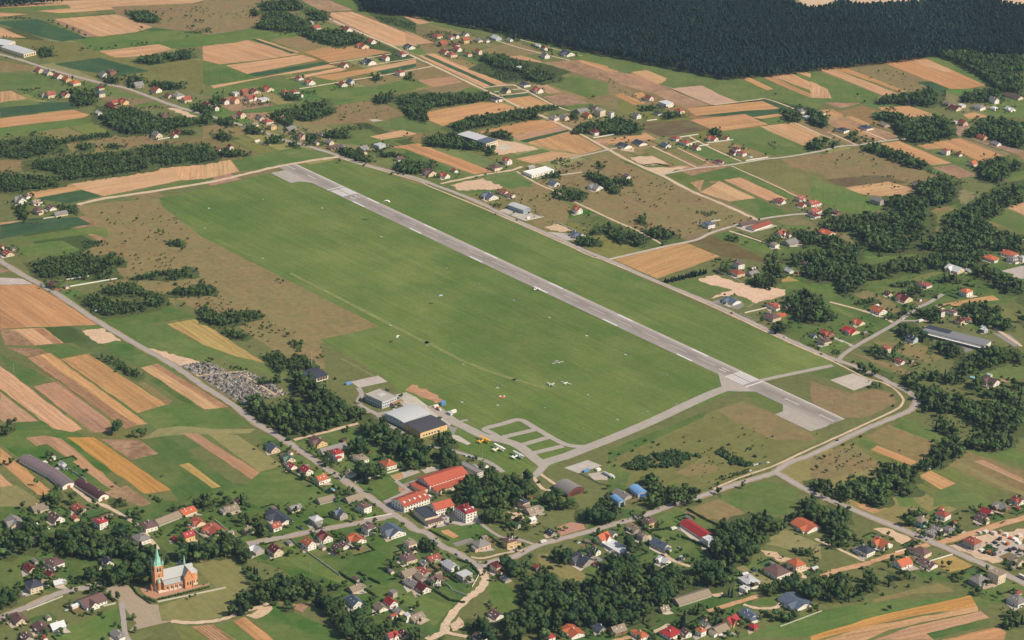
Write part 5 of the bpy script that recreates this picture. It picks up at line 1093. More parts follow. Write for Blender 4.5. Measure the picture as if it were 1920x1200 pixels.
# ---------------------------------------------------------------- large and special buildings
ZB = 0.45
def frame(near, left, right):
    n, l_, r_ = G(*near), G(*left), G(*right)
    X = (r_ - n)
    ang = math.atan2(X.y, X.x)
    Y = Vector((-math.sin(ang), math.cos(ang), 0))
    Ly = (l_ - n).dot(Y)
    return Vector((n.x, n.y, ZB)), ang, X.length, Ly
def big(name, label, cat, near, left, right):
    o, ang, Lx, Ly = frame(near, left, right)
    root = newobj(name, None, None, o, ang)
    tag(root, label, cat)
    ca, sa = math.cos(ang), math.sin(ang)
    cc = Vector((o.x + ca * Lx / 2 - sa * Ly / 2, o.y + sa * Lx / 2 + ca * Ly / 2))
    FOOT.append((cc.x, cc.y, Lx / 2, Ly / 2, ang))
    return root, Lx, Ly
def wrow(root, n, x0, x1, y, z, w_, h_, alongx=True, name='window', me=None):
    for i in range(n):
        t = x0 + (i + .5) / n * (x1 - x0)
        if alongx:
            window(root, t, y, z, w_, h_, True, name, me)
        else:
            window(root, y, t, z, w_, h_, False, name, me)
def shell(root, Lx, Ly, h, wm, name='wall', x0=0, y0=0):
    b = MB()
    b.box(x0, y0, -1.5, x0 + Lx, y0 + Ly, h)
    return b.build(name, wm, root)
def arch(n, y0, y1, ze, zc):
    """points of an arched section from y0 to y1"""
    out = []
    for i in range(n + 1):
        t = i / n
        out.append((y0 + (y1 - y0) * t, ze + (zc - ze) * math.sin(math.pi * t) ** .8 if 0 < t < 1 else ze))
    return out
WH, CRM, GRW, LB = WALL['w'][0], WALL['c'][0], WALL['g'][0], WALL['l'][0]
def flat_top(root, Lx, Ly, h, rm, ov=.2, parapet=True, x0=0, y0=0):
    b = MB()
    b.box(x0 - ov, y0 - ov, h + .003, x0 + Lx + ov, y0 + Ly + ov, h + .25, 0)
    if parapet:
        for q in ((x0 - ov, y0 - ov, x0 + Lx + ov, y0 - ov + .4), (x0 - ov, y0 + Ly + ov - .4, x0 + Lx + ov, y0 + Ly + ov), (x0 - ov, y0 - ov + .4, x0 - ov + .4, y0 + Ly + ov - .4), (x0 + Lx + ov - .4, y0 - ov + .4, x0 + Lx + ov, y0 + Ly + ov - .4)):
            b.box(q[0], q[1], h + .253, q[2], q[3], h + .75, 0)
    return b.build('roof', rm, root)

# airport terminal
root, Lx, Ly = big('terminal_building', 'flat roofed pale airport terminal with window bands above its car park', 'terminal', (716.5, 767), (692.5, 750), (744, 756.5))
shell(root, Lx, Ly, 8.2, LB)
rf = flat_top(root, Lx, Ly, 8.2, CONC)
for i in range(4):
    b = MB()
    b.box(Lx * .38 + i * 2.2, Ly * .45, 8.46, Lx * .38 + i * 2.2 + 1.3, Ly * .65, 9.0)
    b.build('skylight', FRAME, rf)
for z in (1.9, 5.6):
    wrow(root, 7, 1, Ly - 1, -.03, z, (Ly - 3) / 7 * .85, 1.7, False)
    wrow(root, 8, 1, Lx - 1, -.03, z, (Lx - 3) / 8 * .8, 1.8)
b = MB()
b.box(Lx * .55, -5, 3.1, Lx + 6, -.1, 3.5)
for x in (Lx * .6, Lx * .8, Lx + 5):
    b.box(x, -4.7, -1, x + .4, -4.3, 3.1)
b.build('entrance_canopy', plain('timber_canopy_mat', (150, 120, 92)), root)

# silver hangar and ochre hangar, barrel roofs along X
def hangar(label, near, left, right, h, hc, rm, wm, doors=None, name='hangar'):
    root, Lx, Ly = big(name, label, 'hangar', near, left, right)
    b = MB()
    sec = [(0, -1.5), (Ly, -1.5)] + arch(12, Ly, 0, h, hc)
    b.extrude_x(sec, 0, Lx)
    b.build('wall', wm, root)
    r = MB()
    top = arch(12, Ly + .5, -.5, h + .05, hc + .05)
    r.extrude_x(top + [(y, z + .3) for y, z in top[::-1]], -.5, Lx + .5)
    r.build('roof', rm, root)
    return root, Lx, Ly
hg, Lx, Ly = hangar('silver walled hangar with white arched roof beside the terminal', (757, 804), (729, 784), (806, 786), 7.0, 8.3, ROOF['w'][0], LB)
wrow(hg, 5, 2, Ly - 2, -.03, 5.4, 2.6, 1.2, False)
hg, Lx, Ly = hangar('ochre yellow hangar with black roof in front of the silver one', (788, 822.5), (758, 804.5), (838, 806.5), 6.6, 7.5, plain('bitumen_roof_mat', (70, 70, 76), .9, .16), WALL['y'][0])
wrow(hg, 6, 3, Lx * .7, -.03, 2.2, 2.6, 2.4)
b = MB()
b.box(Lx * .74, -.18, 0, Lx - 1.5, -.02, 5.2)
b.build('hangar_door', plain('ochre_door_mat', (214, 180, 124), .8, .05), hg)
b = MB()
for i in range(5):
    b.box(-.18, 2 + i * (Ly - 4) / 4.2, 0, -.02, 3.6 + i * (Ly - 4) / 4.2, 6)
b.build('buttress', plain('ochre_buttress_mat', (206, 172, 118), .8, .05), hg)

# small grey hangar by the taxi apron
root, Lx, Ly = big('grey_hangar', 'low dark grey roofed hangar on the edge of the wood by the apron', 'hangar', (593.5, 716.7), (573, 702), (615.4, 710.2))
b = MB()
gh = 4.6
b.extrude_x([(0, -1.5), (Ly, -1.5), (Ly, gh), (Ly / 2, gh + 2.2), (0, gh)], 0, Lx)
b.build('wall', WH, root)
r = MB()
gable_roof(r, Lx, Ly, gh, gh + 2.2, x0=-.5, x1=Lx + .5, cy=Ly / 2)
r.build('roof', ROOF['d'][0], root)
wrow(root, 4, 1, Lx - 1, -.03, 2.2, 3.2, 3.4, True, 'door', DOORME)

# dark barrel hangar: vault axis along local Y
root, Lx, Ly = big('barrel_hangar', 'dark arched hangar with rust brown end wall on the grass', 'hangar', (1064, 933.5), (1036, 920), (1095, 922.5))
def vault(mb, Lx, Ly, ze, zc, th=0, ov=0, base=None):
    pts = arch(14, -ov, Lx + ov, ze, zc)
    if base is not None:
        sec = [(0, base), (Lx, base)] + [(x, z) for x, z in pts[::-1]]
    else:
        sec = pts[::-1] + [(x, z + th) for x, z in pts]
    k, n = len(mb.v), len(sec)
    mb.v += [(x, -ov, z) for x, z in sec] + [(x, Ly + ov, z) for x, z in sec]
    for i in range(n):
        j = (i + 1) % n
        mb.f.append((k + i, k + j, k + n + j, k + n + i)); mb.m.append(0)
    mb.f.append(tuple(k + i for i in range(n))); mb.m.append(0)
    mb.f.append(tuple(k + n + i for i in range(n))); mb.m.append(0)
b = MB(); vault(b, Lx, Ly, 3.4, 8.6, base=-1.5)
b.build('wall', plain('rust_brown_sheet_mat', (104, 66, 58), .8, .14), root)
b = MB(); vault(b, Lx, Ly, 3.5, 8.75, .25, .45)
b.build('roof', ROOF['g'][0], root)
wrow(root, 9, 2, Ly - 2, -.03, 1.7, 1.7, 1.3, False)
b = MB()
b.box(Lx * .22, -.15, -.5, Lx * .78, -.02, 4.6)
b.build('hangar_door', plain('dark_brown_door_mat', (84, 54, 48), .8, .1), root)

# two blue vaulted sheds
for lab, n_, l_, r_ in (('blue arched shed standing right behind the pair beside the trees', (1196, 934), (1174, 921.5), (1214, 930)), ('blue arched shed standing in front beside the grey shed', (1160, 950), (1137, 940.5), (1172, 947))):
    root, Lx, Ly = big('blue_shed', lab, 'shed', n_, l_, r_)
    root['group'] = 'blue arched sheds'
    b = MB(); vault(b, Lx, Ly, 3.6, 5.6, base=-1.5)
    b.build('wall', WALL['l'][0], root)
    b = MB(); vault(b, Lx, Ly, 3.7, 5.75, .2, .4)
    b.build('roof', ROOF['u'][0], root)
    b = MB(); b.box(Lx * .2, -.15, -.5, Lx * .8, -.02, 3.5)
    b.build('door', plain('blue_door_mat', (70, 110, 170), .6, .06), root)

# grey warehouse with office end, far side of the main road
root, Lx, Ly = big('warehouse', 'long grey warehouse with pale roof and glazed office end', 'warehouse', (911.5, 279), (864, 260), (933, 272.5))
shell(root, Lx, Ly * .66, 8.5, plain('mid_grey_panel_mat', (120, 118, 118), .7, .06), y0=Ly * .34)
shell(root, Lx, Ly * .34 - .01, 8.0, WALL['c'][0], 'office_wall')
flat_top(root, Lx, Ly * .66 - .3, 8.5, ROOF['w'][0], y0=Ly * .34 + .3, parapet=False)
flat_top(root, Lx, Ly * .34 - .3, 8.0, ROOF['s'][0], parapet=False)
for z in (2.0, 5.6):
    wrow(root, 6, 1, Lx - 1, -.03, z, (Lx - 2) / 6 * .72, 2.0)
    wrow(root, 3, 1, Ly * .33, -.03, z, 3, 1.6, False)

# metal hall and white flat hall
root, Lx, Ly = big('metal_hall', 'white roofed metal hall in a building yard beside the main road', 'hall', (981, 401.5), (955, 390.5), (994.5, 397.5))
b = MB()
hh = 5.4
b.face([(0, 0, -1), (Lx, 0, -1), (Lx, 0, hh), (Lx / 2, 0, hh + 1.9), (0, 0, hh)])
b.face([(0, Ly, -1), (0, Ly, hh), (Lx / 2, Ly, hh + 1.9), (Lx, Ly, hh), (Lx, Ly, -1)])
b.face([(0, 0, -1), (0, 0, hh), (0, Ly, hh), (0, Ly, -1)])
b.face([(Lx, 0, -1), (Lx, Ly, -1), (Lx, Ly, hh), (Lx, 0, hh)])
b.build('wall', plain('blue_grey_panel_mat', (150, 158, 166), .6, .06), root)
b = MB()
for s_ in (0, 1):
    x0, x1, z0, z1 = (-.5, Lx / 2, hh - .1, hh + 1.95) if s_ == 0 else (Lx / 2, Lx + .5, hh + 1.95, hh - .1)
    P = [(x0, -.5, z0), (x1, -.5, z1), (x1, Ly + .5, z1), (x0, Ly + .5, z0)]
    b.face(P)
    b.face([(x, y, z + .22) for x, y, z in P][::-1])
b.build('roof', ROOF['w'][0], root)
wrow(root, 6, 1, Ly - 1, -.03, 3.4, 1.6, 1.2, False)
root, Lx, Ly = big('flat_hall', 'low hall with broad white flat roof among bushes', 'hall', (997, 334), (984, 327), (1039, 324))
shell(root, Lx, Ly, 4.2, WH)
flat_top(root, Lx, Ly, 4.2, plain('white_membrane_mat', (228, 226, 220), .7, .05))
wrow(root, 8, 1, Lx - 1, -.03, 2, 2.2, 1.6)

# long commercial building at right, ridge along local Y
root, Lx, Ly = big('commercial_building', 'very long low commercial building with grey roof and white shopfronts', 'commercial building', (1845, 657), (1746, 614.5), (1857.5, 647))
Lx = max(Lx, 14)
shell(root, Lx, Ly, 5.0, WH)
b = MB()
b.box(Lx * .42, -.4, 5.003, Lx + .3, Ly * .62, 5.4)
b.box(-.4, -.4, 5.01, Lx * .42 - .02, Ly + .3, 5.7)
b.build('roof', plain('grey_felt_mat', (124, 126, 130), .9, .12), root)
b = MB()
b.box(Lx * .42, Ly * .62 + .01, 5.003, Lx + .3, Ly + .3, 5.8)
b.build('roof', ROOF['d'][0], root)
b = MB()
b.box(-4, 4, 2.9, -.02, Ly - 8, 3.15)
b.build('canopy', FRAME, root)
wrow(root, 16, 3, Ly - 3, -.03, 1.5, 2.9, 2.2, False)
wrow(root, 4, 1, Lx - 1, -.03, 2, 2.2, 1.8)

# poultry barns at left, ridge along local Y
def ybarn(name, label, n_, l_, r_, h, hr, rm, wm, vents):
    root, Lx, Ly = big(name, label, 'barn', n_, l_, r_)
    b = MB(); vault(b, Lx, Ly, h, h + hr, base=-1.5)
    b.build('wall', wm, root)
    b = MB(); vault(b, Lx, Ly, h + .05, h + hr + .1, .22, .5)
    rf = b.build('roof', rm, root)
    for i in range(vents):
        v = MB()
        y = (i + .5) / vents * Ly
        v.box(Lx * .62, y - .4, h + hr - .6, Lx * .62 + .8, y + .4, h + hr + .55)
        v.build('roof_vent', DARKM if vents > 4 else FRAME, rf)
    b = MB(); b.box(Lx * .36, -.14, -.6, Lx * .6, -.02, 2.9)
    b.build('door', plain('barn_door_mat', (156, 92, 60), .8, .1), root)
    wrow(root, 9, 3, Ly - 3, -.03, 1.7, 1.4, .9, False)
    return root
pur = plain('purple_grey_sheet_mat', (128, 112, 116), .8, .14)
ybarn('livestock_barn', 'long purple grey barn, far half of the joined pair', (88, 896), (40.5, 865), (110, 888), 3.0, 2.6, pur, WH, 10)
ybarn('livestock_barn', 'long purple grey barn with rust door, near half of the joined pair', (117.7, 918.8), (88.5, 896.4), (141.5, 912), 3.0, 2.6, pur, WH, 8)
ybarn('livestock_barn', 'long maroon arched barn with white end wall', (185, 941), (143, 910.5), (204, 934.5), 2.6, 3.4, plain('maroon_felt_mat', (82, 56, 60), .85, .14), WH, 2)

# white halls at the far upper left
for lab, n_, l_, r_, h in (('white metal hall with tan gable at far upper left', (44.8, 108.2), (10.4, 93), (67.7, 103), 6.0), ('pale metal hall cut by the left picture edge', (8, 92), (-36, 74), (29, 85), 6.5)):
    root, Lx, Ly = big('white_hall', lab, 'hall', n_, l_, r_)
    shell(root, Lx, Ly, h, WALL['c'][0])
    b = MB()
    for s_ in (0, 1):
        x0, x1, z0, z1 = (-.5, Lx / 2, h + .02, h + 1.9) if s_ == 0 else (Lx / 2, Lx + .5, h + 1.9, h + .02)
        P = [(x0, -.4, z0), (x1, -.4, z1), (x1, Ly + .4, z1), (x0, Ly + .4, z0)]
        b.face(P); b.face([(x, y, z + .2) for x, y, z in P][::-1])
    b.face([(0, 0, h), (Lx, 0, h), (Lx / 2, 0, h + 1.8)])
    b.build('roof', ROOF['w'][0], root)
    wrow(root, 5, 1, Lx - 1, -.03, 2.6, 2.4, 3.4, True, 'door', DOORME)

# school: sports hall with lean-to, main wings
RED = ROOF['o'][0]
SCHR = plain('school_tile_mat', (170, 86, 64), .75, .1)
root, Lx, Ly = big('sports_hall', 'large school sports hall with big orange red roof and striped white gable', 'sports hall', (806, 925), (787, 908.5), (877, 902))
h, hr = 8.2, 4.2
b = MB()
b.extrude_x([(0, -1.5), (Ly, -1.5), (Ly, h), (Ly / 2, h + hr), (0, h)], 0, Lx)
b.build('wall', WH, root)
r = MB()
gable_roof(r, Lx, Ly, h, h + hr, x0=-.8, x1=Lx + .8, cy=Ly / 2)
r.build('roof', SCHR, root)
b = MB()
for i in range(7):
    y = Ly * (.12 + i * .127)
    b.box(-.2, y - .35, 0, -.02, y + .35, h - .6 + (hr * (1 - abs(y / Ly - .5) * 2)))
b.build('gable_stripe', WALL['k'][0], root)
b = MB()
b.box(Lx * .05, -9, -1.5, Lx * .9, -.02, 4.6)
b.build('annex_wall', CRM, root)
b = MB()
P = [(Lx * .03, -9.6, 4.6), (Lx * .92, -9.6, 4.6), (Lx * .92, -.03, 6.4), (Lx * .03, -.03, 6.4)]
b.face(P); b.face([(x, y, z + .3) for x, y, z in P][::-1])
b.build('annex_roof', SCHR, root)
wrow(root, 10, Lx * .08, Lx * .88, -9.03, 3.2, 1.8, 1.2)
wrow(root, 12, 1, Lx - 1, -.03, 7.5, 2.2, .7)
b = MB()
b.box(-9, 2, -1.5, -.3, Ly - 1, 3.8)
b.build('porch_wall', CRM, root)
b = MB()
P = [(-9.6, 1.5, 3.85), (-.25, 1.5, 5.6), (-.25, Ly - .5, 5.6), (-9.6, Ly - .5, 3.85)]
b.face(P); b.face([(x, y, z + .25) for x, y, z in P][::-1])
b.build('porch_roof', SCHR, root)

def wingb(name, label, n_, l_, r_, h, rise, rm, wm, storeys, hip=False, nx=8, ny=4, dorm=0):
    root, Lx, Ly = big(name, label, 'school', n_, l_, r_)
    root['group'] = 'school buildings'
    b = MB()
    if hip:
        b.box(0, 0, -1.5, Lx, Ly, h)
    else:
        b.extrude_x([(0, -1.5), (Ly, -1.5), (Ly, h), (Ly / 2, h + rise), (0, h)], 0, Lx)
    b.build('wall', wm, root)
    r = MB()
    if hip:
        if Lx >= Ly:
            hip_roof(r, Lx, Ly, h, h + rise)
            r.v = [(x + Lx / 2, y + Ly / 2, z) for x, y, z in r.v]
        else:
            hip_roof(r, Ly, Lx, h, h + rise)
            r.v = [(-y + Lx / 2, x + Ly / 2, z) for x, y, z in r.v]
    else:
        gable_roof(r, Lx, Ly, h, h + rise, x0=-.5, x1=Lx + .5, cy=Ly / 2)
    rf = r.build('roof', rm, root)
    for st in range(storeys):
        z = 1.7 + st * 3.2
        wrow(root, nx, .8, Lx - .8, -.03, z, (Lx - 1.6) / nx * .55, 1.7)
        wrow(root, ny, .8, Ly - .8, -.03, z, (Ly - 1.6) / ny * .55, 1.7, False)
    for i in range(dorm):
        x = (i + .5) / dorm * Lx
        d = MB()
        y = Ly * .16
        z = h + rise * .34
        d.box(x - .9, y, z - .6, x + .9, y + 2.6, z + 1.2, 0)
        d.box(x - 1.1, y - .3, z + 1.203, x + 1.1, y + 2.6, z + 1.4, 0)
        dd = d.build('dormer', FRAME, rf)
    for i in range(2):
        c = MB()
        x = Lx * (.3 + .4 * i)
        c.box(x - .5, Ly / 2 - .5, h + rise * .5, x + .5, Ly / 2 + .5, h + rise + 1.6)
        c.build('chimney', CHIM, rf)
    return root, Lx, Ly
wingb('school_wing', 'white two storey school wing with orange roof and dormers beside the road', (758, 961.5), (737.5, 946.5), (806, 944), 6.4, 4.6, SCHR, WH, 2, False, 9, 4, 5)
wingb('school_wing', 'middle white school wing with orange gabled roof and window rows', (818, 969), (803, 958), (851, 959.5), 7.0, 4.4, SCHR, WH, 2, False, 9, 3, 0)
wingb('school_wing', 'tall white school block with maroon hipped roof and dormers', (873.5, 981.5), (853.5, 968), (893.5, 975), 10.4, 4.4, plain('school_maroon_mat', (150, 48, 56), .65, .1), WH, 3, True, 3, 5, 3)
root, Lx, Ly = big('school_canteen', 'grey flat roofed school block with porch beside the lawn', 'school', (797, 983), (770, 966), (820.5, 977))
shell(root, Lx, Ly, 6.0, CRM)
flat_top(root, Lx, Ly, 6.0, ROOF['d'][0])
shell(root, Lx + 3, 7, 3.2, CRM, 'porch_wall', y0=-7.01)
b = MB(); b.box(-.5, -7.6, 3.203, Lx + 3.5, -.03, 3.6)
b.build('porch_roof', ROOF['b'][0], root)
wrow(root, 5, 1, Lx, -7.05, 1.7, 2, 1.5)
wrow(root, 6, 1, Ly - 1, -.03, 3.9, 1.6, 1.5, False)

# airfield office
root, Lx, Ly = big('airfield_office', 'narrow two storey white office with grey flat roof behind the sports hall', 'office', (895, 898), (864.5, 878.5), (906, 893.8))
shell(root, Lx, Ly, 6.2, WH)
flat_top(root, Lx, Ly, 6.2, ROOF['g'][0])
for z in (1.7, 4.6):
    wrow(root, 12, 1, Ly - 1, -.03, z, 1.7, 1.5, False)
    wrow(root, 3, .6, Lx - .6, -.03, z, 1.6, 1.5)

# ---------------------------------------------------------------- church
BRK = plain('orange_brick_mat', (212, 150, 106), .9, .16, scale=1.2)
STO = plain('pale_stone_mat', (212, 200, 182), .9, .12)
ZNC = plain('zinc_roof_mat', (166, 168, 166), .55, .1)
COP = plain('green_copper_mat', (150, 202, 182), .7, .12)
root, Lx, Ly = big('church', 'orange brick church with green copper spire and grey metal roofs', 'church', (298, 1112), (288.5, 1103.5), (377, 1093.5))
Ly = 18.0
cy = Ly / 2
ch = root
NX0, NX1 = 5.5, Lx - 4
def chw(name, mat, fn):
    b = MB(); fn(b); return b.build(name, mat, ch)
chw('plinth', STO, lambda b: b.box(-.4, -.4, -1.5, Lx - 3.5, Ly + .4, 1.0))
# aisles and nave
chw('aisle_wall', BRK, lambda b: b.box(NX0, 0, 1.003, NX1 - 6, Ly, 6.3))
def aisle(b):
    for sy in (0, 1):
        y0, y1 = (-.5, 4.0) if sy == 0 else (Ly + .5, Ly - 4.0)
        P = [(NX0, y0, 6.2), (NX1 - 6, y0, 6.2), (NX1 - 6, y1, 9.8), (NX0, y1, 9.8)]
        b.face(P); b.face([(x, y, z + .25) for x, y, z in P][::-1])
chw('aisle_roof', ZNC, aisle)
chw('nave_wall', BRK, lambda b: b.extrude_x([(3.6, 1), (Ly - 3.6, 1), (Ly - 3.6, 11), (cy, 18.4), (3.6, 11)], NX0 - .5, NX1 - 1))
def nave(b):
    gable_roof(b, 10, Ly - 7.2, 11, 18.5, ov=.5, x0=NX0 - .9, x1=NX1 - 1.2, cy=cy)
chw('nave_roof', ZNC, nave)
# apse
def apse(b):
    n = 7
    pts = [(NX1 - 1 + math.sin(math.pi * i / n) * 4.6, cy - math.cos(math.pi * i / n) * 5.2) for i in range(n + 1)]
    for (x0, y0), (x1, y1) in zip(pts, pts[1:]):
        b.face([(x0, y0, -1.5), (x1, y1, -1.5), (x1, y1, 10), (x0, y0, 10)])
chw('apse_wall', BRK, apse)
def apser(b):
    n = 7
    pts = [(NX1 - 1.2 + math.sin(math.pi * i / n) * 5.1, cy - math.cos(math.pi * i / n) * 5.7) for i in range(n + 1)]
    for (x0, y0), (x1, y1) in zip(pts, pts[1:]):
        b.face([(x0, y0, 9.9), (x1, y1, 9.9), (NX1 - 2, cy, 15.6)])
chw('apse_roof', ZNC, apser)
# transept with stepped brick gable
TX0, TX1 = Lx * .60, Lx * .79
def trans(b):
    kx = (TX0 + TX1) / 2
    sec = [(TX0, -1.5), (TX1, -1.5), (TX1, 10.6), (kx, 18.0), (TX0, 10.6)]
    for y, yy in ((-2.6, Ly + 2.6),):
        k = len(b.v)
        b.v += [(x, y, z) for x, z in sec] + [(x, yy, z) for x, z in sec]
        for i in range(5):
            j = (i + 1) % 5
            b.f.append((k + i, k + j, k + 5 + j, k + 5 + i)); b.m.append(0)
        b.f.append(tuple(k + i for i in range(5))); b.m.append(0)
        b.f.append(tuple(k + 5 + i for i in range(5))); b.m.append(0)
    for i in range(5):      # gable steps
        for sx in (-1, 1):
            x = kx + sx * (TX1 - TX0) / 2 * (1 - i / 5)
            z = 11.0 + 7.2 * i / 5
            b.box(x - .5, -2.95, z - 1.2, x + .5, -2.2, z + 1.0)
chw('transept_wall', BRK, trans)
def transr(b):
    kx = (TX0 + TX1) / 2
    for sx in (-1, 1):
        xa = kx + sx * ((TX1 - TX0) / 2 + .4)
        P = [(xa, -2.2, 10.4), (kx, -2.2, 18.2), (kx, Ly + 2.8, 18.2), (xa, Ly + 2.8, 10.4)]
        b.face(P); b.face([(x, y, z + .25) for x, y, z in P][::-1])
chw('transept_roof', ZNC, transr)
# windows, buttresses
def lancet(par, x, y, z, w_, h_, alongx=True):
    b = MB()
    pts = [(-w_ / 2, 0), (w_ / 2, 0), (w_ / 2, h_ * .7), (0, h_), (-w_ / 2, h_ * .7)]
    b.face([(px_, -.08, pz) for px_, pz in pts], 1)
    pts2 = [(px_ * 1.35, pz * 1.1 - .15) for px_, pz in pts]
    b.face([(px_, -.03, pz) for px_, pz in pts2], 0)
    o = b.build('window', [STO, GLASS], par, (x, y, z), 0 if alongx else -math.pi / 2)
    return o
for i in range(4):
    x = NX0 + 3.2 + i * (TX0 - NX0 - 3) / 4
    lancet(ch, x, 0, 1.8, 1.3, 3.2)
    chw('buttress', STO, lambda b: b.box(x + 1.7, -.9, -1.5, x + 2.5, -.01, 4.6))
for i in range(2):
    lancet(ch, TX0 + (TX1 - TX0) * (.33 + .34 * i), -2.6, 2.2, 1.3, 4.0)
    lancet(ch, TX1 + 2 + i * 3, 0, 2, 1.2, 3.0)
for x in (TX0 - .3, TX1 - .5):
    chw('buttress', BRK, lambda b: b.box(x, -3.5, -1.5, x + .8, -2.61, 6.5))
# tower at the left end
TW, TB = 8.2, 25.5
ty0, tx0 = cy - TW / 2, -1.5
chw('tower_base', STO, lambda b: b.box(tx0 - .5, ty0 - .5, -1.5, tx0 + TW + .5, ty0 + TW + .5, 5.5))
chw('tower_wall', BRK, lambda b: b.box(tx0, ty0, 5.5, tx0 + TW, ty0 + TW, TB))
def corn(b):
    for z in (12.5, 18.2, TB - .4):
        b.box(tx0 - .25, ty0 - .25, z, tx0 + TW + .25, ty0 + TW + .25, z + .5)
chw('cornice', STO, corn)
def pil(b):
    for x in (tx0 - .35, tx0 + TW - .75):
        for y in (ty0 - .35, ty0 + TW - .75):
            b.box(x, y, 5.5, x + 1.1, y + 1.1, TB + .6)
chw('pilaster', BRK, pil)
for x in (tx0 + TW * .35, tx0 + TW * .65):
    lancet(ch, x, ty0 - .02, 19.3, 1.5, 4.6)
lancet(ch, tx0 + TW * .5, ty0 - .02, 13.6, 1.1, 2.6)
lancet(ch, tx0 + TW * .5, ty0 - .02, 7.2, 1.2, 3.2)
for y in (ty0 + TW * .35, ty0 + TW * .65):
    lancet(ch, tx0 - .02, y, 19.3, 1.5, 4.6, False)
def spire(b):
    kx, ky = tx0 + TW / 2, cy
    rings = [(TB + .1, TW / 2 + .1), (TB + 3.5, TW / 2 * .78), (TB + 6, TW / 2 * .52), (TB + 20, .12)]
    n = 8
    R = []
    for z, r in rings:
        R.append([(kx + math.cos(math.pi / 8 + math.pi / 4 * i) * r * 1.05, ky + math.sin(math.pi / 8 + math.pi / 4 * i) * r * 1.05, z) for i in range(n)])
    for a, c in zip(R, R[1:]):
        for i in range(n):
            j = (i + 1) % n
            b.face([a[i], a[j], c[j], c[i]])
    b.face(R[-1])
sp = chw('spire', COP, spire)
b = MB()
kx = tx0 + TW / 2
b.box(kx - .12, cy - .12, TB + 19.8, kx + .12, cy + .12, TB + 22.6)
b.box(kx - .75, cy - .1, TB + 21.5, kx + .75, cy + .1, TB + 21.75)
b.build('cross', DARKM, sp)
for x in (tx0 + .1, tx0 + TW - .1):
    for y in (ty0 + .1, ty0 + TW - .1):
        b = MB()
        b.cyl((x, y, TB), (x, y, TB + 2.6), .75, .7, 6)
        b.cyl((x, y, TB + 2.6), (x, y, TB + 6.2), .85, .05, 6)
        b.build('pinnacle', COP, ch)
b = MB()
fx_ = (TX0 + TX1) / 2
b.cyl((fx_, cy, 17), (fx_, cy, 21), .95, .85, 8)
b.cyl((fx_, cy, 21), (fx_, cy, 29), 1.1, .06, 8)
b.build('ridge_turret', COP, ch)
chw('porch', BRK, lambda b: b.extrude_x([(cy - 2.4, -1.5), (cy + 2.4, -1.5), (cy + 2.4, 3.6), (cy, 6.2), (cy - 2.4, 3.6)], tx0 - 3.2, tx0 - .51))
for sy in (-1, 1):
    b = MB()
    y = cy + sy * 6.2
    b.cyl((1.4, y, -1.5), (1.4, y, 9.5), 1.7, 1.7, 8)
    o = b.build('stair_turret', BRK, ch)
    b = MB(); b.cyl((1.4, y, 9.5), (1.4, y, 14), 1.95, .05, 8)
    b.build('turret_roof', COP, o)

# ---------------------------------------------------------------- gravestones: past counting
GRV = [plain('grave_granite_mat', (156, 152, 146), .6, .1, ornd=.25), plain('grave_dark_mat', (70, 70, 74), .4, .1, ornd=.2), plain('grave_pale_mat', (206, 200, 190), .7, .1, ornd=.15)]
cem = [(338, 686), (365, 681), (402, 682), (430, 696), (470, 700), (502, 716), (538, 738), (512, 746), (480, 752), (452, 759), (432, 748), (385, 716)]
cg = [G(*p) for p in cem]
o = sheet('cemetery_ground', cg, ML['bare'], obs((120, 118, 96)), .19, amp=.3)
tag(o, 'sandy paths between crowded graves of the cemetery', 'cemetery ground', kind='structure')
gp = np.array([(p.x, p.y) for p in cg])
gmesh = []
for k in range(3):
    b = MB()
    b.box(-.7, -1.05, -.5, .7, 1.05, .4)
    b.box(-.55, -.85, .403, .55, .85, .6)
    b.box(-.75, .85, .6, .75, 1.15, 1.75 if k != 1 else 1.45)
    if k == 2:
        b.box(-.12, .9, 1.75, .12, 1.1, 2.5); b.box(-.4, .92, 2.1, .4, 1.08, 2.3)
    g_ = b.build('gravestone', GRV[k])
    gmesh.append(g_.data)
    bpy.data.objects.remove(g_)
cells = []
ux, uy = Vector((math.cos(ANG_R), math.sin(ANG_R))), Vector((-math.sin(ANG_R), math.cos(ANG_R)))
for i in range(-110, 111):
    for j in range(-80, 81):
        if j % 13 == 0 or i % 30 == 0:
            continue
        q = Vector((cg[0].x, cg[0].y)) + ux * (i * 2.2 + random.uniform(-.25, .25)) + uy * (j * 2.75 + random.uniform(-.3, .3))
        if random.random() < .93:
            cells.append((q.x, q.y))
PATHS = [[G(*tile('31', 380, 20)), G(*tile('31', 660, 195))], [G(*tile('21', -60, 1176)), G(*tile('21', 390, 1130))], [G(*tile('31', -20, 90)), G(*tile('31', 280, 270))]]
def near_path(x, y):
    for a, b_ in PATHS:
        ab = (b_ - a).xy
        t_ = max(0, min(1, (Vector((x, y)) - a.xy).dot(ab) / ab.length_squared))
        if (Vector((x, y)) - a.xy - ab * t_).length < 2.4:
            return True
    return False
cells = np.array([q for q in cells if not near_path(*q)])
for a, b_ in PATHS[:2]:
    o = strip_mesh('cemetery_path', [a, a.lerp(b_, .5), b_], 2.6, ML['bare'], obs((206, 190, 168)), .2, .15)
    later(o, 'pale path through the cemetery', (440, 720), 'path', kind='structure')
cells = cells[inpoly(cells[:, 0], cells[:, 1], gp)]
cells = cells[np.argsort(cells[:, 1])]
rest = [[], [], []]
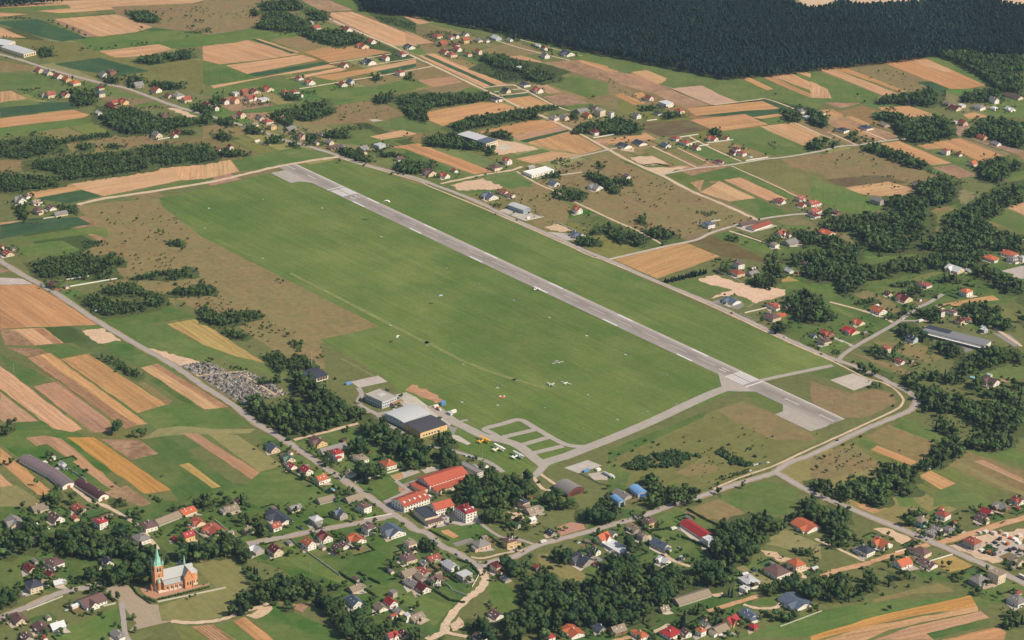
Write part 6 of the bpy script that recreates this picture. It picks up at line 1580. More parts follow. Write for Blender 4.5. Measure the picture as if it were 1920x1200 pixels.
for i, (x, y) in enumerate(cells):
    k = random.choices((0, 1, 2), (.46, .3, .24))[0]
    a = ANG_R + random.uniform(-.1, .1) + (math.pi if random.random() < .5 else 0)
    if i < 300:
        o = newobj('gravestone', gmesh[k], None, (x, y, .14), a)
        tag(o, 'low %s gravestone in the crowded rows nearest the wood' % ('grey', 'dark', 'pale')[k], 'gravestone', 'gravestones in the cemetery')
    else:
        rest[k].append((x, y, a))
vb, fb, mbi = [], [], []
for k in range(3):
    me = gmesh[k]
    co = np.empty(len(me.vertices) * 3); me.vertices.foreach_get('co', co); co = co.reshape(-1, 3)
    fl = [tuple(p.vertices) for p in me.polygons]
    for x, y, a in rest[k]:
        base = len(vb)
        c_, s_ = math.cos(a), math.sin(a)
        vb += [(q[0] * c_ - q[1] * s_ + x, q[0] * s_ + q[1] * c_ + y, q[2] + .14) for q in co]
        fb += [tuple(base + i for i in f) for f in fl]
        mbi += [k] * len(fl)
me = bpy.data.meshes.new('gravestones')
me.from_pydata(vb, [], fb)
for m in GRV:
    me.materials.append(m)
me.polygons.foreach_set('material_index', mbi)
o = newobj('gravestones', me)
tag(o, 'dense field of countless grey and pale graves beside the road', 'gravestones', kind='stuff')

# ---------------------------------------------------------------- aircraft, parachutes, markers
def yaw_to(p, q):
    a, b = G(*p), G(*q)
    return math.atan2(b.y - a.y, b.x - a.x)
def wing_box(b, x0, x1, half, z, th, tip=.6, mi=0):
    """plank wing with tapered tips, chord along x"""
    xm = (x0 + x1) / 2
    sec = [(-half, .6), (-half * .9, 1), (half * .9, 1), (half, .6)]
    k = len(b.v)
    for y, s_ in sec:
        c = (x1 - x0) / 2 * s_
        b.v += [(xm - c, y, z - th / 2), (xm + c, y, z - th / 2), (xm + c, y, z + th / 2), (xm - c, y, z + th / 2)]
    for i in range(3):
        q = k + i * 4
        for j in range(4):
            b.f.append((q + j, q + (j + 1) % 4, q + 4 + (j + 1) % 4, q + 4 + j)); b.m.append(mi)
    b.f.append((k, k + 3, k + 2, k + 1)); b.m.append(mi)
    b.f.append((k + 12, k + 13, k + 14, k + 15)); b.m.append(mi)
def fuselage(b, prof, n=10, mi=0):
    """prof: (x, radius_y, radius_z, zc)"""
    k = len(b.v)
    for x, ry, rz, zc in prof:
        for i in range(n):
            t = 2 * math.pi * i / n
            b.v.append((x, math.cos(t) * ry, zc + math.sin(t) * rz))
    for r in range(len(prof) - 1):
        for i in range(n):
            j = (i + 1) % n
            b.f.append((k + r * n + i, k + r * n + j, k + (r + 1) * n + j, k + (r + 1) * n + i)); b.m.append(mi)
    b.f.append(tuple(k + i for i in range(n))); b.m.append(mi)
    b.f.append(tuple(k + (len(prof) - 1) * n + i for i in range(n))); b.m.append(mi)
TYRE = plain('black_rubber_mat', (36, 36, 38), .9, .05)
def biplane(p, nose, label, body, wingc):
    g = G(*p)
    root = newobj('biplane', None, None, (g.x, g.y, .06), yaw_to(p, nose))
    tag(root, label, 'aeroplane', 'parked biplanes')
    b = MB()
    fuselage(b, [(6.0, .55, .55, 2.2), (5.4, .95, .95, 2.2), (4.2, 1.05, 1.1, 2.2), (3.8, 1.0, 1.35, 2.4), (0, 1.0, 1.35, 2.3), (-3, .7, .95, 2.1), (-6.4, .18, .3, 1.9)])
    fu = b.build('fuselage', body, root, smooth=True)
    b = MB(); b.box(2.3, -.85, 3.3, 3.6, .85, 3.9)
    b.build('windscreen', GLASS, fu)
    b = MB(); wing_box(b, .4, 2.9, 9.1, 4.35, .28)
    b.build('upper_wing', wingc, root)
    b = MB(); wing_box(b, .1, 2.1, 7.1, 1.55, .24)
    b.build('lower_wing', wingc, root)
    for s_ in (-1, 1):
        b = MB()
        for x in (.7, 1.9):
            b.cyl((x, s_ * 5.6, 1.6), (x + .3, s_ * 5.6, 4.3), .1, .1, 5)
        b.build('wing_strut', body, root)
        b = MB(); b.cyl((1.9, s_ * 1.5 - .2, .45), (1.9, s_ * 1.5 + .2, .45), .5, .5, 12)
        b.cyl((1.9, s_ * 1.5, .45), (1.7, s_ * .8, 1.4), .09, .09, 5)
        b.build('wheel', TYRE, root)
    b = MB(); wing_box(b, -6.9, -5.2, 3.6, 2.15, .18)
    b.build('tailplane', wingc, root)
    b = MB(); b.face([(-7.2, -.09, 1.9), (-4.9, -.09, 2.4), (-6.1, -.09, 4.6), (-7.2, -.09, 4.8)]); b.face([(-7.2, .09, 1.9), (-7.2, .09, 4.8), (-6.1, .09, 4.6), (-4.9, .09, 2.4)])
    for (x0, z0), (x1, z1) in (((-7.2, 1.9), (-7.2, 4.8)), ((-7.2, 4.8), (-6.1, 4.6)), ((-6.1, 4.6), (-4.9, 2.4))):
        b.face([(x0, -.09, z0), (x1, -.09, z1), (x1, .09, z1), (x0, .09, z0)])
    b.build('fin', body, root)
    b = MB(); b.cyl((6.0, 0, 2.2), (6.35, 0, 2.2), .28, .1, 8)
    for a in range(4):
        t = a * math.pi / 2 + .5
        b.box(6.1, -.12 + math.cos(t) * .9, 2.05 + math.sin(t) * .9, 6.16, .12 + math.cos(t) * 1.0, 2.35 + math.sin(t) * .9)
        b.cyl((6.12, 0, 2.2), (6.12, math.cos(t) * 1.75, 2.2 + math.sin(t) * 1.75), .14, .07, 4)
    b.build('propeller', DARKM, root)
YEL = plain('yellow_fabric_mat', (232, 176, 66), .6, .06)
CRE = plain('cream_fabric_mat', (238, 222, 176), .6, .06)
WHP = plain('white_aircraft_mat', (236, 236, 230), .5, .04)
LGR = plain('pale_grey_aircraft_mat', (206, 212, 210), .5, .05)
biplane(tile('32', 705, 618), tile('32', 800, 585), 'yellow biplane parked leftmost of three on the grass', YEL, YEL)
biplane(tile('32', 838, 692), tile('32', 933, 660), 'white and yellow biplane parked between the other two', CRE, WHP)
biplane(tile('32', 1008, 758), tile('32', 1103, 726), 'pale grey biplane parked rightmost of three on the grass', WHP, LGR)
def monoplane(p, nose, label, span, ln, mat, name='light_aircraft', cat='aeroplane', z=.06, high=True):
    g = G(*p)
    root = newobj(name, None, None, (g.x, g.y, z), yaw_to(p, nose))
    tag(root, label, cat)
    k = ln / 8
    b = MB()
    fuselage(b, [(3.2 * k, .3 * k, .3 * k, 1.2 * k), (2.6 * k, .55 * k, .55 * k, 1.2 * k), (1.0 * k, .6 * k, .8 * k, 1.35 * k), (-.8 * k, .5 * k, .65 * k, 1.3 * k), (-4.6 * k, .12 * k, .18 * k, 1.2 * k)])
    fu = b.build('fuselage', mat, root, smooth=True)
    b = MB(); b.box(.7 * k, -.5 * k, 1.7 * k, 1.6 * k, .5 * k, 2.05 * k)
    b.build('canopy', GLASS, fu)
    b = MB(); wing_box(b, -.2 * k, 1.3 * k if ln > 7.5 else .8 * k, span / 2, (2.15 if high else 1.15) * k, .16)
    b.build('wing', mat, root)
    b = MB(); wing_box(b, -4.7 * k, -3.8 * k, span * .16, 1.35 * k, .12)
    b.build('tailplane', mat, root)
    b = MB(); b.box(-4.75 * k, -.07, 1.2 * k, -3.9 * k, .07, 2.7 * k)
    b.build('fin', mat, root)
    for s_ in (-1, 1):
        b = MB(); b.cyl((.5 * k, s_ * .9 * k - .1, .3), (.5 * k, s_ * .9 * k + .1, .3), .34, .34, 10)
        b.cyl((.5 * k, s_ * .9 * k, .3), (.5 * k, s_ * .3 * k, 1.0 * k), .06, .06, 5)
        b.build('wheel', TYRE, root)
    return root
monoplane((1007, 543.5), (1013, 541.5), 'white light aircraft standing at the runway edge', 11.5, 9.5, WHP)
monoplane((1046, 681), (1051, 685), 'white glider with long wings resting on the airfield grass', 15.5, 7.4, WHP, 'glider', 'glider', high=False)
monoplane((1033, 723), (1025, 726), 'grey and white light aircraft at the end of the mown track', 11, 8.6, LGR)
monoplane((1061.5, 719.5), (1066, 716.5), 'white glider with bent wings right of the grey aircraft', 14, 7, WHP, 'glider', 'glider', high=False)

def parachute(p, alt, w_, mat, label, depth=3.2, rot=0.0, jumper=True):
    g = G(p[0], p[1], alt)
    root = newobj('parachute', None, None, g, rot)
    tag(root, label, 'parachute')
    b = MB()
    n = 9
    P = []
    for i in range(n + 1):
        t = -1 + 2 * i / n
        P.append((t * w_ / 2, -(t * t) * w_ * .22))
    for (x0, z0), (x1, z1) in zip(P, P[1:]):
        top = [(x0, -depth / 2, z0), (x1, -depth / 2, z1), (x1, 0, z1 + .35), (x0, 0, z0 + .35)]
        top2 = [(x0, 0, z0 + .35), (x1, 0, z1 + .35), (x1, depth / 2, z1), (x0, depth / 2, z0)]
        b.face(top); b.face(top2)
        b.face([(x0, -depth / 2, z0 - .25), (x0, depth / 2, z0 - .25), (x1, depth / 2, z1 - .25), (x1, -depth / 2, z1 - .25)])
        b.face([(x0, -depth / 2, z0), (x0, -depth / 2, z0 - .25), (x1, -depth / 2, z1 - .25), (x1, -depth / 2, z1)])
        b.face([(x0, depth / 2, z0), (x1, depth / 2, z1), (x1, depth / 2, z1 - .25), (x0, depth / 2, z0 - .25)])
    b.build('canopy', mat, root)
    if jumper:
        b = MB()
        for x in (-w_ * .4, -w_ * .15, w_ * .15, w_ * .4):
            b.cyl((x, 0, -.1 - (x / w_ * 2) ** 2 * w_ * .22), (0.15 if x > 0 else -.15, 0, -w_ * .72), .02, .02, 3, cap=False)
        b.build('suspension_lines', FRAME, root)
        person(Vector((g.x, g.y, g.z - w_ * .72 - 1.55)), 'person hanging under the %s' % label.split(' hang')[0].split(' float')[0], rot)
def person(pos, label, rot=0.0):
    me = bpy.data.meshes.new('person')
    J = [(0, 0, .95), (0, 0, 1.2), (0, 0, 1.45), (0, 0, 1.56), (0, .02, 1.72), (.11, 0, .92), (.14, .10, .52), (.13, .02, .1), (.13, .14, .04), (-.11, 0, .92), (-.14, .10, .52), (-.13, .02, .1), (-.13, .14, .04), (.2, 0, 1.42), (.3, .02, 1.62), (.22, .05, 1.88), (-.2, 0, 1.42), (-.3, .02, 1.62), (-.22, .05, 1.88)]
    E_ = [(0, 1), (1, 2), (2, 3), (3, 4), (0, 5), (5, 6), (6, 7), (7, 8), (0, 9), (9, 10), (10, 11), (11, 12), (2, 13), (13, 14), (14, 15), (2, 16), (16, 17), (17, 18)]
    R = [.15, .14, .16, .06, .11, .1, .07, .05, .04, .1, .07, .05, .04, .07, .05, .035, .07, .05, .035]
    me.from_pydata(J, E_, [])
    me.materials.append(plain('dark_jumpsuit_mat', (60, 64, 84), .9, .1))
    o = newobj('person', me, None, pos, rot)
    sk = o.modifiers.new('skin', 'SKIN')
    for i, v in enumerate(me.skin_vertices[0].data):
        v.radius = (R[i], R[i])
        v.use_root = i == 0
    o.modifiers.new('sub', 'SUBSURF').levels = 1
    tag(o, label, 'person')
CAN1 = plain('white_canopy_mat', (240, 238, 232), .7, .04)
parachute((725, 375.5), 34, 9.5, CAN1, 'white curved parachute floating over the runway\'s far half', 3.2, -.15)
parachute((826.5, 553), 14, 5.2, plain('pale_blue_canopy_mat', (190, 216, 226), .7, .04), 'pale blue parachute hanging over the airfield grass', 3.2, .5)
parachute((746, 629), 10, 7.0, CAN1, 'thin white parachute coming down beside the mown track', 2.4, 1.2)
# spread canopy on the grass
g = G(*tile('32', 876, 214))
root = newobj('landed_parachute', None, None, (g.x, g.y, .06), .3)
tag(root, 'red and white parachute spread out on the airfield grass', 'parachute')
for nm_, mat, dx, dy, r in (('canopy', plain('red_canopy_mat', (206, 96, 80), .8, .08), 0, 0, 3.4), ('canopy_edge', CAN1, -2.2, 2.6, 1.9), ('canopy_edge', CAN1, 2.4, 2.2, 1.6)):
    b = MB()
    n = 11
    ring = [(dx + math.cos(2 * math.pi * i / n) * r * random.uniform(.7, 1.2), dy + math.sin(2 * math.pi * i / n) * r * .8 * random.uniform(.7, 1.2), .1) for i in range(n)]
    for i in range(n):
        b.face([ring[i], ring[(i + 1) % n], (dx, dy, random.uniform(.6, 1.0) + .15)])
    b.build(nm_, mat, root)

# white edge markers in the grass: nothing tells them apart
mm = MB()
mm.extrude_x([(-.55, 0), (.55, 0), (0, .8)], -1.5, 1.5)
mo = mm.build('edge_marker', plain('white_marker_mat', (240, 240, 236), .7, .03))
MME = mo.data
bpy.data.objects.remove(mo)
MK = {'11': [545, 692, 55, 772, 1075, 770, 1608, 1028], '10': [1880, 772, 1845, 950], '21': [540, 117, 1108, 415, 1690, 722], '22': [370, 205, 665, 345, 975, 495, 1295, 650, 1632, 815, 195, 900, 522, 1072], '23': [158, 985, 530, 1165], '32': [510, 260, 866, 104, 830, 132, 832, 288, 1643, 193, 1252, 306, 1905, 418, 1602, 490], '33': [82, 418, 352, 342, 615, 273, 895, 200], '20': []}
for t, v in MK.items():
    for i in range(0, len(v), 2):
        g = G(*tile(t, v[i], v[i + 1]))
        o = newobj('edge_marker', MME, None, (g.x, g.y, .04), ANG_R + random.uniform(-.5, .5))
        tag(o, 'small white wedge marker board on the airfield grass', 'marker', 'white edge markers on the grass')

# ---------------------------------------------------------------- vehicles
CARC = {'white': (232, 232, 228), 'silver': (176, 180, 182), 'black': (34, 36, 40), 'blue': (52, 84, 138), 'red': (150, 42, 40), 'grey': (104, 108, 112), 'green': (50, 84, 70)}
CARM = {k: plain('%s_car_paint_mat' % k, v, .35, .02) for k, v in CARC.items()}
def loft(b, secs, mi=0):
    """secs: list of (y_half, z) outlines at successive x"""
    k = len(b.v)
    n = len(secs[0][1])
    for x, out in secs:
        b.v += [(x, y, z) for y, z in out]
    for r in range(len(secs) - 1):
        for i in range(n):
            j = (i + 1) % n
            b.f.append((k + r * n + i, k + r * n + j, k + (r + 1) * n + j, k + (r + 1) * n + i)); b.m.append(mi)
    b.f.append(tuple(k + i for i in range(n))[::-1]); b.m.append(mi)
    b.f.append(tuple(k + (len(secs) - 1) * n + i for i in range(n))); b.m.append(mi)
def ring(h, zlo, zhi, tw):
    return [(-h, zlo), (h, zlo), (h, zlo + (zhi - zlo) * .6), (tw, zhi), (-tw, zhi), (-h, zlo + (zhi - zlo) * .6)]
b = MB()
loft(b, [(-2.1, ring(.78, .3, .85, .7)), (-1.9, ring(.86, .25, .98, .78)), (.9, ring(.88, .25, .95, .8)), (1.8, ring(.84, .25, .8, .74)), (2.1, ring(.74, .3, .66, .66))])
cb = b.build('body', CARM['white']); CARB = cb.data; bpy.data.objects.remove(cb)
b = MB()
loft(b, [(-1.85, ring(.74, .96, 1.02, .7)), (-1.35, ring(.72, .96, 1.45, .6)), (.1, ring(.72, .95, 1.47, .6)), (.95, ring(.76, .93, .98, .7))])
cb = b.build('cabin', GLASS); CARG = cb.data; bpy.data.objects.remove(cb)
b = MB()
b.cyl((0, -.1, 0), (0, .1, 0), .32, .32, 10)
cb = b.build('wheel', TYRE); CARW = cb.data; bpy.data.objects.remove(cb)
def car(p, col, yaw, where, z=.18):
    g = G(*p)
    root = newobj('car', None, None, (g.x, g.y, z), yaw)
    bd = newobj('body', CARB, root)
    bd.active_material_index = 0
    bd.material_slots[0].link = 'OBJECT'
    bd.material_slots[0].material = CARM[col]
    newobj('cabin', CARG, bd)
    for x in (-1.3, 1.3):
        for y in (-.8, .8):
            newobj('wheel', CARW, root, (x, y, .32))
    # roof panel in body colour
    rf = newobj('roof_panel', ROOFP, bd)
    rf.material_slots[0].link = 'OBJECT'
    rf.material_slots[0].material = CARM[col]
    later(root, '%s car %s' % (col, where), p, 'car', 'cars and vans', None)
    root['own'] = 1
b = MB()
b.box(-1.3, -.6, 1.47, .08, .6, 1.5)
cb = b.build('roof_panel', CARM['white']); ROOFP = cb.data; bpy.data.objects.remove(cb)
CARS = [('31', 1712, 312, 'black', 'p', 'parked outside the terminal'), ('31', 1740, 303, 'silver', 'p', 'parked outside the terminal'), ('31', 1760, 297, 'black', 'p', 'parked outside the terminal'), ('31', 1785, 292, 'grey', 'p', 'parked outside the terminal'), ('31', 1720, 330, 'white', 'p', 'parked outside the terminal'),
        ('41', 855, 192, 'black', 'r', 'on a paved drive by solar panels'), ('41', 885, 205, 'blue', 'r', 'on a paved drive by solar panels'), ('41', 1070, 360, 'silver', 'r', 'beside the orange roofed house'),
        ('42', 458, 436, 'blue', 'r', 'driving on the village road'), ('42', 555, 490, 'green', 'r', 'driving on the village road'), ('42', 667, 505, 'silver', 'p', 'on the road bend'), ('42', 345, 140, 'silver', 'p', 'in the school yard'), ('42', 380, 112, 'white', 'p', 'in the school yard'), ('42', 430, 130, 'grey', 'p', 'in the school yard'), ('42', 322, 125, 'blue', 'p', 'in the school yard'),
        ('34', 240, 607, 'black', 'p', 'driving on the open road'), ('24', 95, 983, 'grey', 'r', 'driving on the main road'), ('23', 1590, 832, 'white', 'r', 'driving on the main road'), ('23', 1112, 614, 'red', 'r', 'driving on the main road'), ('12', 1003, 880, 'black', 'r', 'on the road by the metal hall'), ('12', 812, 828, 'grey', 'r', 'driving on the main road'),
        ('43', 1556, 884, 'black', 'p', 'at the end of a curved drive'), ('40', 190, 808, 'grey', 'p', 'parked in a garden'), ('40', 212, 795, 'white', 'p', 'parked in a garden'), ('40', 600, 935, 'white', 'p', 'in the vicarage drive'), ('40', 435, 200, 'white', 'r', 'on a garden path'),
        ('32', 540, 745, 'white', 'r', 'on the service road'), ('32', 578, 758, 'black', 'r', 'on the service road'), ('32', 615, 768, 'grey', 'r', 'on the service road'), ('32', 645, 775, 'silver', 'r', 'on the service road'), ('32', 815, 868, 'silver', 'r', 'by the airfield office'), ('32', 825, 885, 'red', 'r', 'by the airfield office'), ('32', 1060, 915, 'white', 'p', 'by the hangar drive'),
        ('24', 1020, 738, 'white', 'p', 'in the commercial yard'), ('24', 1050, 745, 'white', 'p', 'in the commercial yard'), ('24', 1130, 800, 'silver', 'r', 'in the commercial yard'), ('24', 1215, 830, 'red', 'r', 'in the commercial yard'), ('24', 1290, 850, 'white', 'r', 'in the commercial yard'), ('24', 1390, 905, 'silver', 'r', 'in the commercial yard'), ('24', 1260, 690, 'blue', 'p', 'behind the commercial building'), ('24', 830, 665, 'white', 'p', 'at the crossroads'),
        ('44', 1640, 365, 'white', 'p', 'in the builders yard'), ('44', 1690, 380, 'silver', 'p', 'in the builders yard'), ('44', 1720, 410, 'white', 'p', 'in the builders yard'), ('44', 1860, 415, 'black', 'p', 'in the builders yard'), ('44', 1560, 420, 'black', 'r', 'in the builders yard'), ('44', 1690, 350, 'black', 'p', 'in the builders yard'), ('44', 1765, 395, 'grey', 'p', 'in the builders yard'), ('44', 1820, 380, 'white', 'p', 'in the builders yard'), ('44', 1600, 352, 'red', 'r', 'in the builders yard'),
        ('42', 1535, 315, 'black', 'p', 'by the red roofed corner house'), ('42', 1560, 330, 'white', 'p', 'by the red roofed corner house'), ('43', 640, 375, 'silver', 'r', 'on the village lawn'), ('11', 450, 180, 'red', 'p', 'in the scrapyard'), ('11', 490, 185, 'white', 'p', 'in the scrapyard'), ('11', 540, 200, 'blue', 'p', 'in the scrapyard'), ('11', 575, 205, 'red', 'p', 'in the scrapyard'), ('11', 605, 200, 'silver', 'p', 'in the scrapyard'),
        ('11', 1640, 215, 'white', 'r', 'in the crowded yard'), ('11', 1665, 205, 'silver', 'r', 'in the crowded yard'), ('11', 1690, 210, 'black', 'r', 'in the crowded yard'), ('11', 1670, 225, 'white', 'r', 'in the crowded yard'), ('11', 1712, 218, 'red', 'r', 'in the crowded yard'),
        ('33', 1318, 828, 'white', 'p', 'beside the dirt track'), ('33', 1342, 822, 'white', 'p', 'beside the dirt track'), ('33', 1438, 808, 'white', 'p', 'beside the dirt track'), ('33', 1280, 882, 'white', 'p', 'beside the dirt track'), ('33', 1368, 818, 'green', 'p', 'beside the dirt track')]
for t, x, y, col, orr, where in CARS:
    car(tile(t, x, y), col, (ANG_R if orr == 'r' else ANG_P) + random.uniform(-.12, .12), where)
def truck(p, yaw, label, ln=7.5, h=2.9, cab=WHP, box=FRAME, name='truck', bus=False):
    g = G(*p)
    root = newobj(name, None, None, (g.x, g.y, .17), yaw)
    tag(root, label, name)
    b = MB(); b.box(-ln / 2, -1.2, .7, ln / 2 - (0 if bus else 2.0), 1.2, h + .4)
    bd = b.build('body', box, root)
    if bus:
        b = MB(); b.box(-ln / 2 + .4, -1.23, 1.7, ln / 2 - .3, 1.23, 2.6)
        b.build('window_band', GLASS, bd)
    else:
        b = MB(); loft(b, [(ln / 2 - 1.9, ring(1.15, .6, 2.5, 1.05)), (ln / 2 - .5, ring(1.15, .6, 2.5, 1.05)), (ln / 2, ring(1.1, .6, 1.7, 1.05))])
        cbn = b.build('cab', cab, root)
        b = MB(); b.box(ln / 2 - .55, -1.0, 1.6, ln / 2 - .1, 1.0, 2.35)
        b.build('windscreen', GLASS, cbn)
    for x in (-ln / 2 + 1.2, ln / 2 - 1.2):
        for y in (-1.1, 1.1):
            b = MB(); b.cyl((x, y - .15, .48), (x, y + .15, .48), .48, .48, 10)
            b.build('wheel', TYRE, root)
truck(tile('32', 215, 1122), ANG_R, 'long white bus with dark window band in the school yard', 11.5, 2.9, name='bus', bus=True)
truck(tile('32', 1860, 938), ANG_R, 'white truck standing by the fuel store fence', 7.5, 2.6)
truck(tile('43', 590, 208), ANG_P, 'white truck at the long red roofed hall', 6.5, 2.6)
truck(tile('42', 1240, 325), ANG_P, 'pale truck on the roadworks by the bus stop', 7, 2.5)
truck(tile('20', 870, 592), ANG_P, 'white van parked alone below the dark thicket', 5.5, 2.3, name='van')
truck(tile('34', 1058, 868), ANG_P, 'white van beside the tilled strip', 5, 2.2, name='van')
truck(tile('44', 1915, 650), ANG_R, 'white bus on the road at the right edge', 11, 2.9, name='bus', bus=True)
truck(tile('32', 300, 330), ANG_R, 'orange truck unloading at the apron building site', 7, 2.6, box=plain('orange_truck_mat', (206, 116, 76)))
truck(tile('24', 990, 690), ANG_P, 'white truck turning behind the crossroads trees', 9, 3.0)
# tractor on the village lawn
g = G(*tile('42', 60, 945))
root = newobj('tractor', None, None, (g.x, g.y, .14), ANG_R)
tag(root, 'blue tractor with white cab standing on the lawn', 'tractor')
b = MB(); loft(b, [(-.3, ring(.5, .8, 1.5, .45)), (1.9, ring(.42, .8, 1.4, .38))]); b.build('bonnet', CARM['blue'], root)
b = MB(); b.box(-1.3, -.75, 1.0, -.3, .75, 2.2, 0); b.box(-1.4, -.85, 2.2, -.2, .85, 2.35, 1); b.build('cab', [GLASS, FRAME], root)
for x, r in ((-1.0, .85), (1.4, .5)):
    for y in (-.9, .9):
        b = MB(); b.cyl((x, y - .2, r), (x, y + .2, r), r, r, 12); b.build('wheel', TYRE, root)

# fuel store tanks, containers, stacks of the building site
def container(p, yaw, L, Wd, H_, mat, name, label, cat, group=None):
    g = G(*p)
    b = MB()
    b.box(-L / 2, -Wd / 2, 0, L / 2, Wd / 2, H_)
    for i in range(int(L / .8)):
        x = -L / 2 + .4 + i * .8
        b.box(x, -Wd / 2 - .06, .15, x + .3, -Wd / 2 - .001, H_ - .15)
        b.box(x, Wd / 2 + .001, .15, x + .3, Wd / 2 + .06, H_ - .15)
    o = b.build(name, mat, None, (g.x, g.y, .14), yaw)
    tag(o, label, cat, group)
container(tile('32', 1628, 885), ANG_P, 8, 2.6, 2.6, ROOF['u'][0], 'container', 'blue container beside the concrete fuel yard', 'container')
container(tile('32', 1735, 876), ANG_P, 5, 3.5, 2.6, WH, 'site_cabin', 'small white cabin above the fuel yard', 'cabin')
container(tile('32', 338, 285), ANG_P, 6, 3, 4.5, ROOF['u'][0], 'container', 'pale blue container stack on the apron building site', 'container')
container(tile('32', 275, 305), ANG_P, 6, 3, 2.6, WH, 'site_cabin', 'white cabin left of the blue site container', 'cabin')
container(tile('32', 400, 372), ANG_R, 7, 3, 3, LB, 'site_cabin', 'pale grey cabin at right end of the building site', 'cabin')
container(tile('32', 432, 355), ANG_P, 7, 3, 3.2, WH, 'site_cabin', 'white cabin at outer corner of the building site', 'cabin')
container(tile('31', 1310, 100), ANG_P, 7, 3, 2.6, ROOF['u'][0], 'container', 'blue container beside the concrete apron left of the terminal', 'container')
container(tile('11', 490, 172), ANG_P, 9, 3, 2.6, WH, 'container', 'white container behind the scrapyard cars', 'container')
container(tile('30', 405, 808), ANG_P, 6, 2.5, 2.2, WH, 'container', 'white container beside the purple grey barn', 'container')
container(tile('12', 1105, 865), ANG_P, 5, 2.6, 2.6, WH, 'site_cabin', 'white cabin in front of the metal hall', 'cabin')
container(tile('12', 1130, 410), ANG_P, 12, 6, 3.4, plain('mixed_sheet_mat', (190, 184, 180), .7, .1), 'site_cabin', 'pale store behind the white flat hall', 'cabin')
for i, (t, x, y, m, lab) in enumerate((('32', 1805, 915, LB, 'long pale fuel tank in the fenced yard'), ('32', 1835, 930, WH, 'white fuel tank at the end of the fenced yard'))):
    g = G(*tile(t, x, y))
    b = MB()
    b.cyl((-4.5, 0, 1.7), (4.5, 0, 1.7), 1.25, 1.25, 14)
    for x_ in (-3, 3):
        b.box(x_ - .3, -1.0, -.3, x_ + .3, 1.0, .7)
    o = b.build('fuel_tank', m, None, (g.x, g.y, .14), ANG_R)
    tag(o, lab, 'fuel tank')
# swimming pools and a garden dome
for t, x, y, r, lab in (('40', 420, 706, 2.6, 'round turquoise garden pool beside the charcoal roofed house'), ('13', 1282, 312, 3.2, 'turquoise pool behind the white fence by the crossroad'), ('34', 1455, 40, 3.0, 'pale turquoise pool beside the house among woods'), ('31', 1170, 1052, 2.4, 'pale blue pool on the lawn above the sheds')):
    g = G(*tile(t, x, y))
    root = newobj('garden_pool', None, None, (g.x, g.y, .14))
    tag(root, lab, 'pool')
    b = MB(); b.cyl((0, 0, -.4), (0, 0, .9), r, r, 20); b.build('pool_wall', FRAME, root)
    b = MB(); b.cyl((0, 0, .903), (0, 0, .93), r * .93, r * .93, 20); b.build('water', plain('pool_water_mat', (120, 196, 206), .15, .04), root)
g = G(*tile('43', 1318, 572))
b = MB()
for i in range(4):
    r0, r1 = 3.6 * math.cos(i / 4 * math.pi / 2), 3.6 * math.cos((i + 1) / 4 * math.pi / 2)
    b.cyl((0, 0, 3.2 * math.sin(i / 4 * math.pi / 2)), (0, 0, 3.2 * math.sin((i + 1) / 4 * math.pi / 2)), r0, max(r1, .05), 12, cap=False)
o = b.build('garden_dome', plain('dark_teal_dome_mat', (70, 100, 104), .5, .1), None, (g.x, g.y, .06))
tag(o, 'small dark teal dome on a lawn left of the purple roofed house', 'dome')

# ---------------------------------------------------------------- poles and masts
def pole(p, h, label, name='utility_pole', arm=True, mat=None, r=.16):
    g = G(*p)
    root = newobj(name, None, None, (g.x, g.y, .04), random.uniform(0, 3))
    later(root, label, p, name.replace('_', ' '), 'poles along the roads')
    b = MB(); b.cyl((0, 0, 0), (0, 0, h), r, r * .65, 6)
    b.build('shaft', mat or CONC, root)
    if arm:
        b = MB(); b.box(-1.0, -.08, h - .9, 1.0, .08, h - .7)
        for x in (-.9, 0, .9):
            b.cyl((x, 0, h - .7), (x, 0, h - .4), .07, .05, 5)
        b.build('crossarm', CONC, root)
for t, x, y in (('40', 582, 765), ('12', 1558, 565), ('12', 1585, 455), ('13', 775, 905), ('13', 1187, 1108), ('02', 945, 325), ('02', 960, 405), ('02', 1205, 470), ('02', 865, 722), ('02', 977, 765), ('02', 1216, 1055), ('02', 1062, 430), ('01', 432, 1115), ('13', 52, 520), ('41', 970, 585), ('30', 125, -12), ('12', 1875, 525), ('33', 790, 1100), ('42', 1780, 160), ('43', 208, 110), ('04', 1314, 1060), ('31', 1440, 1085), ('11', 1545, 360)):
    pole(tile(t, x, y), 10.5, 'thin pale utility pole')
pole(tile('21', 982, 1100), 20, 'red and white striped mast', 'radio_mast', False, plain('striped_mast_mat', (220, 190, 180)), .25)
pole(tile('32', 491, 565), 11, 'slim windsock mast by the yellow biplane', 'windsock_mast', False)
pole(tile('32', 694, 765), 12, 'slim flag mast above the airfield office', 'flag_mast', False)

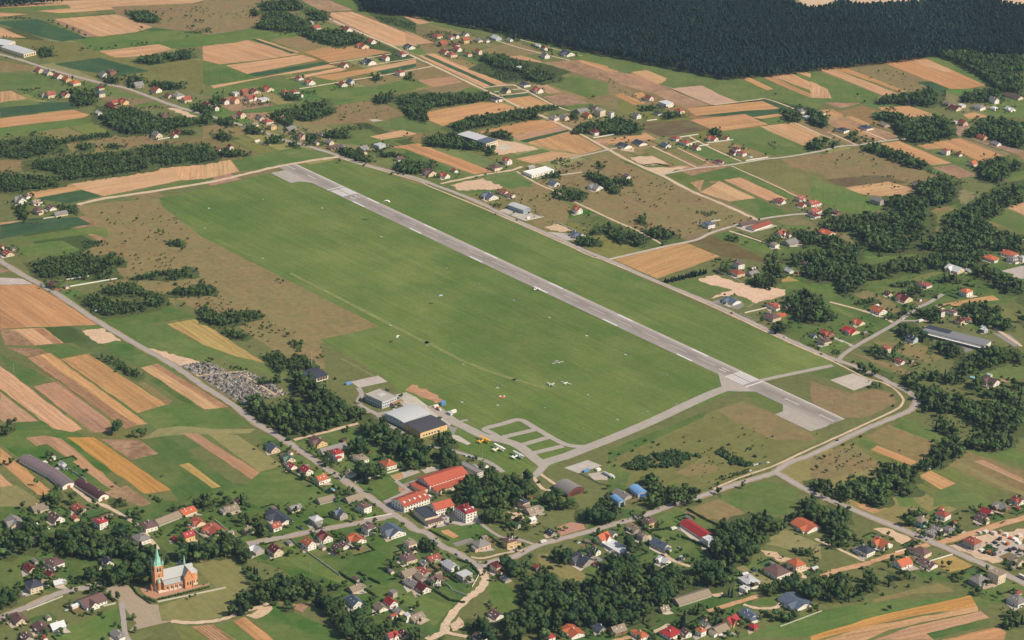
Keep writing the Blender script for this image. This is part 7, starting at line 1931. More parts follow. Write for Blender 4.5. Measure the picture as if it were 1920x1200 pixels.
# ---------------------------------------------------------------- garden walls and fences
# material stacks in the builders' yard
STK = [(1520, 240, 'pale', (214, 204, 190)), (1575, 232, 'white', (230, 226, 218)), (1610, 222, 'tan', (190, 150, 116)), (1650, 250, 'pale', (206, 196, 184)), (1710, 240, 'tan', (196, 160, 126)), (1760, 262, 'white', (232, 228, 220)), (1800, 290, 'orange red', (186, 92, 62)), (1840, 300, 'white', (230, 226, 220)), (1880, 270, 'pale', (212, 200, 186)), (1700, 300, 'dark', (62, 66, 78)), (1660, 330, 'dark', (58, 62, 74)), (1740, 330, 'white', (226, 224, 220)), (1770, 345, 'orange red', (190, 100, 66)), (1830, 385, 'dark', (60, 62, 74)), (1790, 400, 'dark', (66, 66, 76)), (1540, 400, 'white', (228, 226, 222)), (1600, 415, 'orange red', (182, 84, 62)), (1650, 440, 'dark', (76, 70, 80)), (1890, 400, 'tan', (192, 160, 130)), (1870, 330, 'white', (230, 228, 224))]
for x, y, nme, rgb in STK:
    g = G(*tile('44', x, y))
    b = MB()
    w0, l0 = random.uniform(1.4, 2.6), random.uniform(2.5, 5)
    for k in range(random.choice((2, 3))):
        for s_ in (-1, 1):
            o_ = random.uniform(-.15, .15)
            b.box(-l0 / 2 + o_, s_ * w0 / 2 - w0 * .46, k * 1.0 + .1, l0 / 2 + o_, s_ * w0 / 2 + w0 * .46, k * 1.0 + .95)
    o = b.build('material_stack', plain('%s_stack_mat' % nme.replace(' ', '_'), rgb, .8, .14), None, (g.x, g.y, .14), ANG_R + random.uniform(-.3, .3))
    later(o, 'stack of %s building materials' % nme, tile('44', x, y), 'material stack', "material stacks in the yard")
FENCES = [('20', 'white plot wall', 600, 312, 800, 280), ('20', 'white plot wall', 630, 374, 1070, 300), ('41', 'pale concrete wall', 805, 312, 1230, 620), ('13', 'white garden wall', 1240, 345, 1440, 315), ('13', 'white garden wall', 895, 185, 1125, 157), ('13', 'white garden wall', 640, 135, 810, 108), ('13', 'white garden wall', 745, 185, 820, 172), ('13', 'white garden wall', 820, 213, 905, 200), ('10', 'white garden wall', 1360, 135, 1410, 158), ('10', 'white garden wall', 1410, 158, 1525, 138), ('10', 'pale yard wall', 390, 868, 490, 852), ('12', 'pale concrete wall', 1180, 505, 1590, 450), ('12', 'pale yard fence', 1080, 885, 1240, 852), ('12', 'pale yard fence', 1240, 852, 1180, 815), ('12', 'white plot wall', 1370, 905, 1530, 975), ('12', 'white garden wall', 1690, 140, 1885, 108), ('23', 'white picket fence', 985, 235, 1185, 325), ('23', 'white picket fence', 1180, 618, 1310, 672), ('23', 'pale garden wall', 1230, 612, 1430, 565), ('13', 'white garden wall', 805, 910, 1010, 880), ('30', 'pale garden wall', 620, 860, 770, 965), ('31', 'long pale schoolyard wall', 1370, 985, 1920, 830), ('31', 'hedged roadside fence', 870, 670, 1090, 790), ('32', 'green wire fence', 1570, 905, 1750, 1000), ('32', 'green wire fence', 1750, 1000, 1840, 1020), ('32', 'green wire fence', 1840, 1020, 1990, 960), ('41', 'white slatted road fence', 1450, 118, 1700, 70), ('41', 'pale garden wall', 110, 125, 320, 300), ('40', 'white driveway fence', 240, 940, 560, 815), ('40', 'pale churchyard wall', 1420, 862, 2030, 735), ('40', 'pale garden wall', 1660, 150, 1850, 300), ('42', 'pale garden wall', 600, 730, 668, 610), ('42', 'pale brick wall', 330, 660, 410, 740), ('42', 'pale brick wall', 430, 760, 560, 810), ('40', 'pale garden wall', 930, 900, 1040, 875), ('44', 'long white yard wall', 1075, 495, 1275, 435), ('44', 'pale garden wall', 760, 415, 885, 380), ('43', 'thin pale field fence', 1550, 1085, 1920, 945), ('01', 'white garden wall', 830, 720, 960, 780), ('02', 'white plot fence', 800, 832, 1020, 805), ('03', 'white garden wall', 350, 1090, 440, 1078), ('41', 'dark clipped hedge edge', 1240, 600, 1400, 700)]
FM = [TRIM, FRAME, plain('green_fence_mat', (96, 116, 92), .8, .1)]
for t, lab, xa, ya, xb, yb in FENCES:
    a, b_ = G(*tile(t, xa, ya)), G(*tile(t, xb, yb))
    L = (b_ - a).length
    mb = MB()
    h = 1.5 if 'wall' in lab else 1.3
    n = max(2, int(L / 3))
    for i in range(n):
        x0 = i / n * L
        mb.box(x0, -.16, 0, x0 + .35, .16, h + .25)
        if 'wall' in lab:
            mb.box(x0 + .351, -.1, 0, x0 + L / n - .001, .1, h)
        else:
            mb.box(x0 + .351, -.05, .25, x0 + L / n - .001, .05, .6)
            mb.box(x0 + .351, -.05, .8, x0 + L / n - .001, .05, h)
    mb.box(L - .001, -.16, 0, L + .35, .16, h + .25)
    o = mb.build('garden_wall' if 'wall' in lab else 'fence', FM[2] if 'green' in lab or 'hedge' in lab else FM[1] if 'white' in lab else FM[0], None, (a.x, a.y, .1), math.atan2(b_.y - a.y, b_.x - a.x))
    later(o, lab, (tile(t, (xa + xb) / 2, (ya + yb) / 2)), 'wall' if 'wall' in lab else 'fence', 'walls and fences')

# ---------------------------------------------------------------- trees
def leaf_mat(name, c, c2):
    m, n, l, b = nm(name)
    at = n.new('ShaderNodeAttribute')
    at.attribute_name = 'tint'
    tc = n.new('ShaderNodeTexCoord').outputs['Object']
    oi = n.new('ShaderNodeObjectInfo')
    f = noise(n, l, tc, 0.9, 3, 0.7)
    col = mixc(n, l, mapr(n, l, oi.outputs['Random'], 0.3, 1, 0, .8), lin(c), lin(c2))
    sep = n.new('ShaderNodeSeparateColor')
    l.new(at.outputs['Color'], sep.inputs[0])
    col = mixc(n, l, sep.outputs[1], col, lin(c2))
    v = math_(n, l, 'MULTIPLY', sep.outputs[0], mapr(n, l, f, .2, .8, .7, 1.35))
    l.new(scalec(n, l, col, v), b.inputs['Base Color'])
    b.inputs['Roughness'].default_value = .85
    b.inputs['Specular IOR Level'].default_value = .05
    return m
LEAF = leaf_mat('broadleaf_mat', (38, 64, 47), (74, 92, 50))
PINE = leaf_mat('pine_needle_mat', (22, 37, 36), (34, 50, 44))
BARK = plain('bark_mat', (120, 106, 92), .9, .15)
def ico(sub):
    bm = bmesh.new()
    bmesh.ops.create_icosphere(bm, subdivisions=sub, radius=1)
    bm.verts.ensure_lookup_table()
    V = np.array([v.co[:] for v in bm.verts])
    F = np.array([[v.index for v in f.verts] for f in bm.faces])
    bm.free()
    return V, F
ICO = {1: ico(1), 2: ico(2)}
def tree_var(seed, kind, lumps, sub, leaves):
    """unit tree: height 1, trunk + crown as triangle arrays; tint = (brightness, hue)"""
    r = np.random.default_rng(seed)
    V, F, T, Mi = [], [], [], []
    n = 0
    def add(v, f, t, mi):
        nonlocal n
        V.append(v); F.append(f + n); T.append(t); Mi.append(np.full(len(f), mi)); n += len(v)
    iv, jf = ICO[sub]
    cen = []
    if kind == 'b':
        rr, zc, rz = .30, .60, .34
        for i in range(lumps):
            d = r.normal(size=3); d /= np.linalg.norm(d)
            q = r.uniform(.45, .95) ** .6
            p = np.array([d[0] * rr * q, d[1] * rr * q, zc + d[2] * rz * q * .8])
            cen.append((p, r.uniform(.105, .185)))
        cen.append((np.array([0, 0, zc]), .23))
    elif kind == 'p':
        for i in range(lumps):
            z = .5 + .5 * i / lumps
            a = r.uniform(0, 6.28)
            q = .055 * (1.3 - (z - .5))
            cen.append((np.array([math.cos(a) * q, math.sin(a) * q, z - .04]), (.15 - .11 * (z - .5) * 2) * r.uniform(.8, 1.2)))
    elif kind == 'c':
        for i in range(lumps):
            z = .15 + .8 * i / lumps
            cen.append((np.array([r.normal() * .015, r.normal() * .015, z]), .22 * (1.05 - z) * r.uniform(.85, 1.15) + .03))
    else:   # shrub
        for i in range(lumps):
            a = r.uniform(0, 6.28); q = r.uniform(0, .42)
            cen.append((np.array([math.cos(a) * q, math.sin(a) * q, r.uniform(.3, .62)]), r.uniform(.26, .42)))
    zs = np.array([c[0][2] for c in cen])
    for p, rad in cen:
        v = iv * (1 + r.uniform(-.24, .24, (len(iv), 1)))
        sc = np.array([1, 1, 1.45 if kind == 'p' else 1.5 if kind == 'c' else .86])
        v = v * rad * sc + p
        t = np.tile([r.uniform(.72, 1.22), r.uniform(0, .75)], (len(v), 1))
        add(v, jf, t, 0)
    if leaves:
        k = leaves
        idx = r.integers(0, len(cen), k)
        C = np.array([cen[i][0] for i in idx]); Rd = np.array([cen[i][1] for i in idx])[:, None]
        d = r.normal(size=(k, 3)); d[:, 2] += .35; d /= np.linalg.norm(d, axis=1, keepdims=True)
        c = C + d * Rd * r.uniform(.92, 1.28, (k, 1))
        e1 = np.cross(d, r.normal(size=(k, 3))); e1 /= np.linalg.norm(e1, axis=1, keepdims=True)
        e1 += d * r.uniform(-.5, .5, (k, 1))
        e2 = np.cross(d, e1)
        s_ = r.uniform(.022, .05, (k, 1)) * (1.0 if kind in 'bp' else 1.9)
        v = np.stack([c - e1 * s_, c + e1 * s_, c + e2 * s_ * 1.5], 1).reshape(-1, 3)
        f = np.arange(k * 3).reshape(-1, 3)
        t = np.repeat(np.stack([r.uniform(.65, 1.4, k), r.uniform(0, 1, k)], 1), 3, 0)
        add(v, f, t, 0)
    tn = n
    if kind != 's':
        top = .6 if kind == 'b' else .85
        r0 = .022 if kind == 'b' else .014
        segs = [((0, 0, -.1), (r.normal() * .01, r.normal() * .01, top), r0, r0 * .45)]
        if kind == 'b' and sub == 2:
            for i in range(4):
                a = r.uniform(0, 6.28)
                segs.append(((0, 0, .22 + .07 * i), (math.cos(a) * .2, math.sin(a) * .2, .5 + .06 * i), r0 * .5, r0 * .2))
        for p0, p1, ra_, rb in segs:
            p0, p1 = np.array(p0), np.array(p1)
            a = np.arange(6) / 6 * 2 * math.pi
            ringv = np.stack([np.cos(a), np.sin(a), 0 * a], 1)
            v = np.concatenate([p0 + ringv * ra_, p1 + ringv * rb])
            f = []
            for i in range(6):
                j = (i + 1) % 6
                f += [[i, j, 6 + j], [i, 6 + j, 6 + i]]
            add(v, np.array(f), np.tile([1., 0.], (12, 1)), 1)
    return [np.concatenate(x) for x in (V, F, T, Mi)]
def tri_mesh(name, V, F, T, Mi, mats):
    me = bpy.data.meshes.new(name)
    me.vertices.add(len(V)); me.vertices.foreach_set('co', V.astype(np.float32).ravel())
    me.loops.add(len(F) * 3); me.loops.foreach_set('vertex_index', F.astype(np.int32).ravel())
    me.polygons.add(len(F)); me.polygons.foreach_set('loop_start', np.arange(len(F), dtype=np.int32) * 3)
    me.polygons.foreach_set('material_index', Mi.astype(np.int32))
    at = me.attributes.new('tint', 'FLOAT_COLOR', 'POINT')
    col = np.ones((len(V), 4), np.float32); col[:, :2] = T
    at.data.foreach_set('color', col.ravel())
    me.update(calc_edges=True)
    me.polygons.foreach_set('use_smooth', np.ones(len(F), bool))
    for m in mats:
        me.materials.append(m)
    return me
NV = 6
VAR = {('b', 2): [tree_var(100 + i, 'b', 11, 2, 260) for i in range(NV)],
       ('b', 1): [tree_var(200 + i, 'b', 7, 1, 50) for i in range(NV)],
       ('p', 1): [tree_var(300 + i, 'p', 3, 1, 14) for i in range(NV)],
       ('c', 2): [tree_var(400 + i, 'c', 6, 2, 120) for i in range(NV)],
       ('c', 1): [tree_var(450 + i, 'c', 5, 1, 20) for i in range(NV)],
       ('s', 2): [tree_var(500 + i, 's', 5, 2, 90) for i in range(NV)],
       ('s', 1): [tree_var(550 + i, 's', 4, 1, 26) for i in range(NV)]}
def mass(name, kind, arr, mats):
    """many plants as one mesh: arr columns x, y, h, width factor, yaw, variant, brightness"""
    Vs, Fs, Ts, Ms = [], [], [], []
    n = 0
    for k in range(NV):
        a = arr[arr[:, 5].astype(int) == k]
        if not len(a):
            continue
        V, F, T, Mi = VAR[(kind, 1)][k]
        c, s_ = np.cos(a[:, 4])[:, None], np.sin(a[:, 4])[:, None]
        x = (V[None, :, 0] * c - V[None, :, 1] * s_) * (a[:, 2] * a[:, 3])[:, None] + a[:, 0][:, None]
        y = (V[None, :, 0] * s_ + V[None, :, 1] * c) * (a[:, 2] * a[:, 3])[:, None] + a[:, 1][:, None]
        z = V[None, :, 2] * a[:, 2][:, None] + .3
        Vs.append(np.stack([x, y, z], -1).reshape(-1, 3))
        Fs.append((F[None] + (np.arange(len(a)) * len(V))[:, None, None]).reshape(-1, 3) + n)
        t = np.repeat(T[None], len(a), 0)
        t = t * np.stack([a[:, 6], rng.uniform(.1, 1.7, len(a))], 1)[:, None, :]
        Ts.append(t.reshape(-1, 2))
        Ms.append(np.tile(Mi, len(a)))
        n += len(a) * len(V)
    return newobj(name, tri_mesh(name, np.concatenate(Vs), np.concatenate(Fs), np.concatenate(Ts), np.concatenate(Ms), mats))

FT = np.array(FOOT)
def in_house(x, y, pad=1.2):
    ca, sa = np.cos(FT[:, 4]), np.sin(FT[:, 4])
    dx, dy = x - FT[:, 0], y - FT[:, 1]
    u, v = dx * ca + dy * sa, -dx * sa + dy * ca
    return bool(np.any((np.abs(u) < FT[:, 2] + pad) & (np.abs(v) < FT[:, 3] + pad)))
def vnoise(P, s, seed):
    q = P / s + seed * 17.3
    i = np.floor(q).astype(np.int64); f = q - i; f = f * f * (3 - 2 * f)
    def h(a, b_):
        v = np.sin(a * 127.1 + b_ * 311.7 + seed) * 43758.5453
        return v - np.floor(v)
    return (h(i[:, 0], i[:, 1]) * (1 - f[:, 0]) + h(i[:, 0] + 1, i[:, 1]) * f[:, 0]) * (1 - f[:, 1]) + (h(i[:, 0], i[:, 1] + 1) * (1 - f[:, 0]) + h(i[:, 0] + 1, i[:, 1] + 1) * f[:, 0]) * f[:, 1]
def fill(poly, hmid, spacing, excl=(), ragged=0.0, seed=0, gaps=0.0):
    """jittered ground grid whose crown centres fall inside the picture polygon"""
    g = [G(x, y, hmid) for x, y in poly]
    xs, ys = [p.x for p in g], [p.y for p in g]
    nx, ny = int((max(xs) - min(xs)) / spacing) + 2, int((max(ys) - min(ys)) / spacing) + 2
    X, Y = np.meshgrid(np.arange(nx), np.arange(ny))
    X = X.ravel() + (Y.ravel() % 2) * .5
    P = np.stack([min(xs) + X * spacing, min(ys) + Y.ravel() * spacing], 1).astype(float)
    P += rng.uniform(-.42, .42, P.shape) * spacing
    q = PX(np.concatenate([P, np.full((len(P), 1), hmid)], 1))
    ok = inpoly(q[:, 0], q[:, 1], poly)
    for e in excl:
        ok &= ~inpoly(q[:, 0], q[:, 1], e)
    if ragged and ok.any():
        P, q = P[ok], q[ok]
        k_ = vnoise(P, spacing * 3.0, seed) * .7 + vnoise(P, spacing * 1.3, seed + 5) * .3
        inset = edge_d(q, poly) / ragged
        keep = inset > k_ * 1.15 - .12
        keep &= (vnoise(P, spacing * 4.2, seed + 9) > gaps) | (rng.random(len(P)) < .12)
        return P[keep], q[keep]
    return P[ok], q[ok]

UND = []
TREES, SHR, SCR, FARP, CON = [], [], [], [], []   # (x, y, h, wf, px, py, wood)
WOODN = [0]
for line in WOODS.strip().split('\n'):
    t, rest = line.split(' ', 1)
    for e in rest.split(';'):
        q = e.split()
        v = [float(z) for z in q[1:]]
        poly = [tile(t, v[i], v[i + 1]) for i in range(0, len(v), 2)]
        pa = np.array(poly)
        ctr = pa.mean(0)
        g = G(*ctr)
        sc = mpp(g)
        vert = (pa[:, 1].max() - pa[:, 1].min()) * sc
        kind = q[0]
        WOODN[0] += 1
        wid = WOODN[0]
        row = int(t[0])
        if kind in 'b':
            for grow, cl in ((1.16, (96, 104, 62)),):
                pp = [ctr + (np.array(p_) - ctr) * grow + np.array([0, .28 * min(vert, 9) / sc]) for p_ in poly]
                UND.append(pp)
                if grow > 1:
                    o_ = sheet('wood_undergrowth', [G(*p_) for p_ in pp], ML['scrub'], obs(cl), .18 + .0001 * wid, amp=3.2, step=6)
                    later(o_, 'rough grass and brambles under the trees', ctr, 'undergrowth', kind='structure')
        if kind == 'b':
            hd = (12.5 if row >= 3 else 11.5 if (t in ('24', '14', '04', '23')) else 9.0)
            if t in ('31', '42', '43', '40', '32'):
                hd = 14
            h = max(4.5, min(hd, .95 * vert + 1.0))
            wf0 = 1.0 if row >= 3 or t in ('24', '14') else .85
            R = h * .42 * wf0
            young = t in ('20', '21', '10')
            if young:
                h = min(h, 6.8); R = h * .40
            P, qq = fill(poly, h * .55, max(2.3, R * 1.05), (), R / sc * (1.2 if young else 1.0 if row < 3 else .55), wid, .30 if young else .2 if row < 3 else .1)
            for (x, y), (a, b_) in zip(P, qq):
                if in_house(x, y):
                    continue
                TREES.append((x, y, h * random.uniform(.45, 1.28), wf0 * random.uniform(.72, 1.15), a, b_, wid))
            # stragglers outside the edge
            ring_ = [ctr + (np.array(p_) - ctr) * 1.0 + (np.array(p_) - ctr) / max(1, np.linalg.norm(np.array(p_) - ctr)) * 9 for p_ in poly]
            P2, q2 = fill(ring_, 1.5, 4.5)
            if len(P2):
                out_ = ~inpoly(q2[:, 0], q2[:, 1], poly)
                for (x, y), (a, b_) in zip(P2[out_], q2[out_]):
                    if random.random() < .22 and not in_house(x, y):
                        (TREES if random.random() < .4 else SHR).append((x, y, random.uniform(1.4, 4.5), random.uniform(.8, 1.2), a, b_, -4))
        elif kind == 'm':
            P, qq = fill(poly, 1.8, 2.7, (), 7, wid, .3)
            SCR += [(x, y, random.uniform(2.6, 4.8), random.uniform(.75, 1.05), a, b_, wid) for (x, y), (a, b_) in zip(P, qq)]
        elif kind == 's':
            sp = 3.4 if sc < .8 else 4.6
            P, qq = fill(poly, 1.4, sp, (), 3.5, wid, .3)
            for (x, y), (a, b_) in zip(P, qq):
                if not in_house(x, y) and random.random() < .85:
                    SHR.append((x, y, random.uniform(1.6, 3.6), random.uniform(.7, 1.1), a, b_, wid))
        elif kind == 'c':
            P, qq = fill(poly, 2.5, 3.3)
            CON += [(x, y, random.uniform(4, 6.5), 1.2, a, b_, wid) for (x, y), (a, b_) in zip(P, qq)]
        elif kind == 'P':
            P, qq = fill(poly, 9, 6.0)
            FARP += [(x, y, random.uniform(14, 19), random.uniform(.9, 1.25), a, b_, wid) for (x, y), (a, b_) in zip(P, qq)]
# the big pine forest with its felling lanes
forest = [(676, -2), (684, 14), (760, 21), (870, 42), (979, 63), (1070, 84), (1160, 101), (1250, 119), (1362, 142), (1440, 136), (1540, 125), (1640, 114), (1722, 105), (1790, 94), (1830, 94), (1925, 103), (2010, 100), (2010, 20), (1960, 20), (1925, 15), (1890, 8), (1858, 0), (1800, -2), (1750, -2), (1700, 5), (1640, 8), (1596, 9), (1580, -2), (1560, 9), (1535, 15), (1510, 13), (1492, 9), (1478, 0), (1470, -12), (900, -30), (640, -30)]
lanes = [[tile('03', 170, 290), tile('03', 215, 285), tile('03', 410, 400), tile('03', 370, 410)], [tile('03', 420, 210), tile('03', 460, 215), tile('03', 610, 300), tile('03', 560, 300)], [tile('03', 830, 420), tile('03', 880, 410), tile('03', 1040, 490), tile('03', 1000, 500)], [tile('03', 1050, 330), tile('03', 1090, 325), tile('03', 1280, 450), tile('03', 1230, 450)], [tile('02', 40, 30), tile('02', 80, 25), tile('02', 420, 130), tile('02', 400, 140)]]
P, qq = fill(forest, 9.5, 5.6, lanes)
FARP += [(x, y, random.uniform(12, 22), random.uniform(.85, 1.3), a, b_, 0) for (x, y), (a, b_) in zip(P, qq)]
# woods going on beyond the picture's edges
OUTW = [[(-420, 420), (-140, 400), (-60, 450), (-160, 520), (-400, 510)], [(-300, 960), (-40, 930), (-30, 1060), (-260, 1120)], [(-700, 120), (-300, 90), (-280, 140), (-650, 180)], [(1940, 380), (2200, 340), (2400, 420), (2250, 520), (1960, 500)], [(1940, 740), (2150, 700), (2300, 820), (2100, 900), (1950, 840)], [(1960, 100), (2500, 60), (2800, 120), (2300, 210), (1980, 180)]]
for k_, poly in enumerate(OUTW):
    P, qq = fill(poly, 6, 5.5, (), 9, 900 + k_, .2)
    TREES += [(x, y, random.uniform(6, 13), random.uniform(.75, 1.1), a, b_, 900 + k_) for (x, y), (a, b_) in zip(P, qq)]
for line in SINGLES.strip().split('\n'):
    q = line.split()
    t = q[0]
    v = [float(z) for z in q[1:]]
    for i in range(0, len(v), 2):
        p = tile(t, v[i], v[i + 1])
        big_ = {('30', 1035): 16, ('30', 1060): 14, ('30', 1205): 11, ('30', 1260): 12, ('11', 1840): 7}.get((t, int(v[i])))
        h = big_ or random.uniform(5.0, 7.5) * (1.15 if t[0] in '0' else 1)
        g = G(p[0], p[1], h * .55)
        TREES.append((g.x, g.y, h, random.uniform(1.0, 1.3), p[0], p[1], -1))
for line in SHRUBS.strip().split('\n'):
    q = line.split()
    t = q[0]
    v = [float(z) for z in q[1:]]
    for i in range(0, len(v), 2):
        p = tile(t, v[i], v[i + 1])
        g = G(p[0], p[1], 1.2)
        SHR.append((g.x, g.y, random.uniform(2.0, 3.2), random.uniform(.8, 1.1), p[0], p[1], -1))
# small garden trees and bushes round the village houses
for fx_, fy_, fl, fw, fa in FOOT:
    for k in range(9):
        if random.random() < .7:
            a = random.uniform(0, 6.28)
            d = max(fl, fw) + random.uniform(2.5, 13)
            x, y = fx_ + math.cos(a) * d, fy_ + math.sin(a) * d
            q = PX((x, y, 0))
            if in_house(x, y, 2.5):
                continue
            on_road = 455 < q[0] < 1620 and False
            if random.random() < .4:
                SHR.append((x, y, random.uniform(1.6, 3.2), random.uniform(.8, 1.2), q[0], q[1], -2))
            else:
                TREES.append((x, y, random.uniform(4.5, 10.5) if q[1] > 640 else random.uniform(3.5, 6.5), random.uniform(.75, 1.1), q[0], q[1], -2))
OPEN = [('20', 60, 640, (900, 60, 1500, 60, 1900, 300, 1900, 640, 1500, 520, 1100, 300)), ('21', 60, 0, (0, 420, 250, 450, 700, 700, 950, 850, 1000, 980, 500, 960, 380, 800)), ('10', 50, 0, (700, 780, 1400, 690, 1900, 1000, 1900, 1200, 1000, 1190)), ('10', 60, 0, (600, 180, 850, 90, 1500, 110, 1500, 200, 1000, 250, 240, 330, 240, 430, 60, 420)), ('12', 60, 0, (900, 600, 1180, 590, 1500, 750, 1900, 1000, 1900, 1190, 1500, 1000, 1100, 830)), ('13', 90, 0, (0, 310, 450, 490, 1250, 860, 850, 970, 480, 1070, 250, 1000)), ('33', 60, 0, (0, 720, 900, 380, 1600, 560, 1300, 880, 900, 1000, 700, 1050, 100, 860)), ('34', 40, 0, (0, 790, 360, 640, 640, 830, 380, 900)), ('00', 40, 0, (1050, 70, 1900, 60, 1900, 270, 1400, 240)), ('01', 40, 0, (0, 60, 850, 100, 500, 240, 0, 280)), ('01', 40, 0, (950, 1060, 1150, 960, 1530, 900, 1850, 1030, 1500, 1090)), ('14', 50, 0, (60, 300, 470, 240, 900, 340, 1100, 480, 900, 600, 500, 620)), ('24', 70, 0, (700, 900, 1200, 950, 1100, 1180, 760, 1180)), ('24', 60, 0, (880, 240, 1200, 230, 1500, 340, 1300, 500, 900, 480)), ('44', 40, 0, (0, 520, 480, 540, 700, 700, 480, 850, 0, 900)), ('43', 50, 0, (1250, 520, 1580, 220, 1900, 340, 1900, 740, 1500, 720)), ('34', 60, 0, (950, 380, 1300, 350, 1540, 480, 1540, 640, 1300, 560)), ('03', 30, 0, (0, 700, 430, 950, 300, 1100, 0, 1060)), ('02', 50, 0, (500, 560, 1240, 600, 1600, 660, 1300, 740, 900, 740)), ('04', 40, 0, (240, 590, 620, 550, 1100, 770, 880, 830)), ('41', 40, 0, (480, 480, 1100, 700, 900, 620, 600, 620)), ('21', 30, 0, (1000, 880, 1130, 950, 1080, 1080))]
for t, n_, _s, v in OPEN:
    poly = [tile(t, v[i], v[i + 1]) for i in range(0, len(v), 2)]
    P, qq = fill(poly, 1.2, 9.0)
    if len(P):
        kz = vnoise(P, 55, int(t) + n_) ** 4 + .01
        for i in rng.choice(len(P), min(len(P), int(n_ * .7)), replace=False, p=kz / kz.sum()):
            (x, y), (a, b_) = P[i], qq[i]
            if not in_house(x, y):
                if random.random() < .25:
                    TREES.append((x, y, random.uniform(3.2, 5.5), random.uniform(.9, 1.2), a, b_, -3))
                else:
                    SHR.append((x, y, random.uniform(1.0, 2.6), random.uniform(.8, 1.2), a, b_, -3))
# clear the road surfaces
MP = np.array([(p.x, p.y) for o in COL.objects if o.name.split('.')[0] in ('main_road', 'village_road', 'cross_street', 'church_road', 'taxiway', 'district_road', 'dirt_road', 'cross_road', 'lane', 'service_road', 'field_road', 'runway') and o.type == 'MESH' for p in [o.matrix_basis @ v.co for v in o.data.vertices]])
def off_road(arr, dmin):
    out = []
    for r_ in arr:
        d = np.min((MP[:, 0] - r_[0]) ** 2 + (MP[:, 1] - r_[1]) ** 2)
        if d > dmin * dmin:
            out.append(r_)
    return out
TREES = off_road(TREES, 2.2)
SHR = off_road(SHR, 1.6)
def rank(r_):
    d = math.dist((r_[0], r_[1], 0), (0, -CAMD, CAMH))
    inside = 4 < r_[4] < 1916 and 6 < r_[5] < 1205
    return -(r_[2] * (1.0 + (.25 if r_[6] == -1 else 0)) / d) if inside else 1
TREES.sort(key=rank)
SHR.sort(key=rank)
print('trees', len(TREES), 'shrubs', len(SHR), 'scrub', len(SCR), 'far', len(FARP), 'con', len(CON))
def split_meshes(kind, mats, tn, cn):
    out = []
    for V, F, T, Mi in VAR[(kind, 2)]:
        res = []
        for mi, nme, mt in ((1, tn, mats[1]), (0, cn, mats[0])):
            f = F[Mi == mi]
            if not len(f):
                res.append(None)
                continue
            u, inv = np.unique(f, return_inverse=True)
            res.append(tri_mesh(nme, V[u], inv.reshape(-1, 3), T[u], np.zeros(len(f)), [mt]))
        out.append(res)
    return out
BT = split_meshes('b', [LEAF, BARK], 'trunk', 'crown')
ST = split_meshes('s', [LEAF, BARK], 'trunk', 'foliage')
CT = split_meshes('c', [PINE, BARK], 'trunk', 'crown')
TSEL, CSEL = [], []
for i, r_ in enumerate(TREES[:300]):
    k = random.randrange(NV)
    if random.random() < .13 and r_[2] > 5 or (abs(r_[4] - 918) < 8 and abs(r_[5] - 1130) < 12):
        root = newobj('spruce_tree', None, None, (r_[0], r_[1], .3), random.uniform(0, 6.28))
        root.scale = (r_[2] * .8, r_[2] * .8, r_[2] * 1.05)
        newobj('trunk', CT[k][0], root)
        newobj('crown', CT[k][1], root)
        CSEL.append((root, r_))
        continue
    root = newobj('broadleaf_tree', None, None, (r_[0], r_[1], .3), random.uniform(0, 6.28))
    root.scale = (r_[2] * r_[3], r_[2] * r_[3], r_[2])
    newobj('trunk', BT[k][0], root)
    newobj('crown', BT[k][1], root)
    TSEL.append((root, r_))
for r_ in CON[:1]:
    pass
def arr(L):
    return np.array([(r_[0], r_[1], r_[2], r_[3], random.uniform(0, 6.28), random.randrange(NV), random.choice((.6, .75, .9, 1.0, 1.2, 1.5)) * random.uniform(.9, 1.1)) for r_ in L])
REST = TREES[300:]
CONIF = [r_ for r_ in REST if r_[6] >= 0 and random.random() < .14]
ids = {id(r_) for r_ in CONIF}
REST = [r_ for r_ in REST if id(r_) not in ids]
ca_ = arr(CONIF)
ca_[:, 3] *= .62
o = mass('conifers_in_the_woodland', 'c', ca_, [PINE, BARK])
tag(o, 'darker pointed conifers mixed into the broadleaf woods', 'conifers', kind='stuff')
o = mass('woodland', 'b', arr(REST), [LEAF, BARK])
tag(o, 'dark broadleaf woods, copses and tree rows beyond the nearest trees', 'woodland', kind='stuff')
SSEL = []
for i, r_ in enumerate(SHR[:300]):
    k = random.randrange(NV)
    o = newobj('shrub', ST[k][1], None, (r_[0], r_[1], .3), random.uniform(0, 6.28))
    o.scale = (r_[2] * r_[3], r_[2] * r_[3], r_[2])
    SSEL.append((o, r_))
if len(SHR) > 300:
    o = mass('shrubbery', 's', arr(SHR[300:]), [LEAF])
    tag(o, 'low dark bushes scattered over the far meadows and hedges', 'bushes', kind='stuff')
o = mass('scrub_vegetation', 's', arr(SCR), [LEAF])
tag(o, 'low dense green scrub spreading over the brown meadow by the taxiway', 'scrub', kind='stuff')
fa = arr(FARP)
fa[:, 6] = (.6 + .95 * vnoise(fa[:, :2], 150, 3)) * rng.uniform(.6, 1.5, len(fa))
o = mass('pine_forest', 'p', fa, [PINE, BARK])
tag(o, 'vast dark pine forest filling the top of the view', 'forest', kind='stuff')
o = mass('young_conifer_plantation', 'c', arr(CON), [PINE, BARK])
tag(o, 'thick double row of young conifers below the orange stubble field', 'plantation', kind='stuff')
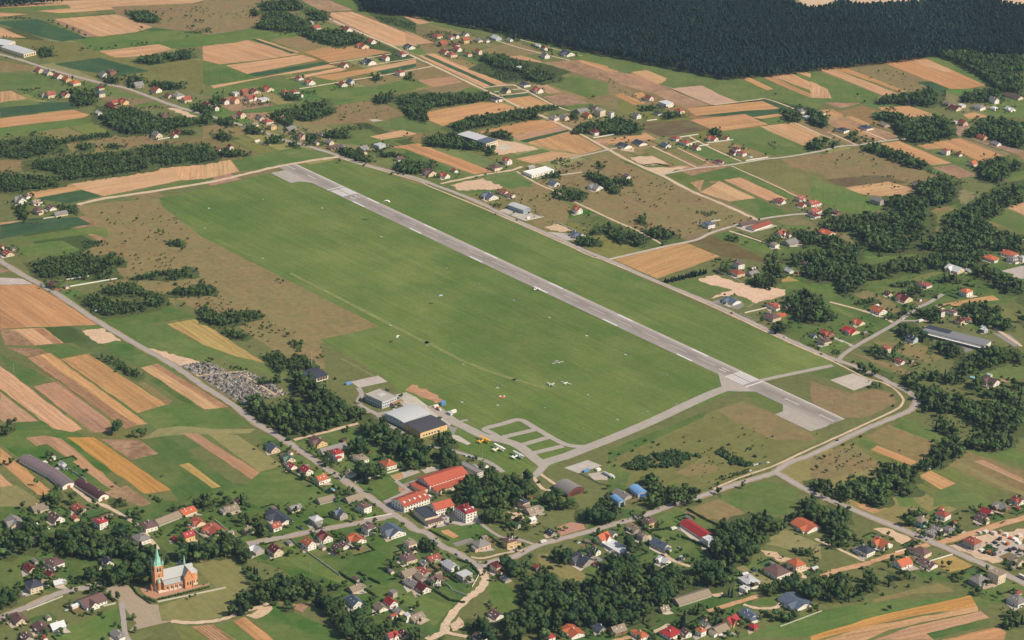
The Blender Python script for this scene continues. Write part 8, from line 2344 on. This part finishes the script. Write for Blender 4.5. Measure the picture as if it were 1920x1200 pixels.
# clipped hedges and the row of small round trees along the churchyard
def row_shrubs(t, a, b_, n, h, label, grp):
    for i in range(n):
        f = i / (n - 1)
        p = tile(t, a[0] + (b_[0] - a[0]) * f, a[1] + (b_[1] - a[1]) * f)
        g = G(*p)
        o = newobj('clipped_shrub', ST[random.randrange(NV)][1], None, (g.x, g.y, .36), random.uniform(0, 6))
        o.scale = (h * .85, h * .85, h)
        tag(o, label, 'shrub', grp)
row_shrubs('40', (1300, 815), (1395, 862), 6, 2.4, 'small round shrub lining the square before the church', 'shrubs along the church square')
row_shrubs('40', (1440, 838), (1880, 732), 17, 2.3, 'small round shrub in the row along the churchyard side', 'shrubs along the churchyard')
def hedge(t, pts, h, wd, label):
    P = [G(*tile(t, x, y)) for x, y in pts]
    V = []
    for a, b_ in zip(P, P[1:]):
        L = (b_ - a).length
        for i in range(int(L / 1.1)):
            p = a.lerp(b_, i * 1.1 / L)
            V.append((p.x, p.y, h * random.uniform(.85, 1.1), wd / h * random.uniform(.9, 1.1), random.uniform(0, 6), random.randrange(NV), random.uniform(.7, 1)))
    o = mass('hedge', 's', np.array(V), [LEAF])
    tag(o, label, 'hedge', 'clipped garden hedges')
hedge('41', [(1230, 600), (1400, 705)], 2.6, 2.0, 'dark clipped hedge continuing the concrete garden wall')
hedge('41', [(1400, 600), (1600, 700)], 2.6, 2.4, 'dark double hedge beside the vegetable beds')
hedge('41', [(1410, 715), (1560, 810)], 2.6, 2.2, 'dark hedge running down to the red roofed shed')
hedge('42', [(230, 540), (350, 610), (480, 690)], 2.6, 2.4, 'thick hedge behind the brick wall')
hedge('42', [(470, 480), (590, 520), (665, 610)], 2.4, 2.2, 'curved hedge inside the road bend')
hedge('42', [(250, 750), (400, 845), (545, 870)], 2.4, 2.2, 'low hedge beside the drive to the bend')
hedge('43', [(380, 225), (560, 200)], 3.0, 2.4, 'square hedge beside the yellow cube house')
hedge('43', [(630, 265), (760, 310), (940, 400)], 2.8, 2.4, 'long hedge in front of the red roofed hall')
hedge('42', [(225, 220), (400, 310)], 2.0, 2.0, 'hedge along the school lawn')
hedge('40', [(1175, 700), (1235, 790), (1360, 880)], 1.8, 1.6, 'hedge edging the tan cobbled square')
hedge('40', [(880, 780), (960, 800), (1030, 860)], 2.0, 1.8, 'hedge round the vicarage garden')
hedge('43', [(720, 30), (900, 130), (1010, 180)], 2.4, 2.2, 'dark hedge edging the tan meadow')
hedge('43', [(200, 60), (320, 200), (400, 250)], 2.0, 1.6, 'hedge in front of the yellow cube house')
hedge('31', [(745, 870), (1000, 1000), (1080, 1050)], 1.8, 1.6, 'boundary hedge below the roadside houses')
hedge('13', [(330, 385), (440, 372), (550, 395)], 1.8, 2.0, 'low hedge across the sandy crossroad plot')

SHM = [('grey', 'g'), ('weathered tan', 't'), ('brown', 'b'), ('pale metal', 'w'), ('brick red', 'r'), ('weathered tan', 't'), ('grey', 'g')]
for gi, (P, fy) in enumerate(GARD):
    if random.random() < .75:
        e = (P[1] - P[0]).normalized()
        q = P[3].lerp(P[0], random.uniform(.1, .5)) + e * random.uniform(2, 5)
        if not in_house(q.x, q.y, 4) and np.min((MP[:, 0] - q.x) ** 2 + (MP[:, 1] - q.y) ** 2) > 90:
            wn, wk = SHM[random.randrange(7)]
            an = math.atan2(e.y, e.x) + (math.pi / 2 if random.random() < .4 else 0)
            L, W_ = random.uniform(5, 8.5), random.uniform(3.6, 5)
            root = newobj('shed', None, None, (q.x, q.y, .45), an)
            mb = MB(); gable_walls(mb, L, W_, 2.3, 3.5)
            wl = random.choice('gkwc')
            mb.build('wall', WALL[wl][0], root)
            mb = MB(); gable_roof(mb, L, W_, 2.3, 3.5, .35, .16)
            mb.build('roof', ROOF[wk][0], root)
            window(root, L * .15, -W_ / 2 - .03, .95, 1.6, 2.0, True, 'door', DOORME)
            p_ = PX((q.x, q.y, 0))
            later(root, '%s garden shed with %s gabled roof' % (WALL[wl][1], wn), (float(p_[0]), float(p_[1])), 'shed', 'small sheds')
    if gi % 2 == 0:
        V = []
        for a, b_ in ((P[1], P[2]), (P[2], P[3])):
            L = (b_ - a).length
            for i in range(int(L / 1.2)):
                p = a.lerp(b_, i * 1.2 / L)
                if not in_house(p.x, p.y, .5) and np.min((MP[:, 0] - p.x) ** 2 + (MP[:, 1] - p.y) ** 2) > 14:
                    V.append((p.x, p.y, random.uniform(1.5, 2.3), .75, random.uniform(0, 6), random.randrange(NV), random.uniform(.7, 1)))
        if len(V) > 5:
            o = mass('hedge', 's', np.array(V), [LEAF])
            m_ = P[2].lerp(P[1], .3)
            q_ = PX((m_.x, m_.y, 0))
            later(o, 'low dark corner hedge round a garden plot', (float(q_[0]), float(q_[1])), 'hedge', 'clipped garden hedges')
# vegetable rows and swaths: light soil lines on the cropped strips
def furrows(t, quad, n, wd, label, c):
    a, b_, c_, d = [G(*tile(t, x, y)) for x, y in quad]
    V, F = [], []
    for i in range(n):
        f = (i + .5) / n
        p, q = a.lerp(d, f), b_.lerp(c_, f)
        s_ = (q - p).normalized()
        nn = Vector((-s_.y, s_.x, 0)) * wd / 2
        k = len(V)
        V += [tuple(p + nn), tuple(p - nn), tuple(q - nn), tuple(q + nn)]
        F.append((k, k + 1, k + 2, k + 3))
    me = bpy.data.meshes.new('furrow_strip')
    me.from_pydata([(x, y, 0) for x, y, _ in V], [], F)
    me.materials.append(ML['bare'])
    o = newobj('furrow_strip', me, None, (0, 0, .198))
    o.color = obs(c)
    tag(o, label, 'furrows', kind='structure')
furrows('40', [(1722, 1082), (1890, 1210), (2130, 1200), (1925, 1062)], 7, 1.6, 'brown furrows between the ripe rows below the churchyard', (150, 108, 74))
furrows('20', [(380, 745), (560, 880), (480, 885), (300, 750)], 6, 1.0, 'dark furrow lines in the small stubble plot', (170, 124, 90))
furrows('30', [(1430, -85), (2060, 298), (1985, 312), (1360, -70)], 4, 1.4, 'reddish furrow lines of the strip by the cemetery road', (150, 100, 78))
furrows('30', [(300, -20), (1180, 470), (1240, 462), (430, -60)], 3, 1.6, 'dark tracks along the golden strip', (150, 112, 74))

# ---------------------------------------------------------------- haze
hz = MB()
hz.box(-15000, -5900, -1.0, 15000, 25000, CAMH + 40)
hm = bpy.data.materials.new('haze_mat')
hm.use_nodes = True
n = hm.node_tree.nodes
n.remove(n['Principled BSDF'])
pv = n.new('ShaderNodeVolumePrincipled')
pv.inputs['Color'].default_value = (.52, .76, 1, 1)
pv.inputs['Density'].default_value = HAZE = 2.8e-5
pv.inputs['Anisotropy'].default_value = 0.2
hm.node_tree.links.new(pv.outputs[0], n['Material Output'].inputs['Volume'])
ho = hz.build('haze', hm)
tag(ho, 'thin pale summer haze over the whole landscape', 'haze', kind='stuff')
S.cycles.volume_bounces = 0
S.cycles.max_bounces = 5
S.cycles.diffuse_bounces = 3
S.cycles.glossy_bounces = 2
S.cycles.transmission_bounces = 2

# ---------------------------------------------------------------- labels that single things out
ZONES = """45 85 beside the far white halls
115 150 under the straight far road
85 182 left of the far hedge clump
215 197 above the small far wood
300 185 where the far road meets trees
290 258 on the mown plot in brown scrub
425 200 at the left of the far hamlet
480 185 in the far red roofed hamlet
480 230 by the tree lined far road
590 155 by the lane through stubble strips
660 120 below the far stubble strips
690 85 near the far dirt fork
620 52 in the far scrub wood
760 88 at the bend of the stubble lane
830 80 at the left of the forest hamlet
875 75 in the hamlet below the forest
940 75 at the meadow under the forest
1055 102 on the lane under the forest edge
1000 138 in the green scrub patch
950 178 between two stubble lanes
1060 217 at the start of the far plots
1115 212 behind the far roadside thicket
1240 200 left of the pinkish field
1190 212 above the brown meadow plots
1170 272 on the sandy crossroad plots
1275 265 in the gardens above the crossroad
1390 285 at the crossroad with hedges
1510 215 by the far track's tree clump
1600 250 along the far cross road
1790 200 under the far dark wood
1875 195 at the right edge under woods
1800 285 in the orange field at right
1850 258 at the far right orchard
1715 345 by the dark wood in brown meadow
1640 375 by the lone wood edge barn
1500 380 around the lane below green strips
1420 425 by the long red roofed sheds
1480 445 behind the long red sheds
1540 440 in the wood right of red sheds
590 260 on the road beyond the runway end
670 275 in the crowded yard by the road
425 278 left of the runway end
810 325 opposite the runway's far end
930 310 below the grey warehouse
945 367 above the metal hall
1045 345 near the white flat hall
1110 355 between the brown thickets
1080 393 in the open brown meadow
1080 440 by the sandy building plot
1325 422 alone at the cross road
85 390 in the farmyard by the field road
10 475 at the left edge by the road
100 535 at the roadside thicket
1385 505 above the sandy pit
1375 565 on the plot below the sandy pit
1450 580 by the orange court
1545 630 at the main road junction
1610 610 in gardens left of the crossroads
1650 580 above the crossroads
1700 555 beyond the crossroads
1660 655 below the crossroads
1705 635 left of the commercial building
1780 595 behind the commercial building
1790 505 in the upper right woods
1810 545 by the narrow orange strip
1880 485 at the upper right edge
110 870 beside the purple grey barns
510 840 where the village road leaves the wood
560 880 left of the village road
620 850 right of the village road
680 860 in gardens below the wood
735 875 above the schoolyard
620 935 at the lower village road
890 880 behind the sports hall
995 940 in trees below the hangar drive
1170 940 beside the blue sheds
1865 720 in the right hand woods
1890 945 at the right edge meadows
25 985 at the lower left edge
100 980 in the village left of the lane
190 985 above the lower left wood
280 990 on the lane above the church
345 985 in the farmyard behind the church
370 1000 right above the church wood
95 1050 in gardens left of the church
65 1095 by the bend of the church road
35 1165 at the bottom left corner
165 1130 between church road and square
215 1085 in the wood left of the church
300 1120 round the church
430 970 above the street's left end
480 985 behind the street's left houses
540 970 above the village street
490 1030 at the street's lower left end
610 975 in gardens above the street
585 1030 below the village street
660 1010 below the street's middle
640 960 above the street's right half
730 1000 at the street's right end
690 1050 on the long garden lane
770 1030 left of the school road
780 1080 in the farmyards above the bend
840 1065 inside the road bend
660 1120 by the lower wooded valley
735 1145 below the hedged lawn
600 1130 in the wooded valley
740 1195 at the bottom edge left of the lane
860 1140 along the sandy lane below the bend
930 1065 right of the road bend
890 1020 below the school lawn
960 1020 below the schoolhouse
985 965 right of the school
1030 1000 at the round paved place
1080 1060 by the dark complex right of roadworks
1125 1015 above the dark complex
1190 995 at the roadside wood
1230 1000 by the right hand roadside
1290 985 beside the long red hall
1240 1050 in the clearing of the big wood
1120 1110 in the big lower wood
1085 1185 at the bottom edge below the wood
1160 1180 at the bottom lane
1260 1185 at the bottom edge by gardens
1300 1130 below the long grey barn
1380 1150 at the lower cross lane
1405 1100 in the clearing above the lane
1450 1150 at the curved drive
1480 1070 by the sandy building site
1515 990 on the slope above the wood
1400 1010 in the stream side wood
1560 960 in the trees under the open road
1640 1030 left of the dirt crossroads
1690 1060 on the plot below dirt road
1745 985 above the dirt crossroads
1770 1010 in the yard at the crossroads
1860 970 at the upper right plots
1830 1020 in the builders yard
1890 1045 at the yard's right end
1850 1090 on the lawn below the yard
1905 1140 at the right edge below the yard
1560 1110 in the scrub by dirt road
1700 880 in the belt under the curved road
1780 790 in the thicket right of the curve
1650 860 on the meadow inside the fork
600 760 in the wood by the cemetery
790 850 by the ochre hangar
1220 900 by the roadside thicket
1300 830 on the meadow under the stopway
1000 560 on the airfield
1080 700 on the near airfield
1500 740 at the near runway end
1250 790 along the near taxiway
580 330 at the far runway end
360 440 on the brown airfield edge
430 620 left of the airfield
250 560 in the young thickets at left
60 560 on the broad stripes at left
150 720 on the long strips at left
330 720 by the cemetery
130 860 on the strips above the barns
330 880 on the fields beside the village
560 960 above the village gardens
420 1110 below the churchyard
1700 1150 on the curved strips lower right
1450 350 on the strips inside the crossroads
1250 400 on the wide brown meadow
1230 485 at the corner of the main road
1650 350 on the wide brown field
1700 140 on the slope below the forest
1400 190 on the slope under the forest tip
1150 160 on the long brown strips
1000 240 round the grey warehouse
850 210 above the grey warehouse
700 200 below the stubble lane
450 110 on the broad far stubble
150 50 at the far top left
150 110 above the straight far road
150 240 left of the far wood
300 330 along the top of the airfield
120 420 at the farmyard field corner
1850 400 among the right hand woods""".split('\n')
ZP = np.array([[float(v) for v in z.split()[:2]] for z in ZONES])
ZW = [' '.join(z.split()[2:]) for z in ZONES]
ORD = ['', 'second', 'third', 'fourth', 'fifth', 'sixth', 'seventh', 'eighth', 'ninth', 'tenth']
def zone(px):
    d = ((ZP - np.array(px)) ** 2 * np.array([1, 2.0])).sum(1)
    return ZW[int(np.argmin(d))]
# houses: garden clues make them easier to point at
buck = {}
for o, desc, px in PENDING:
    z = '' if 'own' in o and 'in ' not in desc and 'parked' not in desc else zone(px)
    if 'own' in o:
        z = ''
        del o['own']
    buck.setdefault((desc, z), []).append((px, o))
for (desc, z), L in buck.items():
    L.sort(key=lambda e: e[0][0])
    n = len(L)
    for i, (px, o) in enumerate(L):
        if n == 1:
            lab = '%s %s' % (desc, z)
        elif n == 2:
            lab = '%s, %s of two, %s' % (desc, ('left', 'right')[i], z)
        else:
            w_ = 'leftmost' if i == 0 else 'rightmost' if i == n - 1 else (ORD[i] if i < 10 else 'number %d' % (i + 1)) + ' from left'
            lab = '%s, %s, %s' % (desc, w_, z)
        lab = lab.strip().rstrip(',')
        ws = lab.split()
        o['label'] = ' '.join(ws[:16])
def plant_labels(SEL, noun, grp):
    buck = {}
    for o, r_ in SEL:
        buck.setdefault(zone((r_[4], r_[5])), []).append((r_, o))
    for z, L in buck.items():
        free = list(L)
        def take(key, words):
            if not free:
                return
            e = max(free, key=key)
            free.remove(e)
            e[1]['label'] = '%s %s, %s' % (words, noun, z)
        if len(L) == 1:
            free[0][1]['label'] = 'lone dark %s %s' % (noun, z)
            free = []
        else:
            take(lambda e: e[0][2], 'tallest')
            take(lambda e: -e[0][4], 'leftmost')
            take(lambda e: e[0][4], 'rightmost')
            take(lambda e: e[0][5], 'lowest')
            take(lambda e: -e[0][5], 'uppermost')
            take(lambda e: -e[0][2], 'smallest')
        free.sort(key=lambda e: e[0][4])
        if len(free) <= 9:
            for i, e in enumerate(free):
                e[1]['label'] = 'middling %s, %s from left, %s' % (noun, ORD[i] if i else 'first', z)
        else:
            for e in free:
                e[1]['label'] = 'dark leafy %s amid the group %s' % (noun, z)
        for r_, o in L:
            o['category'] = noun.split()[-1]
            o['group'] = grp
plant_labels(TSEL, 'broadleaf tree', 'broadleaf trees of the near woods and gardens')
plant_labels(CSEL, 'spruce tree', 'pointed spruces of the near woods and gardens')
plant_labels(SSEL, 'shrub', 'low shrubs of the meadows and gardens')
